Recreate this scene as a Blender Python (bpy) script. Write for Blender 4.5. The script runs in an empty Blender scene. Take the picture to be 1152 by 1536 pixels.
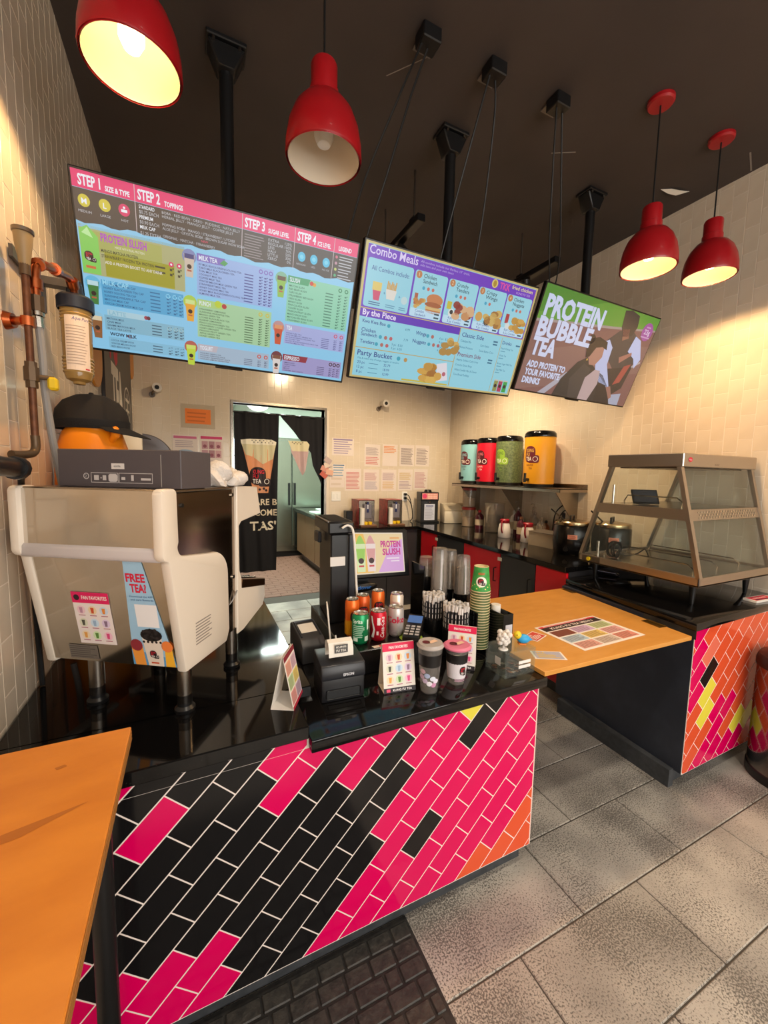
import bpy, bmesh, math, random
from mathutils import Matrix, Vector, Euler
R = math.radians
rnd = random.Random(7)
sc = bpy.context.scene
COL = sc.collection
# ------------------------------------------------------------------ camera
EYE = Vector((0, 0, 1.57))
YAW, PIT, ROLL = 0.4472, 0.0971, -0.0207
_f = Vector((math.sin(YAW)*math.cos(PIT), math.cos(YAW)*math.cos(PIT), -math.sin(PIT)))
_r = Vector((math.cos(YAW), -math.sin(YAW), 0)); _d = _f.cross(_r)
CR = math.cos(ROLL)*_r + math.sin(ROLL)*_d
CD = -math.sin(ROLL)*_r + math.cos(ROLL)*_d
cam = bpy.data.cameras.new('camera'); camo = bpy.data.objects.new('camera', cam); COL.objects.link(camo)
cam.sensor_fit = 'HORIZONTAL'; cam.sensor_width = 36; cam.lens = 605.7/1152*36; cam.clip_start = .02
m = Matrix.Identity(4)
for i in range(3):
    m[i][0] = CR[i]; m[i][1] = -CD[i]; m[i][2] = -_f[i]; m[i][3] = EYE[i]
camo.matrix_world = m
sc.camera = camo
sc.cycles.transparent_max_bounces = 24
# ------------------------------------------------------------------ world, large lights, exposure
sc.view_settings.view_transform = 'Standard'; sc.view_settings.look = 'None'
sc.view_settings.gamma = 1; sc.view_settings.use_curve_mapping = False
sc.view_settings.exposure = 0.3
w = bpy.data.worlds.new('daylight'); sc.world = w; w.use_nodes = True
bg = w.node_tree.nodes['Background']; bg.inputs[0].default_value = (1.0, .97, .93, 1); bg.inputs[1].default_value = 1.5
def area_light(name, loc, sx, sy, watt, col, rot=(0, 0, 0)):
    l = bpy.data.lights.new(name, 'AREA'); l.shape = 'RECTANGLE'; l.size = sx; l.size_y = sy; l.energy = watt; l.color = col
    o = bpy.data.objects.new(name, l); COL.objects.link(o); o.location = loc; o.rotation_euler = rot; return o
def point_light(name, loc, watt, col, rad=.03):
    l = bpy.data.lights.new(name, 'POINT'); l.energy = watt; l.color = col; l.shadow_soft_size = rad
    o = bpy.data.objects.new(name, l); COL.objects.link(o); o.location = loc; return o
WARM = (1.0, .62, .29); NEUT = (1.0, .76, .48); COOL = (.86, 1.0, .93)
# daylight entering through the storefront glass behind the viewer
area_light('storefront_daylight', (1.35, -2.85, 1.75), 3.3, 2.5, 88, (1.0, .95, .88), (R(90), 0, 0))
XL, XR, YB, ZC = -.48, 3.20, 4.65, 3.48
# ------------------------------------------------------------------ materials
def lin(h):
    if isinstance(h, str):
        h = h.lstrip('#'); c = [int(h[i:i+2], 16)/255 for i in (0, 2, 4)]
    else: c = h
    return tuple((v/12.92 if v <= .04045 else ((v+.055)/1.055)**2.4) for v in c) + (1,)
MATS = {}
def mat(name, col='#808080', rough=.5, metal=0., spec=.5, col2=None, nscale=20., bump=0., bscale=None, lo=.4, hi=.6, alpha=1., trans=0., ior=1.45, emit=0., coat=0., detail=4., stretch=None, sheen=0.):
    if name in MATS: return MATS[name]
    M = bpy.data.materials.new(name); M.use_nodes = True; nt = M.node_tree; b = nt.nodes['Principled BSDF']
    b.inputs['Base Color'].default_value = lin(col); b.inputs['Roughness'].default_value = rough
    b.inputs['Metallic'].default_value = metal; b.inputs['Specular IOR Level'].default_value = spec
    b.inputs['IOR'].default_value = ior; b.inputs['Transmission Weight'].default_value = trans
    b.inputs['Alpha'].default_value = alpha; b.inputs['Coat Weight'].default_value = coat; b.inputs['Coat Roughness'].default_value = .06
    if emit:
        b.inputs['Emission Color'].default_value = lin(col); b.inputs['Emission Strength'].default_value = emit
        b.inputs['Base Color'].default_value = (0.02, 0.02, 0.02, 1)
    if col2 or bump:
        tc = nt.nodes.new('ShaderNodeTexCoord'); vec = tc.outputs['Object']
        if stretch:
            mp = nt.nodes.new('ShaderNodeMapping'); mp.inputs['Scale'].default_value = stretch
            nt.links.new(vec, mp.inputs[0]); vec = mp.outputs[0]
        if col2:
            n = nt.nodes.new('ShaderNodeTexNoise'); n.inputs['Scale'].default_value = nscale; n.inputs['Detail'].default_value = detail
            nt.links.new(vec, n.inputs['Vector'])
            r = nt.nodes.new('ShaderNodeValToRGB'); r.color_ramp.elements[0].position = lo; r.color_ramp.elements[1].position = hi
            r.color_ramp.elements[0].color = lin(col); r.color_ramp.elements[1].color = lin(col2)
            nt.links.new(n.outputs['Fac'], r.inputs[0]); nt.links.new(r.outputs[0], b.inputs['Base Color'])
        if bump:
            n2 = nt.nodes.new('ShaderNodeTexNoise'); n2.inputs['Scale'].default_value = bscale or nscale; n2.inputs['Detail'].default_value = 3
            nt.links.new(vec, n2.inputs['Vector'])
            bp = nt.nodes.new('ShaderNodeBump'); bp.inputs['Strength'].default_value = bump; bp.inputs['Distance'].default_value = .01
            nt.links.new(n2.outputs['Fac'], bp.inputs['Height']); nt.links.new(bp.outputs[0], b.inputs['Normal'])
    MATS[name] = M; return M
def clear(name, tint='#ffffff', body=.06, rough=.03, col='#d8d8d6', ior=1.45):
    """thin clear sheet: lets light straight through, reflects by Fresnel, with a little haze"""
    if name in MATS: return MATS[name]
    M = bpy.data.materials.new(name); M.use_nodes = True; nt = M.node_tree; nt.nodes.clear()
    out = nt.nodes.new('ShaderNodeOutputMaterial'); tr = nt.nodes.new('ShaderNodeBsdfTransparent'); tr.inputs[0].default_value = lin(tint)
    gl = nt.nodes.new('ShaderNodeBsdfGlossy'); gl.inputs['Roughness'].default_value = rough
    df = nt.nodes.new('ShaderNodeBsdfDiffuse'); df.inputs[0].default_value = lin(col)
    lw = nt.nodes.new('ShaderNodeLayerWeight'); lw.inputs[0].default_value = .5
    pw = nt.nodes.new('ShaderNodeMath'); pw.operation = 'POWER'; pw.inputs[1].default_value = 5; nt.links.new(lw.outputs['Facing'], pw.inputs[0])
    fr = nt.nodes.new('ShaderNodeMapRange'); fr.inputs[3].default_value = ((ior-1)/(ior+1))**2; fr.inputs[4].default_value = .55; nt.links.new(pw.outputs[0], fr.inputs[0])
    a = nt.nodes.new('ShaderNodeMixShader'); a.inputs[0].default_value = body; nt.links.new(tr.outputs[0], a.inputs[1]); nt.links.new(df.outputs[0], a.inputs[2])
    b = nt.nodes.new('ShaderNodeMixShader'); nt.links.new(fr.outputs[0], b.inputs[0]); nt.links.new(a.outputs[0], b.inputs[1]); nt.links.new(gl.outputs[0], b.inputs[2])
    nt.links.new(b.outputs[0], out.inputs[0]); MATS[name] = M; return M
def ink(col): return mat('ink '+col, col, rough=.55)
def glow(col, s=.74): return mat('screen %s %.2f' % (col, s), col, rough=.25, emit=s)
# ------------------------------------------------------------------ mesh builder
class MB:
    def __init__(s, root=None):
        s.bm = bmesh.new(); s.mi = 0; s.M = root.matrix_basis.inverted() if root is not None else Matrix()
    def _add(s, b):
        for f in b.faces: f.material_index = s.mi
        me = bpy.data.meshes.new('t'); b.to_mesh(me); b.free(); me.transform(s.M); s.bm.from_mesh(me); bpy.data.meshes.remove(me); return s
    def box(s, x0, y0, z0, x1, y1, z1, b=0., seg=1, T=None):
        B = bmesh.new(); bmesh.ops.create_cube(B, size=1)
        for v in B.verts: v.co = Vector(((x0+x1)/2+v.co.x*(x1-x0), (y0+y1)/2+v.co.y*(y1-y0), (z0+z1)/2+v.co.z*(z1-z0)))
        if b: bmesh.ops.bevel(B, geom=B.edges[:], offset=b, segments=seg, profile=.5, affect='EDGES')
        if T is not None: bmesh.ops.transform(B, matrix=T, verts=B.verts[:])
        return s._add(B)
    def cyl(s, p0, p1, r0, r1=None, n=16, cap=True):
        p0 = Vector(p0); p1 = Vector(p1); d = p1-p0; L = d.length
        B = bmesh.new(); bmesh.ops.create_cone(B, cap_ends=cap, cap_tris=False, segments=n, radius1=r0, radius2=r0 if r1 is None else r1, depth=L)
        q = d.to_track_quat('Z', 'Y').to_matrix().to_4x4()
        bmesh.ops.transform(B, matrix=Matrix.Translation((p0+p1)/2) @ q, verts=B.verts[:]); return s._add(B)
    def lathe(s, prof, c=(0, 0, 0), n=24, T=None, sx=1., sy=1.):
        B = bmesh.new(); rings = []
        for r, z in prof:
            if r < 1e-5: rings.append([B.verts.new((c[0], c[1], c[2]+z))])
            else: rings.append([B.verts.new((c[0]+sx*r*math.cos(2*math.pi*i/n), c[1]+sy*r*math.sin(2*math.pi*i/n), c[2]+z)) for i in range(n)])
        for a, b in zip(rings, rings[1:]):
            if len(a) == 1 and len(b) == 1: continue
            for i in range(n):
                j = (i+1) % n
                if len(a) == 1: B.faces.new((a[0], b[j], b[i]))
                elif len(b) == 1: B.faces.new((a[i], a[j], b[0]))
                else: B.faces.new((a[i], a[j], b[j], b[i]))
        bmesh.ops.recalc_face_normals(B, faces=B.faces[:])
        if T is not None: bmesh.ops.transform(B, matrix=T, verts=B.verts[:])
        return s._add(B)
    def tube(s, pts, r, n=8, smooth=0):
        P = [Vector(p) for p in pts]; n0 = len(P)
        if smooth and len(P) > 2:
            Q = []
            for i in range(len(P)-1):
                a = P[max(i-1, 0)]; b = P[i]; c = P[i+1]; d = P[min(i+2, len(P)-1)]
                for k in range(smooth):
                    t = k/smooth
                    Q.append(.5*((2*b)+(-a+c)*t+(2*a-5*b+4*c-d)*t*t+(-a+3*b-3*c+d)*t**3))
            Q.append(P[-1]); P = Q
        B = bmesh.new(); rings = []; up = None
        for i, p in enumerate(P):
            t = (P[min(i+1, len(P)-1)]-P[max(i-1, 0)]).normalized()
            if up is None:
                up = t.orthogonal().normalized()
            up = (up-t*up.dot(t)); up = up.normalized() if up.length > 1e-6 else t.orthogonal().normalized()
            sd = t.cross(up); rr = r[min(len(r)-1, round(i*(n0-1)/max(1, len(P)-1)))] if isinstance(r, (list, tuple)) else r
            rings.append([B.verts.new(p+rr*(math.cos(2*math.pi*k/n)*up+math.sin(2*math.pi*k/n)*sd)) for k in range(n)])
        for a, b in zip(rings, rings[1:]):
            for i in range(n): B.faces.new((a[i], a[(i+1) % n], b[(i+1) % n], b[i]))
        B.faces.new(rings[0][::-1]); B.faces.new(rings[-1])
        bmesh.ops.recalc_face_normals(B, faces=B.faces[:]); return s._add(B)
    def prism(s, poly, ax, a, b, bev=0., seg=1, T=None):
        """polygon in the plane across axis ax, from a to b along ax"""
        B = bmesh.new()
        def P(u, v, t): return {'x': (t, u, v), 'y': (u, t, v), 'z': (u, v, t)}[ax]
        lo = [B.verts.new(P(u, v, a)) for u, v in poly]; hi = [B.verts.new(P(u, v, b)) for u, v in poly]
        B.faces.new(lo); B.faces.new(hi[::-1]); n = len(poly)
        for i in range(n): B.faces.new((lo[i], hi[i], hi[(i+1) % n], lo[(i+1) % n]))
        bmesh.ops.recalc_face_normals(B, faces=B.faces[:])
        if bev:
            E = [e for e in B.edges if len(e.link_faces) == 2 and e.calc_face_angle(0) > .5]
            bmesh.ops.bevel(B, geom=E, offset=bev, segments=seg, profile=.5, affect='EDGES')
        if T is not None: bmesh.ops.transform(B, matrix=T, verts=B.verts[:])
        return s._add(B)
    def ball(s, c, r, n=16, T=None):
        r = (r, r, r) if not isinstance(r, (tuple, list)) else r
        B = bmesh.new(); bmesh.ops.create_uvsphere(B, u_segments=n, v_segments=max(6, n//2), radius=1)
        for v in B.verts: v.co = Vector((c[0]+v.co.x*r[0], c[1]+v.co.y*r[1], c[2]+v.co.z*r[2]))
        if T is not None: bmesh.ops.transform(B, matrix=T, verts=B.verts[:])
        return s._add(B)
    def faces(s, V, Fs):
        B = bmesh.new(); vs = [B.verts.new(v) for v in V]
        for f in Fs: B.faces.new([vs[i] for i in f])
        return s._add(B)
    def build(s, name, mats, parent=None, label=None, smooth=True, ang=35):
        me = bpy.data.meshes.new(name); s.bm.to_mesh(me); s.bm.free()
        for M in (mats if isinstance(mats, (list, tuple)) else [mats]): me.materials.append(M)
        if smooth and len(me.polygons):
            me.polygons.foreach_set('use_smooth', [True]*len(me.polygons)); me.set_sharp_from_angle(angle=R(ang))
        o = bpy.data.objects.new(name, me); COL.objects.link(o)
        if parent is not None: o.parent = parent
        if label: o['label'] = label
        return o
def thing(name, label, cat, loc=(0, 0, 0), rz=0., group=None, rot=None):
    o = bpy.data.objects.new(name, None); COL.objects.link(o); o.empty_display_size = .05
    o.matrix_basis = Matrix.Translation(loc) @ (rot if rot is not None else Matrix.Rotation(rz, 4, 'Z'))
    return tag(o, label, cat, group)
def tag(o, label, cat, group=None):
    o['label'] = label; o['category'] = cat
    if group: o['group'] = group
    return o
def struct(o, label=None):
    o['kind'] = 'structure'
    if label: o['label'] = label
    return o
def dup(root, loc, rz=0., label=None, group=None):
    def cp(o, par):
        c = o.copy(); COL.objects.link(c); c.parent = par
        for ch in [x for x in bpy.data.objects if x.parent == o]: cp(ch, c)
        return c
    r = cp(root, None); r.matrix_basis = Matrix.Translation(loc) @ Matrix.Rotation(rz, 4, 'Z')
    if label: r['label'] = label
    if group: r['group'] = group
    return r
# ------------------------------------------------------------------ flat print (lettering, pictures on screens, posters, packs)
def clip(poly, x0, z0, x1, z1):
    def cut(P, ins, inter):
        out = []
        for i in range(len(P)):
            a, b = P[i], P[(i+1) % len(P)]
            if ins(a): out.append(a)
            if ins(a) != ins(b): out.append(inter(a, b))
        return out
    for ax, lim, sg in ((0, x0, 1), (0, x1, -1), (1, z0, 1), (1, z1, -1)):
        if not poly: return poly
        def it(a, b):
            t = (lim-a[ax])/(b[ax]-a[ax]); return (a[0]+(b[0]-a[0])*t, a[1]+(b[1]-a[1])*t)
        poly = cut(poly, lambda p: sg*(p[ax]-lim) >= 0, it)
    return poly
PRINTS = []
class Print:
    """collects flat shapes and lettering on one surface; f(x, z, layer) maps the sheet to the parent's space"""
    def __init__(s, name, parent, f, nx=1, label=None, st=.008):
        s.st = st
        s.name, s.parent, s.f, s.nx, s.label = name, parent, f, nx, label
        s.V = []; s.F = []; s.MI = []; s.m = []; s.T = []; PRINTS.append(s)
    def mi(s, M):
        if M not in s.m: s.m.append(M)
        return s.m.index(M)
    def poly(s, pts, M, l=1):
        if s.nx > 1:                                   # curved surface: lay the shape down in narrow strips
            xs = [q[0] for q in pts]; zs = [q[1] for q in pts]; a, b = min(xs), max(xs); n = max(1, math.ceil((b-a)/s.st))
            for i in range(n):
                c = clip(list(pts), a+(b-a)*i/n, min(zs)-1, a+(b-a)*(i+1)/n, max(zs)+1)
                if len(c) > 2: s._poly(c, M, l)
            return s
        return s._poly(pts, M, l)
    def _poly(s, pts, M, l):
        k = len(s.V); s.V += [s.f(x, z, l) for x, z in pts]; s.F.append(tuple(range(k, k+len(pts)))); s.MI.append(s.mi(M)); return s
    def rect(s, x0, z0, x1, z1, M, l=1):
        return s.poly([(x0, z0), (x1, z0), (x1, z1), (x0, z1)], M, l)
    def circ(s, cx, cz, r, M, l=1, n=16, rz=None):
        rz = r if rz is None else rz
        return s.poly([(cx+r*math.cos(2*math.pi*i/n), cz+rz*math.sin(2*math.pi*i/n)) for i in range(n)], M, l)
    def ring(s, cx, cz, r, M, l=1, n=20, t=.8):
        for i in range(n):
            a, b = 2*math.pi*i/n, 2*math.pi*(i+1)/n
            s.poly([(cx+r*math.cos(a), cz+r*math.sin(a)), (cx+r*math.cos(b), cz+r*math.sin(b)), (cx+r*t*math.cos(b), cz+r*t*math.sin(b)), (cx+r*t*math.cos(a), cz+r*t*math.sin(a))], M, l)
        return s
    def rrect(s, x0, z0, x1, z1, r, M, l=1, n=4):
        P = []
        for cx, cz, a0 in ((x1-r, z1-r, 0), (x0+r, z1-r, 90), (x0+r, z0+r, 180), (x1-r, z0+r, 270)):
            for i in range(n+1):
                a = R(a0+90*i/n); P.append((cx+r*math.cos(a), cz+r*math.sin(a)))
        return s.poly(P, M, l)
    def text(s, t, x, z, h, M, l=2, w=None, align='L', bold=0., sx=1., rot=0., shear=0.):
        """cap height h, baseline at z; w squeezes the line to an exact width"""
        s.T.append((t, x, z, h, M, l, w, align, bold, sx, rot, shear)); return s
    def lines(s, x0, x1, z0, z1, n, M, l=2, t=.45, ragged=.25):
        dz = (z1-z0)/n
        for i in range(n):
            e = x1-(x1-x0)*ragged*rnd.random(); z = z0+dz*(i+.25)
            s.rect(x0, z, e, z+dz*t, M, l)
        return s
def finish_prints():
    cache = {}; made = []
    for p in PRINTS:
        for t in p.T:
            key = (t[0], t[8])
            if key in cache: continue
            c = bpy.data.curves.new('lettering', 'FONT'); c.body = t[0]; c.size = 1; c.offset = t[8]; c.resolution_u = 2
            o = bpy.data.objects.new('lettering', c); COL.objects.link(o); cache[key] = o; made.append(o)
    bpy.context.view_layer.update(); dg = bpy.context.evaluated_depsgraph_get(); geo = {}
    for k, o in cache.items():
        e = o.evaluated_get(dg); me = e.to_mesh()
        geo[k] = ([v.co.xy.copy() for v in me.vertices], [tuple(q.vertices) for q in me.polygons]); e.to_mesh_clear()
    for o in made:
        c = o.data; bpy.data.objects.remove(o); bpy.data.curves.remove(c)
    for p in PRINTS:
        for t, x, z, h, M, l, w_, al, bold, sx, rot, shear in p.T:
            V, Fs = geo[(t, bold)]
            if not V: continue
            mn = min(v.x for v in V); mx = max(v.x for v in V); k = h/.70
            kx = (w_/(mx-mn)) if w_ else k*sx
            off = {'L': -mn, 'C': -(mn+mx)/2, 'R': -mx}[al]
            cr, sr = math.cos(rot), math.sin(rot); b = len(p.V)
            for v in V:
                a = (v.x+off)*kx+shear*v.y*k; c = v.y*k
                p.V.append(p.f(x+a*cr-c*sr, z+a*sr+c*cr, l))
            mi = p.mi(M)
            for f in Fs: p.F.append(tuple(i+b for i in f)); p.MI.append(mi)
        if not p.F: continue
        me = bpy.data.meshes.new(p.name); me.from_pydata([tuple(v) for v in p.V], [], p.F)
        for M in p.m: me.materials.append(M)
        me.polygons.foreach_set('material_index', p.MI); me.update()
        o = bpy.data.objects.new(p.name, me); COL.objects.link(o); o.parent = p.parent
        if p.label: o['label'] = p.label
LAY = .0005
def flat_y(y0): return lambda x, z, l: (x, y0-l*LAY, z)          # faces -Y
def flat_z(z0): return lambda x, y, l: (x, y, z0+l*LAY)          # faces up
def flat_x(x0): return lambda y, z, l: (x0+l*LAY, y, z)          # faces +X
def wrap(cx, cy, r, z0=0., a0=-90, rz=None):                      # round a standing cylinder, x = arc length
    def f(x, z, l):
        rr = (rz(z) if rz else r); a = R(a0)+x/r
        return (cx+(rr+l*LAY)*math.cos(a), cy+(rr+l*LAY)*math.sin(a), z0+z)
    return f
def logo(P, cx, cz, s, l=2, bg='#26181a', red='#d8283a', white='#f0ece6', g=None):
    """round dark badge with the tea shop's stacked name"""
    I = g or ink
    P.rrect(cx-s*.5, cz-s*.42, cx+s*.32, cz+s*.5, s*.36, I(bg), l)
    P.rrect(cx-s*.05, cz-s*.5, cx+s*.56, cz-s*.08, s*.1, I(bg), l)
    P.text('KUNG', cx-s*.34, cz+s*.16, s*.2, I(red), l+1, w=s*.56, bold=.02)
    P.text('FU', cx-s*.34, cz-s*.08, s*.2, I(red), l+1, w=s*.28, bold=.02)
    P.text('TEA', cx-s*.34, cz-s*.34, s*.22, I(white), l+1, w=s*.42, bold=.02)
    P.ring(cx+s*.36, cz-s*.24, s*.14, I(white), l+1, n=12)
# ================================================================== THE SETTING
def tile_white(name, a, b):
    return mat(name, a, rough=.16, spec=.5, col2=b, nscale=2.2, lo=.35, hi=.65, bump=.05, bscale=9)
m_grout = mat('pale grout', '#ddd1c1', rough=.85)
m_wt = tile_white('cream glazed wall tile', '#d8cbb8', '#cfc0ab')
m_ceil = mat('dark brown painted ceiling', '#453c38', rough=.62, col2='#3a322f', nscale=1.6, lo=.3, hi=.7, bump=.12, bscale=14)
m_plast = mat('cream painted plaster', '#d9cbb4', rough=.6)
m_granite = mat('polished black granite', '#0d0c0c', rough=.07, spec=.55, col2='#3a3733', nscale=330, lo=.66, hi=.78, detail=2)
m_stone = None
def stone():
    M = bpy.data.materials.new('speckled grey stone tile'); M.use_nodes = True; nt = M.node_tree; b = nt.nodes['Principled BSDF']
    g = nt.nodes.new('ShaderNodeNewGeometry'); oi = nt.nodes.new('ShaderNodeObjectInfo')
    def noise(sc_, det, rough=.5):
        n = nt.nodes.new('ShaderNodeTexNoise'); n.inputs['Scale'].default_value = sc_; n.inputs['Detail'].default_value = det
        n.inputs['Roughness'].default_value = rough; nt.links.new(g.outputs['Position'], n.inputs['Vector']); return n
    big = noise(5, 4); r1 = nt.nodes.new('ShaderNodeValToRGB')
    r1.color_ramp.elements[0].color = lin('#8f8a83'); r1.color_ramp.elements[1].color = lin('#b1aba1')
    r1.color_ramp.elements[0].position = .3; r1.color_ramp.elements[1].position = .7; nt.links.new(big.outputs['Fac'], r1.inputs[0])
    sp = noise(170, 3, .6); r2 = nt.nodes.new('ShaderNodeValToRGB'); r2.color_ramp.elements[0].position = .40; r2.color_ramp.elements[1].position = .50
    patch = noise(3.1, 2); ad = nt.nodes.new('ShaderNodeMath'); ad.operation = 'MULTIPLY_ADD'; ad.inputs[1].default_value = .45; 
    sub = nt.nodes.new('ShaderNodeMath'); sub.operation = 'SUBTRACT'; sub.inputs[1].default_value = .5
    nt.links.new(patch.outputs['Fac'], sub.inputs[0]); nt.links.new(sub.outputs[0], ad.inputs[0]); nt.links.new(sp.outputs['Fac'], ad.inputs[2]); nt.links.new(ad.outputs[0], r2.inputs[0])
    mx = nt.nodes.new('ShaderNodeMixRGB'); mx.inputs[1].default_value = lin('#5c5853')
    nt.links.new(r2.outputs[0], mx.inputs[0]); nt.links.new(r1.outputs[0], mx.inputs[2])
    hv = nt.nodes.new('ShaderNodeHueSaturation'); mr = nt.nodes.new('ShaderNodeMapRange'); mr.inputs[3].default_value = .9; mr.inputs[4].default_value = 1.08
    nt.links.new(oi.outputs['Random'], mr.inputs[0]); nt.links.new(mr.outputs[0], hv.inputs['Value']); nt.links.new(mx.outputs[0], hv.inputs['Color'])
    nt.links.new(hv.outputs[0], b.inputs['Base Color']); b.inputs['Roughness'].default_value = .48
    bp = nt.nodes.new('ShaderNodeBump'); bp.inputs['Strength'].default_value = .35; bp.inputs['Distance'].default_value = .004
    nt.links.new(sp.outputs['Fac'], bp.inputs['Height']); nt.links.new(bp.outputs[0], b.inputs['Normal']); return M
m_stone = stone()
Y0 = -3.0
# floor: grey stone tiles 0.6 x 0.3 in running bond
fl = struct(MB().box(XL-.1, Y0, -.1, XR+.1, 5.0, -.004).build('floor', mat('dark floor grout', '#4b4640', rough=.9)), 'grey stone tiled shop floor')
def tmesh(name, sx, sy, sz, b, M):
    o = MB().box(-sx/2, -sy/2, -sz/2, sx/2, sy/2, sz/2, b).build(name, M, smooth=False); me = o.data; bpy.data.objects.remove(o); return me
ft = tmesh('floor_tile', 0.5952, .2952, .012, .003, m_stone)
def put(name, me, parent, loc, scale=None, kind=None):
    o = bpy.data.objects.new(name, me); COL.objects.link(o); o.parent = parent; o.location = loc
    if scale: o.scale = scale
    return o
row = 0
for r_ in range(-6, 14):
    y = .557+.3*r_+.15
    if y < -1.3 or y > 5.0: continue
    off = .94 if r_ % 2 == 0 else 1.247
    for k in range(-4, 5):
        x0 = off+.6*k; x1 = x0+.6
        a, b = max(x0, XL), min(x1, XR)
        if b-a < .03: continue
        put('floor_tile', ft, fl, ((a+b)/2, y, -.006), ((b-a)/.6, 1, 1))
# kitchen floor: red quarry tiles
kf = struct(MB().box(-.6, 5.0, -.1, 3.3, 8.6, -.004).build('floor_kitchen', mat('brown grout', '#3b2a22', rough=.9)), 'red quarry tile floor of the kitchen behind the curtain')
m_quarry = mat('worn red quarry tile', '#735040', rough=.6, col2='#63402f', nscale=5)
qt = tmesh('quarry_tile', .197, .097, .012, .002, m_quarry)
for i in range(24):
    for k in range(0, 12):
        x = .1+.2*k+(.1 if i % 2 else 0); y = 5.06+.1*i
        if x < 2.1: put('quarry_tile', qt, kf, (x, y, -.006))
# walls
def wall(name, b, label, M=m_grout):
    return struct(MB().box(*b).build(name, M), label)
wl = wall('wall_left', (XL-.1, Y0, 0, XL+.0018, YB, ZC), 'left wall of upright cream subway tiles')
wr = wall('wall_right', (XR-.0018, Y0, 0, XR+.1, YB, ZC), 'right wall of upright cream subway tiles')
DX0, DX1, DZ = .425, 1.43, 2.28
wb = MB()
wb.box(XL-.1, YB-.0038, 0, DX0, YB+.12, ZC).box(DX1, YB-.0038, 0, XR+.1, YB+.12, ZC).box(DX0, YB-.0038, DZ, DX1, YB+.12, ZC)
wb = struct(wb.build('wall_back', m_grout), 'back wall with the doorway to the kitchen')
TW, TH, TT = .0755, .1515, .008
wt = tmesh('wall_tile', TT, TW-.0004, TH, .0007, m_wt)
def in_view(p):
    q = Vector(p)-EYE; d = q.dot(_f)
    if d < .05: return None
    u = 576+605.7*q.dot(CR)/d; v = 768+605.7*q.dot(CD)/d
    return d if (-60 < u < 1210 and -90 < v < 1600) else None
def tile_wall(par, x, sgn, ya, yb, za, zb, dy, dz):
    cells = []; n = int((yb-ya)/dy)
    for i in range(n+1):
        y0 = ya+i*dy; y1 = min(y0+TW, yb)
        if y1-y0 < .01: continue
        j = -1
        while True:
            z0 = za+(j+(.5 if i % 2 else 0))*dz; z1 = z0+TH; j += 1
            if z0 > zb: break
            a, b = max(z0, za), min(z1, zb)
            if b-a < .012: continue
            cells.append(((y0+y1)/2, (a+b)/2, (y1-y0)/TW, (b-a)/TH))
    sc_ = []
    for cc in cells:
        d = in_view((x, cc[0], cc[1])); sc_.append((d if d else 99+abs(cc[0]), cc))
    sc_.sort(key=lambda q: q[0])
    for d, (y, z, sy, sz) in sc_[:300]: put('wall_tile', wt, par, (x, y, z), (1, sy, sz))
    rest = MB(); V = []; Fs = []
    bme = wt; bv = [v.co.copy() for v in bme.vertices]; bf = [tuple(p.vertices) for p in bme.polygons]
    for d, (y, z, sy, sz) in sc_[300:]:
        k = len(V)
        V += [(x+v.x, y+v.y*sy, z+v.z*sz) for v in bv]; Fs += [tuple(i+k for i in f) for f in bf]
    me = bpy.data.meshes.new('wall_tiles'); me.from_pydata(V, [], Fs); me.materials.append(m_wt)
    o = bpy.data.objects.new('wall_tiles', me); COL.objects.link(o); o.parent = par; o['kind'] = 'stuff'
tile_wall(wl, XL-.001, 1, .30, YB, .0, ZC, .0788, .1548)
tile_wall(wr, XR+.001, -1, .30, YB, .05, ZC, .0788, .1548)
# back wall tiles: far away, one joined part
V = []; Fs = []; bw = MB()
bt = tmesh('t', TW-.0004, TT, TH, .0007, m_wt); bv = [v.co.copy() for v in bt.vertices]; bf = [tuple(p.vertices) for p in bt.polygons]
for i in range(47):
    x0 = XL+i*.0788; x1 = min(x0+TW, XR)
    for j in range(0, 24):
        z0 = (j-(.5 if i % 2 else 0))*.1548; z1 = min(z0+TH, ZC); z0 = max(z0, 0)
        if z1-z0 < .01: continue
        segs = [(z0, z1)]
        if x1 > DX0 and x0 < DX1:
            if z1 <= DZ: segs = []
            elif z0 < DZ: segs = [(DZ, z1)] if z1-DZ > .01 else []
        for a, b in segs:
            k = len(V); cx = (x0+x1)/2; sx = (x1-x0)/TW; cz = (a+b)/2; sz = (b-a)/TH
            V += [(cx+v.x*sx, YB-.001+v.y, cz+v.z*sz) for v in bv]; Fs += [tuple(q+k for q in f) for f in bf]
me = bpy.data.meshes.new('wall_tiles'); me.from_pydata(V, [], Fs); me.materials.append(m_wt)
o = bpy.data.objects.new('wall_tiles', me); COL.objects.link(o); o.parent = wb; o['kind'] = 'stuff'
# steel door lining
m_steel = mat('brushed stainless steel', '#a49b90', rough=.26, metal=1, bump=.02, bscale=60, stretch=(1, 1, 14))
m_steel_d = mat('dull warm steel', '#7d736a', rough=.34, metal=1)
m_chrome = mat('chrome', '#d8d4cc', rough=.1, metal=1)
t = MB().box(DX0-.025, YB-.02, 0, DX0, YB+.13, DZ+.025).box(DX1, YB-.02, 0, DX1+.025, YB+.13, DZ+.025).box(DX0, YB-.02, DZ, DX1, YB+.13, DZ+.025)
struct(t.build('trim_1', m_steel), 'steel lining of the kitchen doorway')
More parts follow.
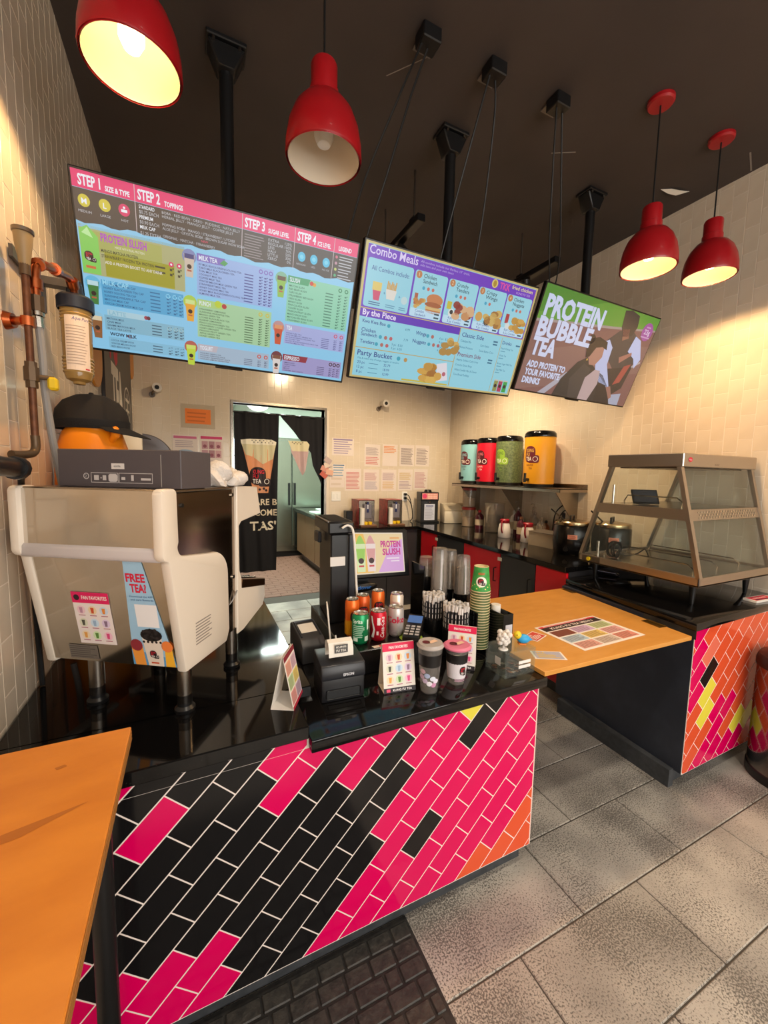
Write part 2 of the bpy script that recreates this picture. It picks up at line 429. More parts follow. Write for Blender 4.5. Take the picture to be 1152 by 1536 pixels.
# ceiling with plaster patches
ce = struct(MB().box(XL-.1, Y0, ZC, XR+.1, YB+.12, ZC+.1).build('ceiling', m_ceil), 'dark brown painted ceiling')
sk = MB()
for x0, y0, x1, y1, wd in ((1.98, 1.93, 2.1, 1.86, .006), (3.0, 1.4, 3.18, 1.47, .008), (.9, 1.95, 1.05, 1.76, .004)):
    d = Vector((x1-x0, y1-y0)); n = Vector((-d.y, d.x)).normalized()*wd/2
    sk.prism([(x0-n.x, y0-n.y), (x1-n.x, y1-n.y), (x1+n.x, y1+n.y), (x0+n.x, y0+n.y)], 'z', ZC-.0012, ZC-.0004)
sk.build('scrape_mark', mat('scraped plaster', '#8a827a', rough=.8), ce, 'pale scrape lines in the ceiling paint')
# storefront behind the viewer
wf = MB().box(XL-.1, Y0-.1, 0, XR+.1, Y0, .45).box(XL-.1, Y0-.1, 3.0, XR+.1, Y0, ZC)
struct(wf.build('wall_front', m_plast), 'storefront wall behind the viewer')
wn = MB()
for i in range(4):
    x = XL+(XR-XL-.05)*i/3; wn.box(x, Y0-.08, .45, x+.05, Y0-.02, 3.0)
wn.box(XL, Y0-.08, .45, XR, Y0-.02, .5).box(XL, Y0-.08, 2.95, XR, Y0-.02, 3.0)
struct(wn.build('window_1', mat('dark window frame', '#2c2a29', rough=.4)), 'storefront window frame')
# kitchen shell
m_kw = mat('kitchen wall panel', '#c9d2c8', rough=.45)
struct(MB().box(-.6, 8.5, 0, 3.3, 8.6, 3.1).build('wall_kitchen_back', m_kw), 'far wall of the kitchen')
struct(MB().box(-.7, YB+.12, 0, -.6, 8.6, 3.1).build('wall_kitchen_left', m_kw), 'left wall of the kitchen')
struct(MB().box(3.3, YB+.12, 0, 3.4, 8.6, 3.1).build('wall_kitchen_right', m_kw), 'right wall of the kitchen')
struct(MB().box(-.7, YB+.12, 3.0, 3.4, 8.6, 3.1).build('ceiling_kitchen', mat('white ceiling panel', '#dfe2da', rough=.7)), 'kitchen ceiling')
# ================================================================== COUNTERS
PINK = mat('pink glazed tile', '#d40056', rough=.12, spec=.5)
BLK = mat('black glazed tile', '#141314', rough=.13, spec=.5)
ORG = mat('orange glazed tile', '#d9532f', rough=.14, spec=.5)
ORL = mat('faded orange glazed tile', '#e0705a', rough=.14, spec=.5)
YEL = mat('yellow glazed tile', '#e2d548', rough=.14, spec=.5)
m_wgrout = mat('white grout', '#e6dad2', rough=.8)
m_navy = mat('scuffed blue black laminate', '#2a2f3a', rough=.42, col2='#363b47', nscale=7, lo=.45, hi=.75)
m_dark = mat('matt charcoal laminate', '#1c1b1c', rough=.4)
m_kick = mat('dark grey vinyl kick', '#36393d', rough=.5, col2='#404347', nscale=30)
def parea(p): return abs(sum(p[i][0]*p[(i+1) % len(p)][1]-p[(i+1) % len(p)][0]*p[i][1] for i in range(len(p))))/2
S2 = math.sqrt(2)
def diag_tiles(root, yface, uv, p, P, colour, zone, rows, cols):
    """45 degree running bond of 76 x 152 tiles clipped to a list of rectangles"""
    g = .003
    for k in rows:
        for j in cols:
            u0, v0 = uv(k, j)
            q = [(u0+g/2, v0+g/2), (u0+P-g/2, v0+g/2), (u0+P-g/2, v0+p-g/2), (u0+g/2, v0+p-g/2)]
            q = [((u+v)/S2, (u-v)/S2) for u, v in q]
            for z in zone:
                c = clip(q, *z)
                if len(c) < 3 or parea(c) < 2e-4: continue
                big = parea(c) > 2.5e-3
                b = MB(root); b.prism(c, 'y', yface, yface+.006, bev=.0009 if big else 0)
                b.build('tile', colour(k, j), root, smooth=False)
# ---- front counter (lower section, rose, black and orange diagonal tiles)
ZL, ZF, ZR_, ZBK = .84, .805, .88, .95
fc = thing('front_counter', 'black topped order counter faced with pink and black diagonal tiles', 'counter', (.4, 1.4, 0))
b = MB(fc); b.box(XL+.006, 1.094, .085, 1.205, 1.5, .765).box(.51, 1.5, .085, 1.195, 1.93, .765).box(.345, 1.5, .085, .51, 1.72, .765); b.build('body', m_dark, fc)
MB(fc).box(XL+.006, 1.0861, .085, 1.2045, 1.0945, .80).build('grout_bed', m_wgrout, fc)
b = MB(fc); b.prism([(.293, 1.055), (1.217, 1.055), (1.217, 1.94), (.50, 1.94), (.50, 1.74), (.293, 1.74)], 'z', .767, ZF, bev=.004, seg=2); b.build('worktop', m_granite, fc, 'polished black stone worktop')
b = MB(fc); b.box(XL+.01, 1.125, 0, 1.19, 1.14, .085).box(1.175, 1.14, 0, 1.19, 1.9, .085); b.build('kickboard', m_kick, fc)
MB(fc).box(1.2005, 1.086, .085, 1.2065, 1.095, .767).build('edge_trim', mat('pale edge trim', '#e9c9c0', rough=.4), fc)
def col_front(k, j):
    pk = {2: lambda j: 'B' if j == 4 else 'P', 1: lambda j: 'B' if j in (6, 7) else 'P', 0: lambda j: 'B' if j <= 3 else ('Y' if j == 7 else 'P'),
          -1: lambda j: 'B' if j <= 4 else 'P', -2: lambda j: 'B' if 1 <= j <= 5 else ('P' if j >= 6 or j == 0 else 'B'),
          -3: lambda j: 'P' if j in (-1, 0, -2) or j >= 4 else 'B', -4: lambda j: 'P' if j <= 0 or j == 5 else 'B', -5: lambda j: 'P' if j <= -1 or j in (3, 4) else 'B',
          -6: lambda j: 'P' if j in (-1, 4) else 'B', -7: lambda j: 'P' if j == -1 else 'B', -8: lambda j: 'P' if j == 2 else 'B', -9: lambda j: 'B', -10: lambda j: 'P' if j == 2 else 'B',
          6: lambda j: 'O' if j <= 4 else 'P'}
    if k >= 7: c = 'O'
    elif k in pk: c = pk[k](j)
    elif k < -10: c = 'B'
    else: c = 'P'
    return {'P': PINK, 'B': BLK, 'O': ORG, 'Y': YEL}[c]
pF, PF = .0796, .1573
def uvF(k, j): return (.0144+(j+(0 if k % 2 == 0 else .5)+.012*k)*PF, .0538+k*pF)
diag_tiles(fc, 1.0855, uvF, pF, PF, col_front, [(XL+.006, .087, 1.201, .766), (XL+.006, .766, .288, .799)], range(-14, 12), range(-6, 12))
# ---- left counter (higher section along the left wall)
lc = thing('side_counter', 'black stone side counter along the left wall under the espresso machine', 'counter', (-.1, 2.0, 0))
MB(lc).box(XL+.006, 1.505, .085, .33, 2.88, .799).build('body', m_dark, lc)
b = MB(lc); b.box(XL+.006, 1.075, .80, .292, 1.3, ZL, .003).box(XL+.006, 1.29, .80, .357, 2.9, ZL, .003); b.build('worktop', m_granite, lc, 'polished black stone worktop')
MB(lc).box(XL+.01, 1.51, 0, .30, 2.85, .085).build('kickboard', m_kick, lc)
# ---- right counter
rc = thing('display_counter', 'black topped counter under the glass warmer, orange diagonal tiles on its front', 'counter', (2.7, 1.5, 0))
b = MB(rc); b.prism([(2.19, 1.0538), (XR-.007, 1.0538), (XR-.007, 1.87), (2.235, 1.87)], 'z', .09, .84); b.build('body', m_navy, rc)
b = MB(rc); b.prism([(2.165, 1.034), (XR-.007, 1.055), (XR-.007, 1.895), (2.283, 1.885)], 'z', .842, ZR_, bev=.004, seg=2); b.build('worktop', m_granite, rc, 'polished black stone worktop')
b = MB(rc); b.prism([(2.172, 1.036), (2.19, 1.066), (2.262, 1.87), (2.272, 1.885)], 'z', .80, .842); b.build('apron', mat('worn dark strip', '#2a2725', rough=.5, col2='#3d3833', nscale=12), rc)
b = MB(rc); b.prism([(2.16, 1.09), (2.20, 1.09), (2.235, 1.80), (2.178, 1.80)], 'z', 0, .095); b.box(2.19, 1.11, 0, XR-.01, 1.13, .09); b.build('kickboard', m_kick, rc)
MB(rc).box(2.1905, 1.0511, .088, XR-.007, 1.0537, .842).build('grout_bed', m_wgrout, rc)
def col_right(k, j):
    c = {-3: {1: 'P'}, -4: {0: 'P'}, -2: {0: 'P', -1: 'P'}, -1: {0: 'P', -1: 'P', 1: 'L'}, 0: {0: 'B', -1: 'P'}, 1: {0: 'Y'}, 2: {-1: 'Y'}, 3: {0: 'P'},
         4: {-1: 'P', 0: 'P', -2: 'P', -3: 'P'}, 5: {-1: 'P', -2: 'P'}, 6: {0: 'Y', -1: 'P', -2: 'P'}, 7: {1: 'Y', 0: 'P', -1: 'P'}, 8: {-1: 'P'}}.get(k, {}).get(j, 'O')
    return {'P': PINK, 'B': BLK, 'O': ORG, 'Y': YEL, 'L': ORL}[c]
pR, PR = .0785, .1555
def uvR(k, j): return (2.008+(j-(.5 if k % 2 else 0))*PR, 1.205+k*pR)
diag_tiles(rc, 1.0505, uvR, pR, PR, col_right, [(2.1925, .09, XR-.007, .841)], range(-7, 16), range(-9, 10))
# ---- lift up flap between the two counters
m_ply = mat('orange varnished plywood', '#c98a3a', rough=.34, col2='#d2954a', nscale=9, lo=.3, hi=.7, stretch=(1, 3, 6), bump=.02, bscale=50)
m_plyedge = mat('plywood edge', '#b07a48', rough=.5)
fp = thing('counter_flap', 'orange plywood lift-up counter flap bridging the two counters', 'counter flap', (1.7, 1.4, .806))
b = MB(fp); b.prism([(1.204, 1.06), (2.135, 1.036), (2.247, 1.865), (1.204, 1.865)], 'z', .806, .825, bev=.0015); b.build('board', m_ply, fp)
m_brass = mat('worn brass', '#9a7a3c', rough=.35, metal=1)
for (x, y) in ((2.225, 1.80), (2.135, 1.21)):
    T = Matrix.Translation((x, y, .826)) @ Matrix.Rotation(R(-7), 4, 'Z')
    h = MB(fp); h.box(-.028, -.05, -.0005, .028, .05, .0015, T=T); h.cyl(T @ Vector((.012, -.05, .003)), T @ Vector((.012, .05, .003)), .0035, n=8)
    for s in (-.03, 0, .03): h.cyl(T @ Vector((-.015, s, .0015)), T @ Vector((-.015, s, .0025)), .004, n=8)
    h.build('hinge', m_brass, fp)
# ---- bar table at the left
bt_ = thing('bar_table', 'high orange wooden bar table against the tiled wall by the counter', 'table', (-.3, .5, 0))
m_tab = mat('worn orange table wood', '#d0822f', rough=.3, col2='#bd6f25', nscale=5, lo=.35, hi=.75, stretch=(1, 2.5, 1), bump=.02, bscale=40)
b = MB(bt_); b.box(XL+.004, -.6, .972, -.131, .997, 1.0, .002); b.build('tabletop', m_tab, bt_)
b = MB(bt_); b.box(-.1308, -.59, .975, -.1296, .99, .979).box(-.1308, -.59, .983, -.1296, .99, .987).box(-.1308, -.59, .991, -.1296, .99, .994); b.build('edge_plies', mat('pale edge plies', '#9a6a30', rough=.6), bt_)
m_blackmetal = mat('black painted metal', '#121213', rough=.35)
for y in (.93, -.45): MB(bt_).cyl((-.185, y, 0), (-.185, y, .972), .021, n=20).build('leg', m_blackmetal, bt_)
MB(bt_).box(-.40, .91, .935, -.165, .95, .972).build('rail', m_blackmetal, bt_)
# scuffs with a shape of their own
P = Print('scuff_mark', bt_, lambda x, y, l: (x+.3, y-.5, 1.0+.0004*l))
# ---- dark brick relief mat in front of the counter
m_mat = mat('black rubber', '#1c1b1a', rough=.65, col2='#2b2927', nscale=60)
fm = thing('floor_mat', 'dark rubber floor mat with brick pattern before the tiled counter', 'mat', (.2, .8, 0))
MB(fm).box(XL+.02, .30, .0005, .652, 1.12, .006, .001).build('backing', m_mat, fm)
m_mb = mat('dark grey rubber brick', '#2a2826', rough=.55, col2='#3a3733', nscale=45, bump=.3, bscale=60)
for i in range(15):
    x = XL+.03+(i % 2)*.035; y = .312+i*.053
    while x < .64:
        L = rnd.choice((.05, .085, .085, .1)); e = min(x+L, .648)
        if e-x > .02: MB(fm).box(x, y, .004, e-.006, y+.046, .010+rnd.random()*.0015, .003).build('brick', m_mb, fm, smooth=False)
        x = e
# ---- back run: cabinets and one continuous worktop
m_red = mat('red laminate', '#cc0f20', rough=.3)
m_char = mat('charcoal laminate', '#2b2a2c', rough=.35)
wk = thing('worktop', 'long black stone back worktop turning the corner under the tea dispensers', 'worktop', (2.6, 3.3, .95))
b = MB(wk); b.prism([(1.60, 4.12), (2.415, 4.09), (2.295, 1.903), (XR-.007, 1.903), (XR-.007, YB-.006), (1.60, YB-.006)], 'z', .912, ZBK, bev=.003); b.build('slab', m_granite, wk)
def edge_x(y): return 2.315+(y-1.9)*(.12/2.19)
ys = [4.05, 3.68, 3.16, 2.61, 2.2, 1.905]
cols = ['red', 'charcoal', 'red', 'charcoal', 'red']
wh = ['in the far corner', 'behind the clear cup stacks', 'behind the green cup stack', 'beside the napkin box', 'next to the display counter']
for i in range(5):
    y1, y0 = ys[i], ys[i+1]; x0, x1 = edge_x(y0), edge_x(y1)
    c = thing('base_cabinet', '%s fronted base cabinet under the back worktop, %s' % (cols[i], wh[i]), 'cabinet', ((x0+x1)/2+.3, (y0+y1)/2, 0), group='back run cabinets')
    MB(c).prism([(x0+.022, y0+.002), (x1+.022, y1-.002), (XR-.007, y1-.002), (XR-.007, y0+.002)], 'z', .09, .911).build('carcass', m_char, c)
    d = MB(c).prism([(x0, y0+.004), (x1, y1-.004), (x1+.02, y1-.004), (x0+.02, y0+.004)], 'z', .10, .905, bev=.0015).build('door', m_red if cols[i] == 'red' else m_char, c)
    yy = y0+.05; xx = edge_x(yy)
    h = MB(c); h.tube([(xx+.002, yy, .66), (xx-.026, yy, .665), (xx-.026, yy, .775), (xx+.002, yy, .78)], .005, 6); h.build('handle', m_blackmetal, d)
    if i in (0, 2): MB(c).box(edge_x(y0+.03)-.004, y0-.02, .845, edge_x(y0)+.002, y0+.03, .875).build('door_tag', ink('#d8d2c6'), d)
    MB(c).prism([(x0+.05, y0+.001), (x1+.05, y1-.001), (x1+.07, y1-.001), (x0+.07, y0+.001)], 'z', 0, .09).build('kickboard', m_kick, c)
c = thing('base_cabinet', 'charcoal panelled cabinet under the syrup dispensers by the doorway', 'cabinet', (2.0, 4.3, 0), group='back run cabinets')
b = MB(c); b.prism([(1.625, 4.145), (2.418, 4.118), (2.418, YB-.008), (1.625, YB-.008)], 'z', .0, .911); b.build('carcass', m_char, c)
MB(c).box(1.66, 4.128, .1, 2.02, 4.142, .89).build('door', m_char, c); MB(c).box(2.03, 4.118, .1, 2.40, 4.130, .89).build('door', m_char, c)
# ================================================================== MENU SCREENS ON CEILING MOUNTS
P.poly([(-.42, .72), (-.25, .75), (-.17, .79), (-.26, .77), (-.41, .735)], mat('table stain', '#a8611f', rough=.5), 1)
P.poly([(-.30, .62), (-.285, .63), (-.29, .645), (-.305, .635)], mat('table stain', '#a8611f', rough=.5), 1)
P.poly([(-.24, .90), (-.225, .905), (-.23, .912), (-.245, .908)], mat('table stain', '#a8611f', rough=.5), 1)
m_bez = mat('black screen bezel', '#0b0b0c', rough=.3)
TVW, TVH = 1.10, .625
def tv(label, loc, tilt, yaw, roll, group='ceiling hung menu screens'):
    rot = Matrix.Rotation(yaw, 4, 'Z') @ Matrix.Rotation(tilt, 4, 'X') @ Matrix.Rotation(-roll, 4, 'Y')
    t = thing('menu_screen', label, 'screen', loc, group=group, rot=rot)
    b = MB(); b.box(-TVW/2, 0, -TVH/2, TVW/2, .03, TVH/2, .003); b.build('bezel', m_bez, t)
    MB().box(-TVW/2+.06, .03, -TVH/2+.05, TVW/2-.06, .06, TVH/2-.12, .01).build('back_cover', m_bez, t)
    MB().box(-.06, -.002, -TVH/2-.008, .06, .02, -TVH/2, .002).build('sensor_bar', m_bez, t)
    W, H = TVW-.016, TVH-.018
    return t, (lambda u: -W/2+u*W), (lambda v: H/2-v*H), W, H
def screen_rect(Pn, X, Z, u0, v0, u1, v1, M, l): Pn.rect(X(u0), Z(v1), X(u1), Z(v0), M, l)
G = glow
# ---------- screen one: tea menu
t1, X, Z, W, H = tv('wide menu screen headed STEP 1 to STEP 4 with a list of teas', (.176, 1.971, 2.337), .376, -.086, -.032)
p = Print('menu_picture', t1, flat_y(-.0005), label='lit tea menu')
q = lambda *a: screen_rect(p, X, Z, *a)
q(0, 0, 1, 1, G('#86c4e6'), 0)
q(0, .09, 1, .27, G('#3b3534'), 1); q(0, 0, 1, .088, G('#e0286e'), 1)
for u in (.182, .538, .737, .898): q(u, 0, u+.002, .27, G('#c9b8bd'), 2)
wv = [(X(0), Z(.262))]
for i in range(40): wv.append((X(i/39), Z(.258+.008*math.sin(i*1.7)+.004*math.sin(i*.6))))
p.poly(wv+[(X(1), Z(.29)), (X(0), Z(.29))], G('#86c4e6'), 2)
Wt = G('#e8ecf4'); Wd = G('#b9bcc4')
for s, u, u2, sub, su, su2 in (('STEP 1', .018, .082, 'SIZE & TYPE', .095, .168), ('STEP 2', .192, .262, 'TOPPINGS', .275, .335), ('STEP 3', .548, .622, 'SUGAR LEVEL', .635, .715), ('STEP 4', .748, .822, 'ICE LEVEL', .83, .885)):
    p.text(s, X(u), Z(.072), .032, Wt, 3, w=X(u2)-X(u), bold=.03); p.text(sub, X(su), Z(.074), .016, Wt, 3, w=X(su2)-X(su), bold=.03)
p.text('LEGEND', X(.918), Z(.07), .016, Wt, 3, w=.06, bold=.03)
for s, nm, u, c in (('M', 'MEDIUM', .03, '#cdbf3c'), ('L', 'LARGE', .09, '#cdbf3c'), ('', 'HOT', .148, '#d42a66')):
    p.circ(X(u), Z(.15), .019, G(c), 3, rz=.02)
    if s: p.text(s, X(u), Z(.166), .017, Wt, 4, align='C', bold=.02)
    else: p.rect(X(u)-.01, Z(.162), X(u)+.01, Z(.147), Wt, 4); p.circ(X(u), Z(.137), .004, Wt, 4)
    p.text(nm, X(u), Z(.212), .008, Wd, 3, align='C')
for i, (s, c) in enumerate((('STANDARD', Wt), ('$0.75 EACH', Wd), ('PREMIUM', Wt), ('$0.90 EACH', Wd), ('MILK CAP', Wt), ('$1.25 EXTRA', Wd))):
    p.text(s, X(.194), Z(.118+.027*i+(.006 if i == 5 else 0)), .0115, c, 3, bold=.015 if c is Wt else 0, w=.0066*len(s))
for i, s in enumerate(('BOBA · RED BEAN · OREO · PUDDING · NATA JELLY', 'HERBAL JELLY · MANGO JELLY · COFFEE JELLY', '', 'POPPING BOBA · MANGO / STRAWBERRY / LYCHEE', 'ALOE JELLY · CRYSTAL BOBA · BROWN SUGAR WOW BOBA', '', 'ORIGINAL · MATCHA · STRAWBERRY')):
    if s: p.text(s, X(.266), Z(.118+.0215*i), .0092, Wd, 3, w=.0064*len(s))
p.text('NEW', X(.395), Z(.224), .008, G('#e0486e'), 3)
p.lines(X(.548), X(.622), Z(.25), Z(.105), 9, G('#8e8488'), 3, t=.35)
for i, (a, bb) in enumerate((('EXTRA', '120%'), ('REGULAR', '100%'), ('LESS', '70%'), ('HALF', '50%'), ('LITTLE', '30%'), ('ZERO', '0%'))):
    p.text(a, X(.637), Z(.122+.022*i), .0105, Wd, 3); p.text(bb, X(.728), Z(.122+.022*i), .0105, Wd, 3, align='R')
for u, nm in ((.77, 'REGULAR'), (.82, 'LESS'), (.872, 'NO ICE')):
    p.circ(X(u), Z(.168), .0165, G('#3fb5da'), 3, rz=.019); p.circ(X(u), Z(.168), .009, G('#6fcbe6'), 4, n=6); p.text(nm, X(u), Z(.222), .0068, Wd, 3, align='C')
for i, c in enumerate(('#c8647c', '#b98a9c', '#b7c46a', '#48a878')):
    p.circ(X(.913), Z(.115+.04*i), .006, G(c), 3, n=10); p.lines(X(.925), X(.985), Z(.135+.04*i), Z(.10+.04*i), 2, Wd, 3, t=.35)
# gold panel
q(.004, .275, .336, .545, G('#a8a878'), 2); q(.075, .40, .30, .54, G('#9a961e'), 3); q(.03, .30, .26, .41, G('#a5a85c'), 3)
p.poly([(X(.006), Z(.3)), (X(.03), Z(.275)), (X(.06), Z(.33)), (X(.06), Z(.54)), (X(.004), Z(.54))], G('#7fc85a'), 4)
p.poly([(X(.012), Z(.32)), (X(.03), Z(.285)), (X(.045), Z(.34))], G('#b9e6a0'), 5)
logo(p, X(.03), Z(.445), .036, 5, g=G); p.rect(X(.015), Z(.512), X(.045), Z(.497), G('#c86a3c'), 5)
p.text('PROTEIN SLUSH', X(.068), Z(.345), .026, G('#b04ab8'), 5, w=.155, bold=.035)
p.text('MADE WITH REAL PROTEIN', X(.11), Z(.372), .008, G('#e6e2c8'), 5, w=.10)
for i, s in enumerate(('MANGO MATCHA PROTEIN', 'STRAWBERRY FROZEN TEA PROTEIN')): p.text(s, X(.066), Z(.405+.03*i), .0105, G('#2c2a22'), 5, bold=.01, w=.0062*len(s))
p.text('ADD A PROTEIN BOOST TO ANY DRINK', X(.075), Z(.468), .0105, G('#e8e2d8'), 5, w=.20, bold=.01)
for u in (.29, .317):
    p.circ(X(u), Z(.395), .0095, G('#d42a66'), 5, n=12); p.circ(X(u), Z(.395), .004, Wt, 6, n=8)
def prices(u0, us, v0, v1, n, c):
    for i in range(n):
        z = Z(v0+(v1-v0)*(i+.5)/n); k = .32*(v1-v0)/n*H
        p.rect(X(u0), z-k*.55, X(u0+.034), z+k*.55, c, 4)
        for u in us: p.rect(X(u)-.006, z-k, X(u)+.003, z+k*.5, c, 4); p.rect(X(u)+.004, z+k*.1, X(u)+.0085, z+k*1.1, c, 4)
prices(.235, (.29, .317), .41, .47, 2, G('#3c3a24'))
def block(u0, v0, u1, v1, base, title, tcol, items, ic, us, pcol, cupc, tl=None, dots=None, cup=(0, 0)):
    q(u0, v0, u1, v1, G(base), 3)
    tw = tl or .11
    if title:
        p.poly([(X(u0), Z(v0)), (X(u0)+tw, Z(v0)), (X(u0)+tw-.008, Z(v0+.045)), (X(u0), Z(v0+.045))], G(tcol), 4)
        p.text(title, X(u0)+.008, Z(v0+.038), .017, G('#dfe8f2'), 5, bold=.02, w=min(.009*len(title), tw-.025))
    n = len(items); va = v0+(.055 if title else .012)
    for i, s in enumerate(items):
        if s: p.text(s, X(u0)+.008, Z(va+(v1-va)*(i+.72)/n), min(.0105, (v1-va)*H/n*.58), G(ic), 4, w=.0056*len(s), bold=.008)
    for k, u in enumerate(us): p.circ(X(u), Z(v0+.028), .0092, G(dots or pcol), 4, n=10); p.circ(X(u), Z(v0+.028), .005, G(base), 5, n=8)
    prices(us[0]-.062, us, va, v1-.005, n, G(pcol))
    if cupc:
        cx, cz = X(u0)-.028, Z(v0+.07); hh = .052
        p.poly([(cx-.02, cz+hh*.6), (cx+.02, cz+hh*.6), (cx+.013, cz-hh), (cx-.013, cz-hh)], G(cupc[0]), 4)
        p.circ(cx, cz+hh*.45, .027, G(cupc[1]), 3, n=14); p.rect(cx-.018, cz+hh*.3, cx+.018, cz+hh*.62, G(cupc[2]), 5)
        p.circ(cx, cz-hh*.25, .009, G('#2c1c1c'), 5, n=8); p.rect(cx-.008, cz-hh*.6, cx+.008, cz-hh*.48, G('#b05a3c'), 5)
block(.055, .565, .328, .715, '#4fa3cf', '', '', ['WINTER MELON TEA CAP', 'HONEY BLACK/GREEN TEA CAP', 'HONEY OOLONG TEA CAP', 'SUNSHINE PINEAPPLE TEA CAP', 'MATCHA MILK CAP', 'COCOA CREAM WOW MILK CAP'], '#1c4a78', (.275, .298, .318), '#2a6f9c', ('#3c7a3a', '#5fb4dc', '#b8d8e0'), dots='#7ec8e8')
p.text('MILK CAP', X(.06), Z(.592), .017, G('#8fd0ea'), 5, bold=.02, w=.09)
p.rect(X(.066), Z(.775), X(.19), Z(.74), G('#a8cbd8'), 4); p.text('LATTE', X(.072), Z(.77), .015, G('#86b8cc'), 5, bold=.02)
for du, c in ((.195, '#a03c50'), (.203, '#602838')): p.circ(X(du), Z(.755), .008, G(c), 5, n=8)
block(.055, .775, .328, .87, '#7fb2c8', '', '', ['MATCHA MILK', 'CHAI MILK', 'SESAME MATCHA MILK', 'BLACK TEA LATTE'], '#27415c', (.275, .298, .318), '#3f6074', ('#8a5a34', '#8cc0d8', '#d8c8a8'), dots='#9cc0c8')
p.text('WOW MILK', X(.068), Z(.902), .0125, G('#1c2a3c'), 5, bold=.03); p.ring(X(.135), Z(.895), .008, G('#a03c50'), 5, n=12)
block(.062, .912, .328, .985, '#7fb8d4', '', '', ['COCOA CREAM WOW', 'WINTER MELON WOW', 'RED BEAN WOW'], '#27415c', (.275, .298, .318), '#3f6074', None, dots='#7fb8d4')
block(.378, .292, .664, .545, '#92aede', 'MILK TEA', '#7a68b8', ['KF MILK BLACK/GREEN/OOLONG TEA', 'TARO MILK BLACK/GREEN TEA', 'THAI MILK TEA', 'COCONUT MILK TEA', 'COFFEE MILK TEA', 'WINTER MELON MILK GREEN TEA', 'STRAWBERRY MILK TEA', 'HONEY OOLONG MILK TEA', 'HONEY MILK BLACK/GREEN/OOLONG TEA', 'ALMOND MILK TEA'], '#262a5c', (.614, .634, .653), '#40488c', ('#c8b8a8', '#7a84b4', '#3a3c78'), dots='#7a68b8')
p.poly([(X(.46), Z(.325)), (X(.475), Z(.3)), (X(.49), Z(.315)), (X(.478), Z(.337))], G('#4a9a5c'), 6)
block(.378, .572, .664, .822, '#a0c89c', 'PUNCH', '#a8c878', ['STRAWBERRY LEMONADE', 'SUNSHINE PINEAPPLE TEA', 'MANGO GREEN TEA', 'LYCHEE BLACK/BLACK TEA', 'ROSEHIP LEMONADE', 'PEACH OOLONG/GREEN TEA', 'STRAWBERRY LYCHEE GREEN TEA', 'HONEY LEMONADE', 'PASSION FRUIT GREEN TEA', 'APPLE GREEN TEA', 'HONEY GREEN TEA'], '#2a4a2c', (.62, .648), '#4a6a48', ('#e0a030', '#a8c84a', '#c8dc8c'), dots='#c8b83c')
p.circ(X(.455), Z(.585), .014, G('#b8c832'), 6); p.circ(X(.478), Z(.592), .01, G('#b03038'), 6)
block(.378, .872, .664, .982, '#9fb4c8', 'YOGURT', '#b8b0b8', ['YOGURT GREEN TEA', 'YOGURT ORANGE JUICE', 'YOGURT GRAPEFRUIT JUICE', 'YOGURT LEMON GREEN TEA'], '#3a3a4a', (.622, .65), '#58607a', ('#b8d03c', '#b05a50', '#c8d86c'), dots='#c8503c', tl=.085)
block(.722, .302, .99, .612, '#86c8aa', 'SLUSH', '#3c9a6a', ['MATCHA SLUSH', 'RED BEAN SLUSH', 'TARO SLUSH', 'STRAWBERRY RED SLUSH', 'OREO SLUSH', 'MANGO SLUSH', 'PINA COLADA SLUSH', 'YOGURT SLUSH', 'PASSION FRUIT SLUSH', 'MANGO SNOW SLUSH', 'MATCHA RED BEAN SLUSH', 'STRAWBERRY SLUSH'], '#1c5040', (.945, .973), '#3a7a64', ('#8ab84a', '#7ab094', '#5c4034'), dots='#1c7a52', tl=.10)
p.circ(X(.82), Z(.325), .009, G('#c83c3c'), 6); p.circ(X(.832), Z(.33), .008, G('#d89a30'), 6)
block(.722, .632, .99, .772, '#a0a8d8', 'TEA', '#a8a4cc', ['SIGNATURE TEA', 'WINTER MELON GREEN TEA', 'KF BLACK/GREEN/OOLONG TEA', 'KF HONEY TEA', 'HONEY BLACK/GREEN/OOLONG TEA', 'WINTER MELON TEA'], '#34386c', (.948, .975), '#5a5e94', ('#c8502c', '#b88a8c', '#d89060'), dots='#c8506c', tl=.08)
block(.722, .852, .99, .982, '#9a94c4', 'ESPRESSO', '#8c2438', ['AMERICANO', 'CAPPUCCINO', 'LATTE', 'MOCHA', 'CARAMEL MACCHIATO'], '#342c54', (.94, .958, .976), '#524a74', ('#d8d0cc', '#6c3038', '#7a4a34'), dots='#401820', tl=.12)
# ---------- screen two: chicken menu
t2, X, Z, W, H = tv('purple bordered menu screen headed Combo Meals with chicken pictures', (1.299, 1.934, 2.357), .358, .016, .010)
p = Print('menu_picture', t2, flat_y(-.0005), label='lit chicken menu')
q = lambda *a: screen_rect(p, X, Z, *a)
q(0, 0, 1, 1, G('#c2b070'), 0); q(.012, .014, .988, .985, G('#8ccbdc'), 1)
q(.012, .018, .988, .455, G('#6a32b8'), 2)
p.text('Combo Meals', X(.02), Z(.078), .036, G('#d8ccf0'), 3, w=.262, bold=.012)
p.text('All combos include our Perfect 10" drink,', X(.275), Z(.05), .0105, G('#b8a4e0'), 3, w=.30); p.text('side item and your own sauce', X(.275), Z(.075), .0105, G('#b8a4e0'), 3, w=.2)
p.circ(X(.712), Z(.055), .021, G('#d8c46c'), 3); p.circ(X(.712), Z(.055), .012, G('#a8862c'), 4, rz=.016)
p.text('TKK', X(.745), Z(.085), .032, G('#d84a9c'), 3, w=.075, bold=.03); p.text('fried chicken', X(.825), Z(.058), .017, G('#d8c898'), 3, w=.155, bold=.02); p.text('KUNG FU TEA', X(.86), Z(.09), .011, G('#c8a8e0'), 3, w=.105)
p.rrect(X(.02), Z(.445), X(.248), Z(.105), .012, G('#90cbdc'), 3)
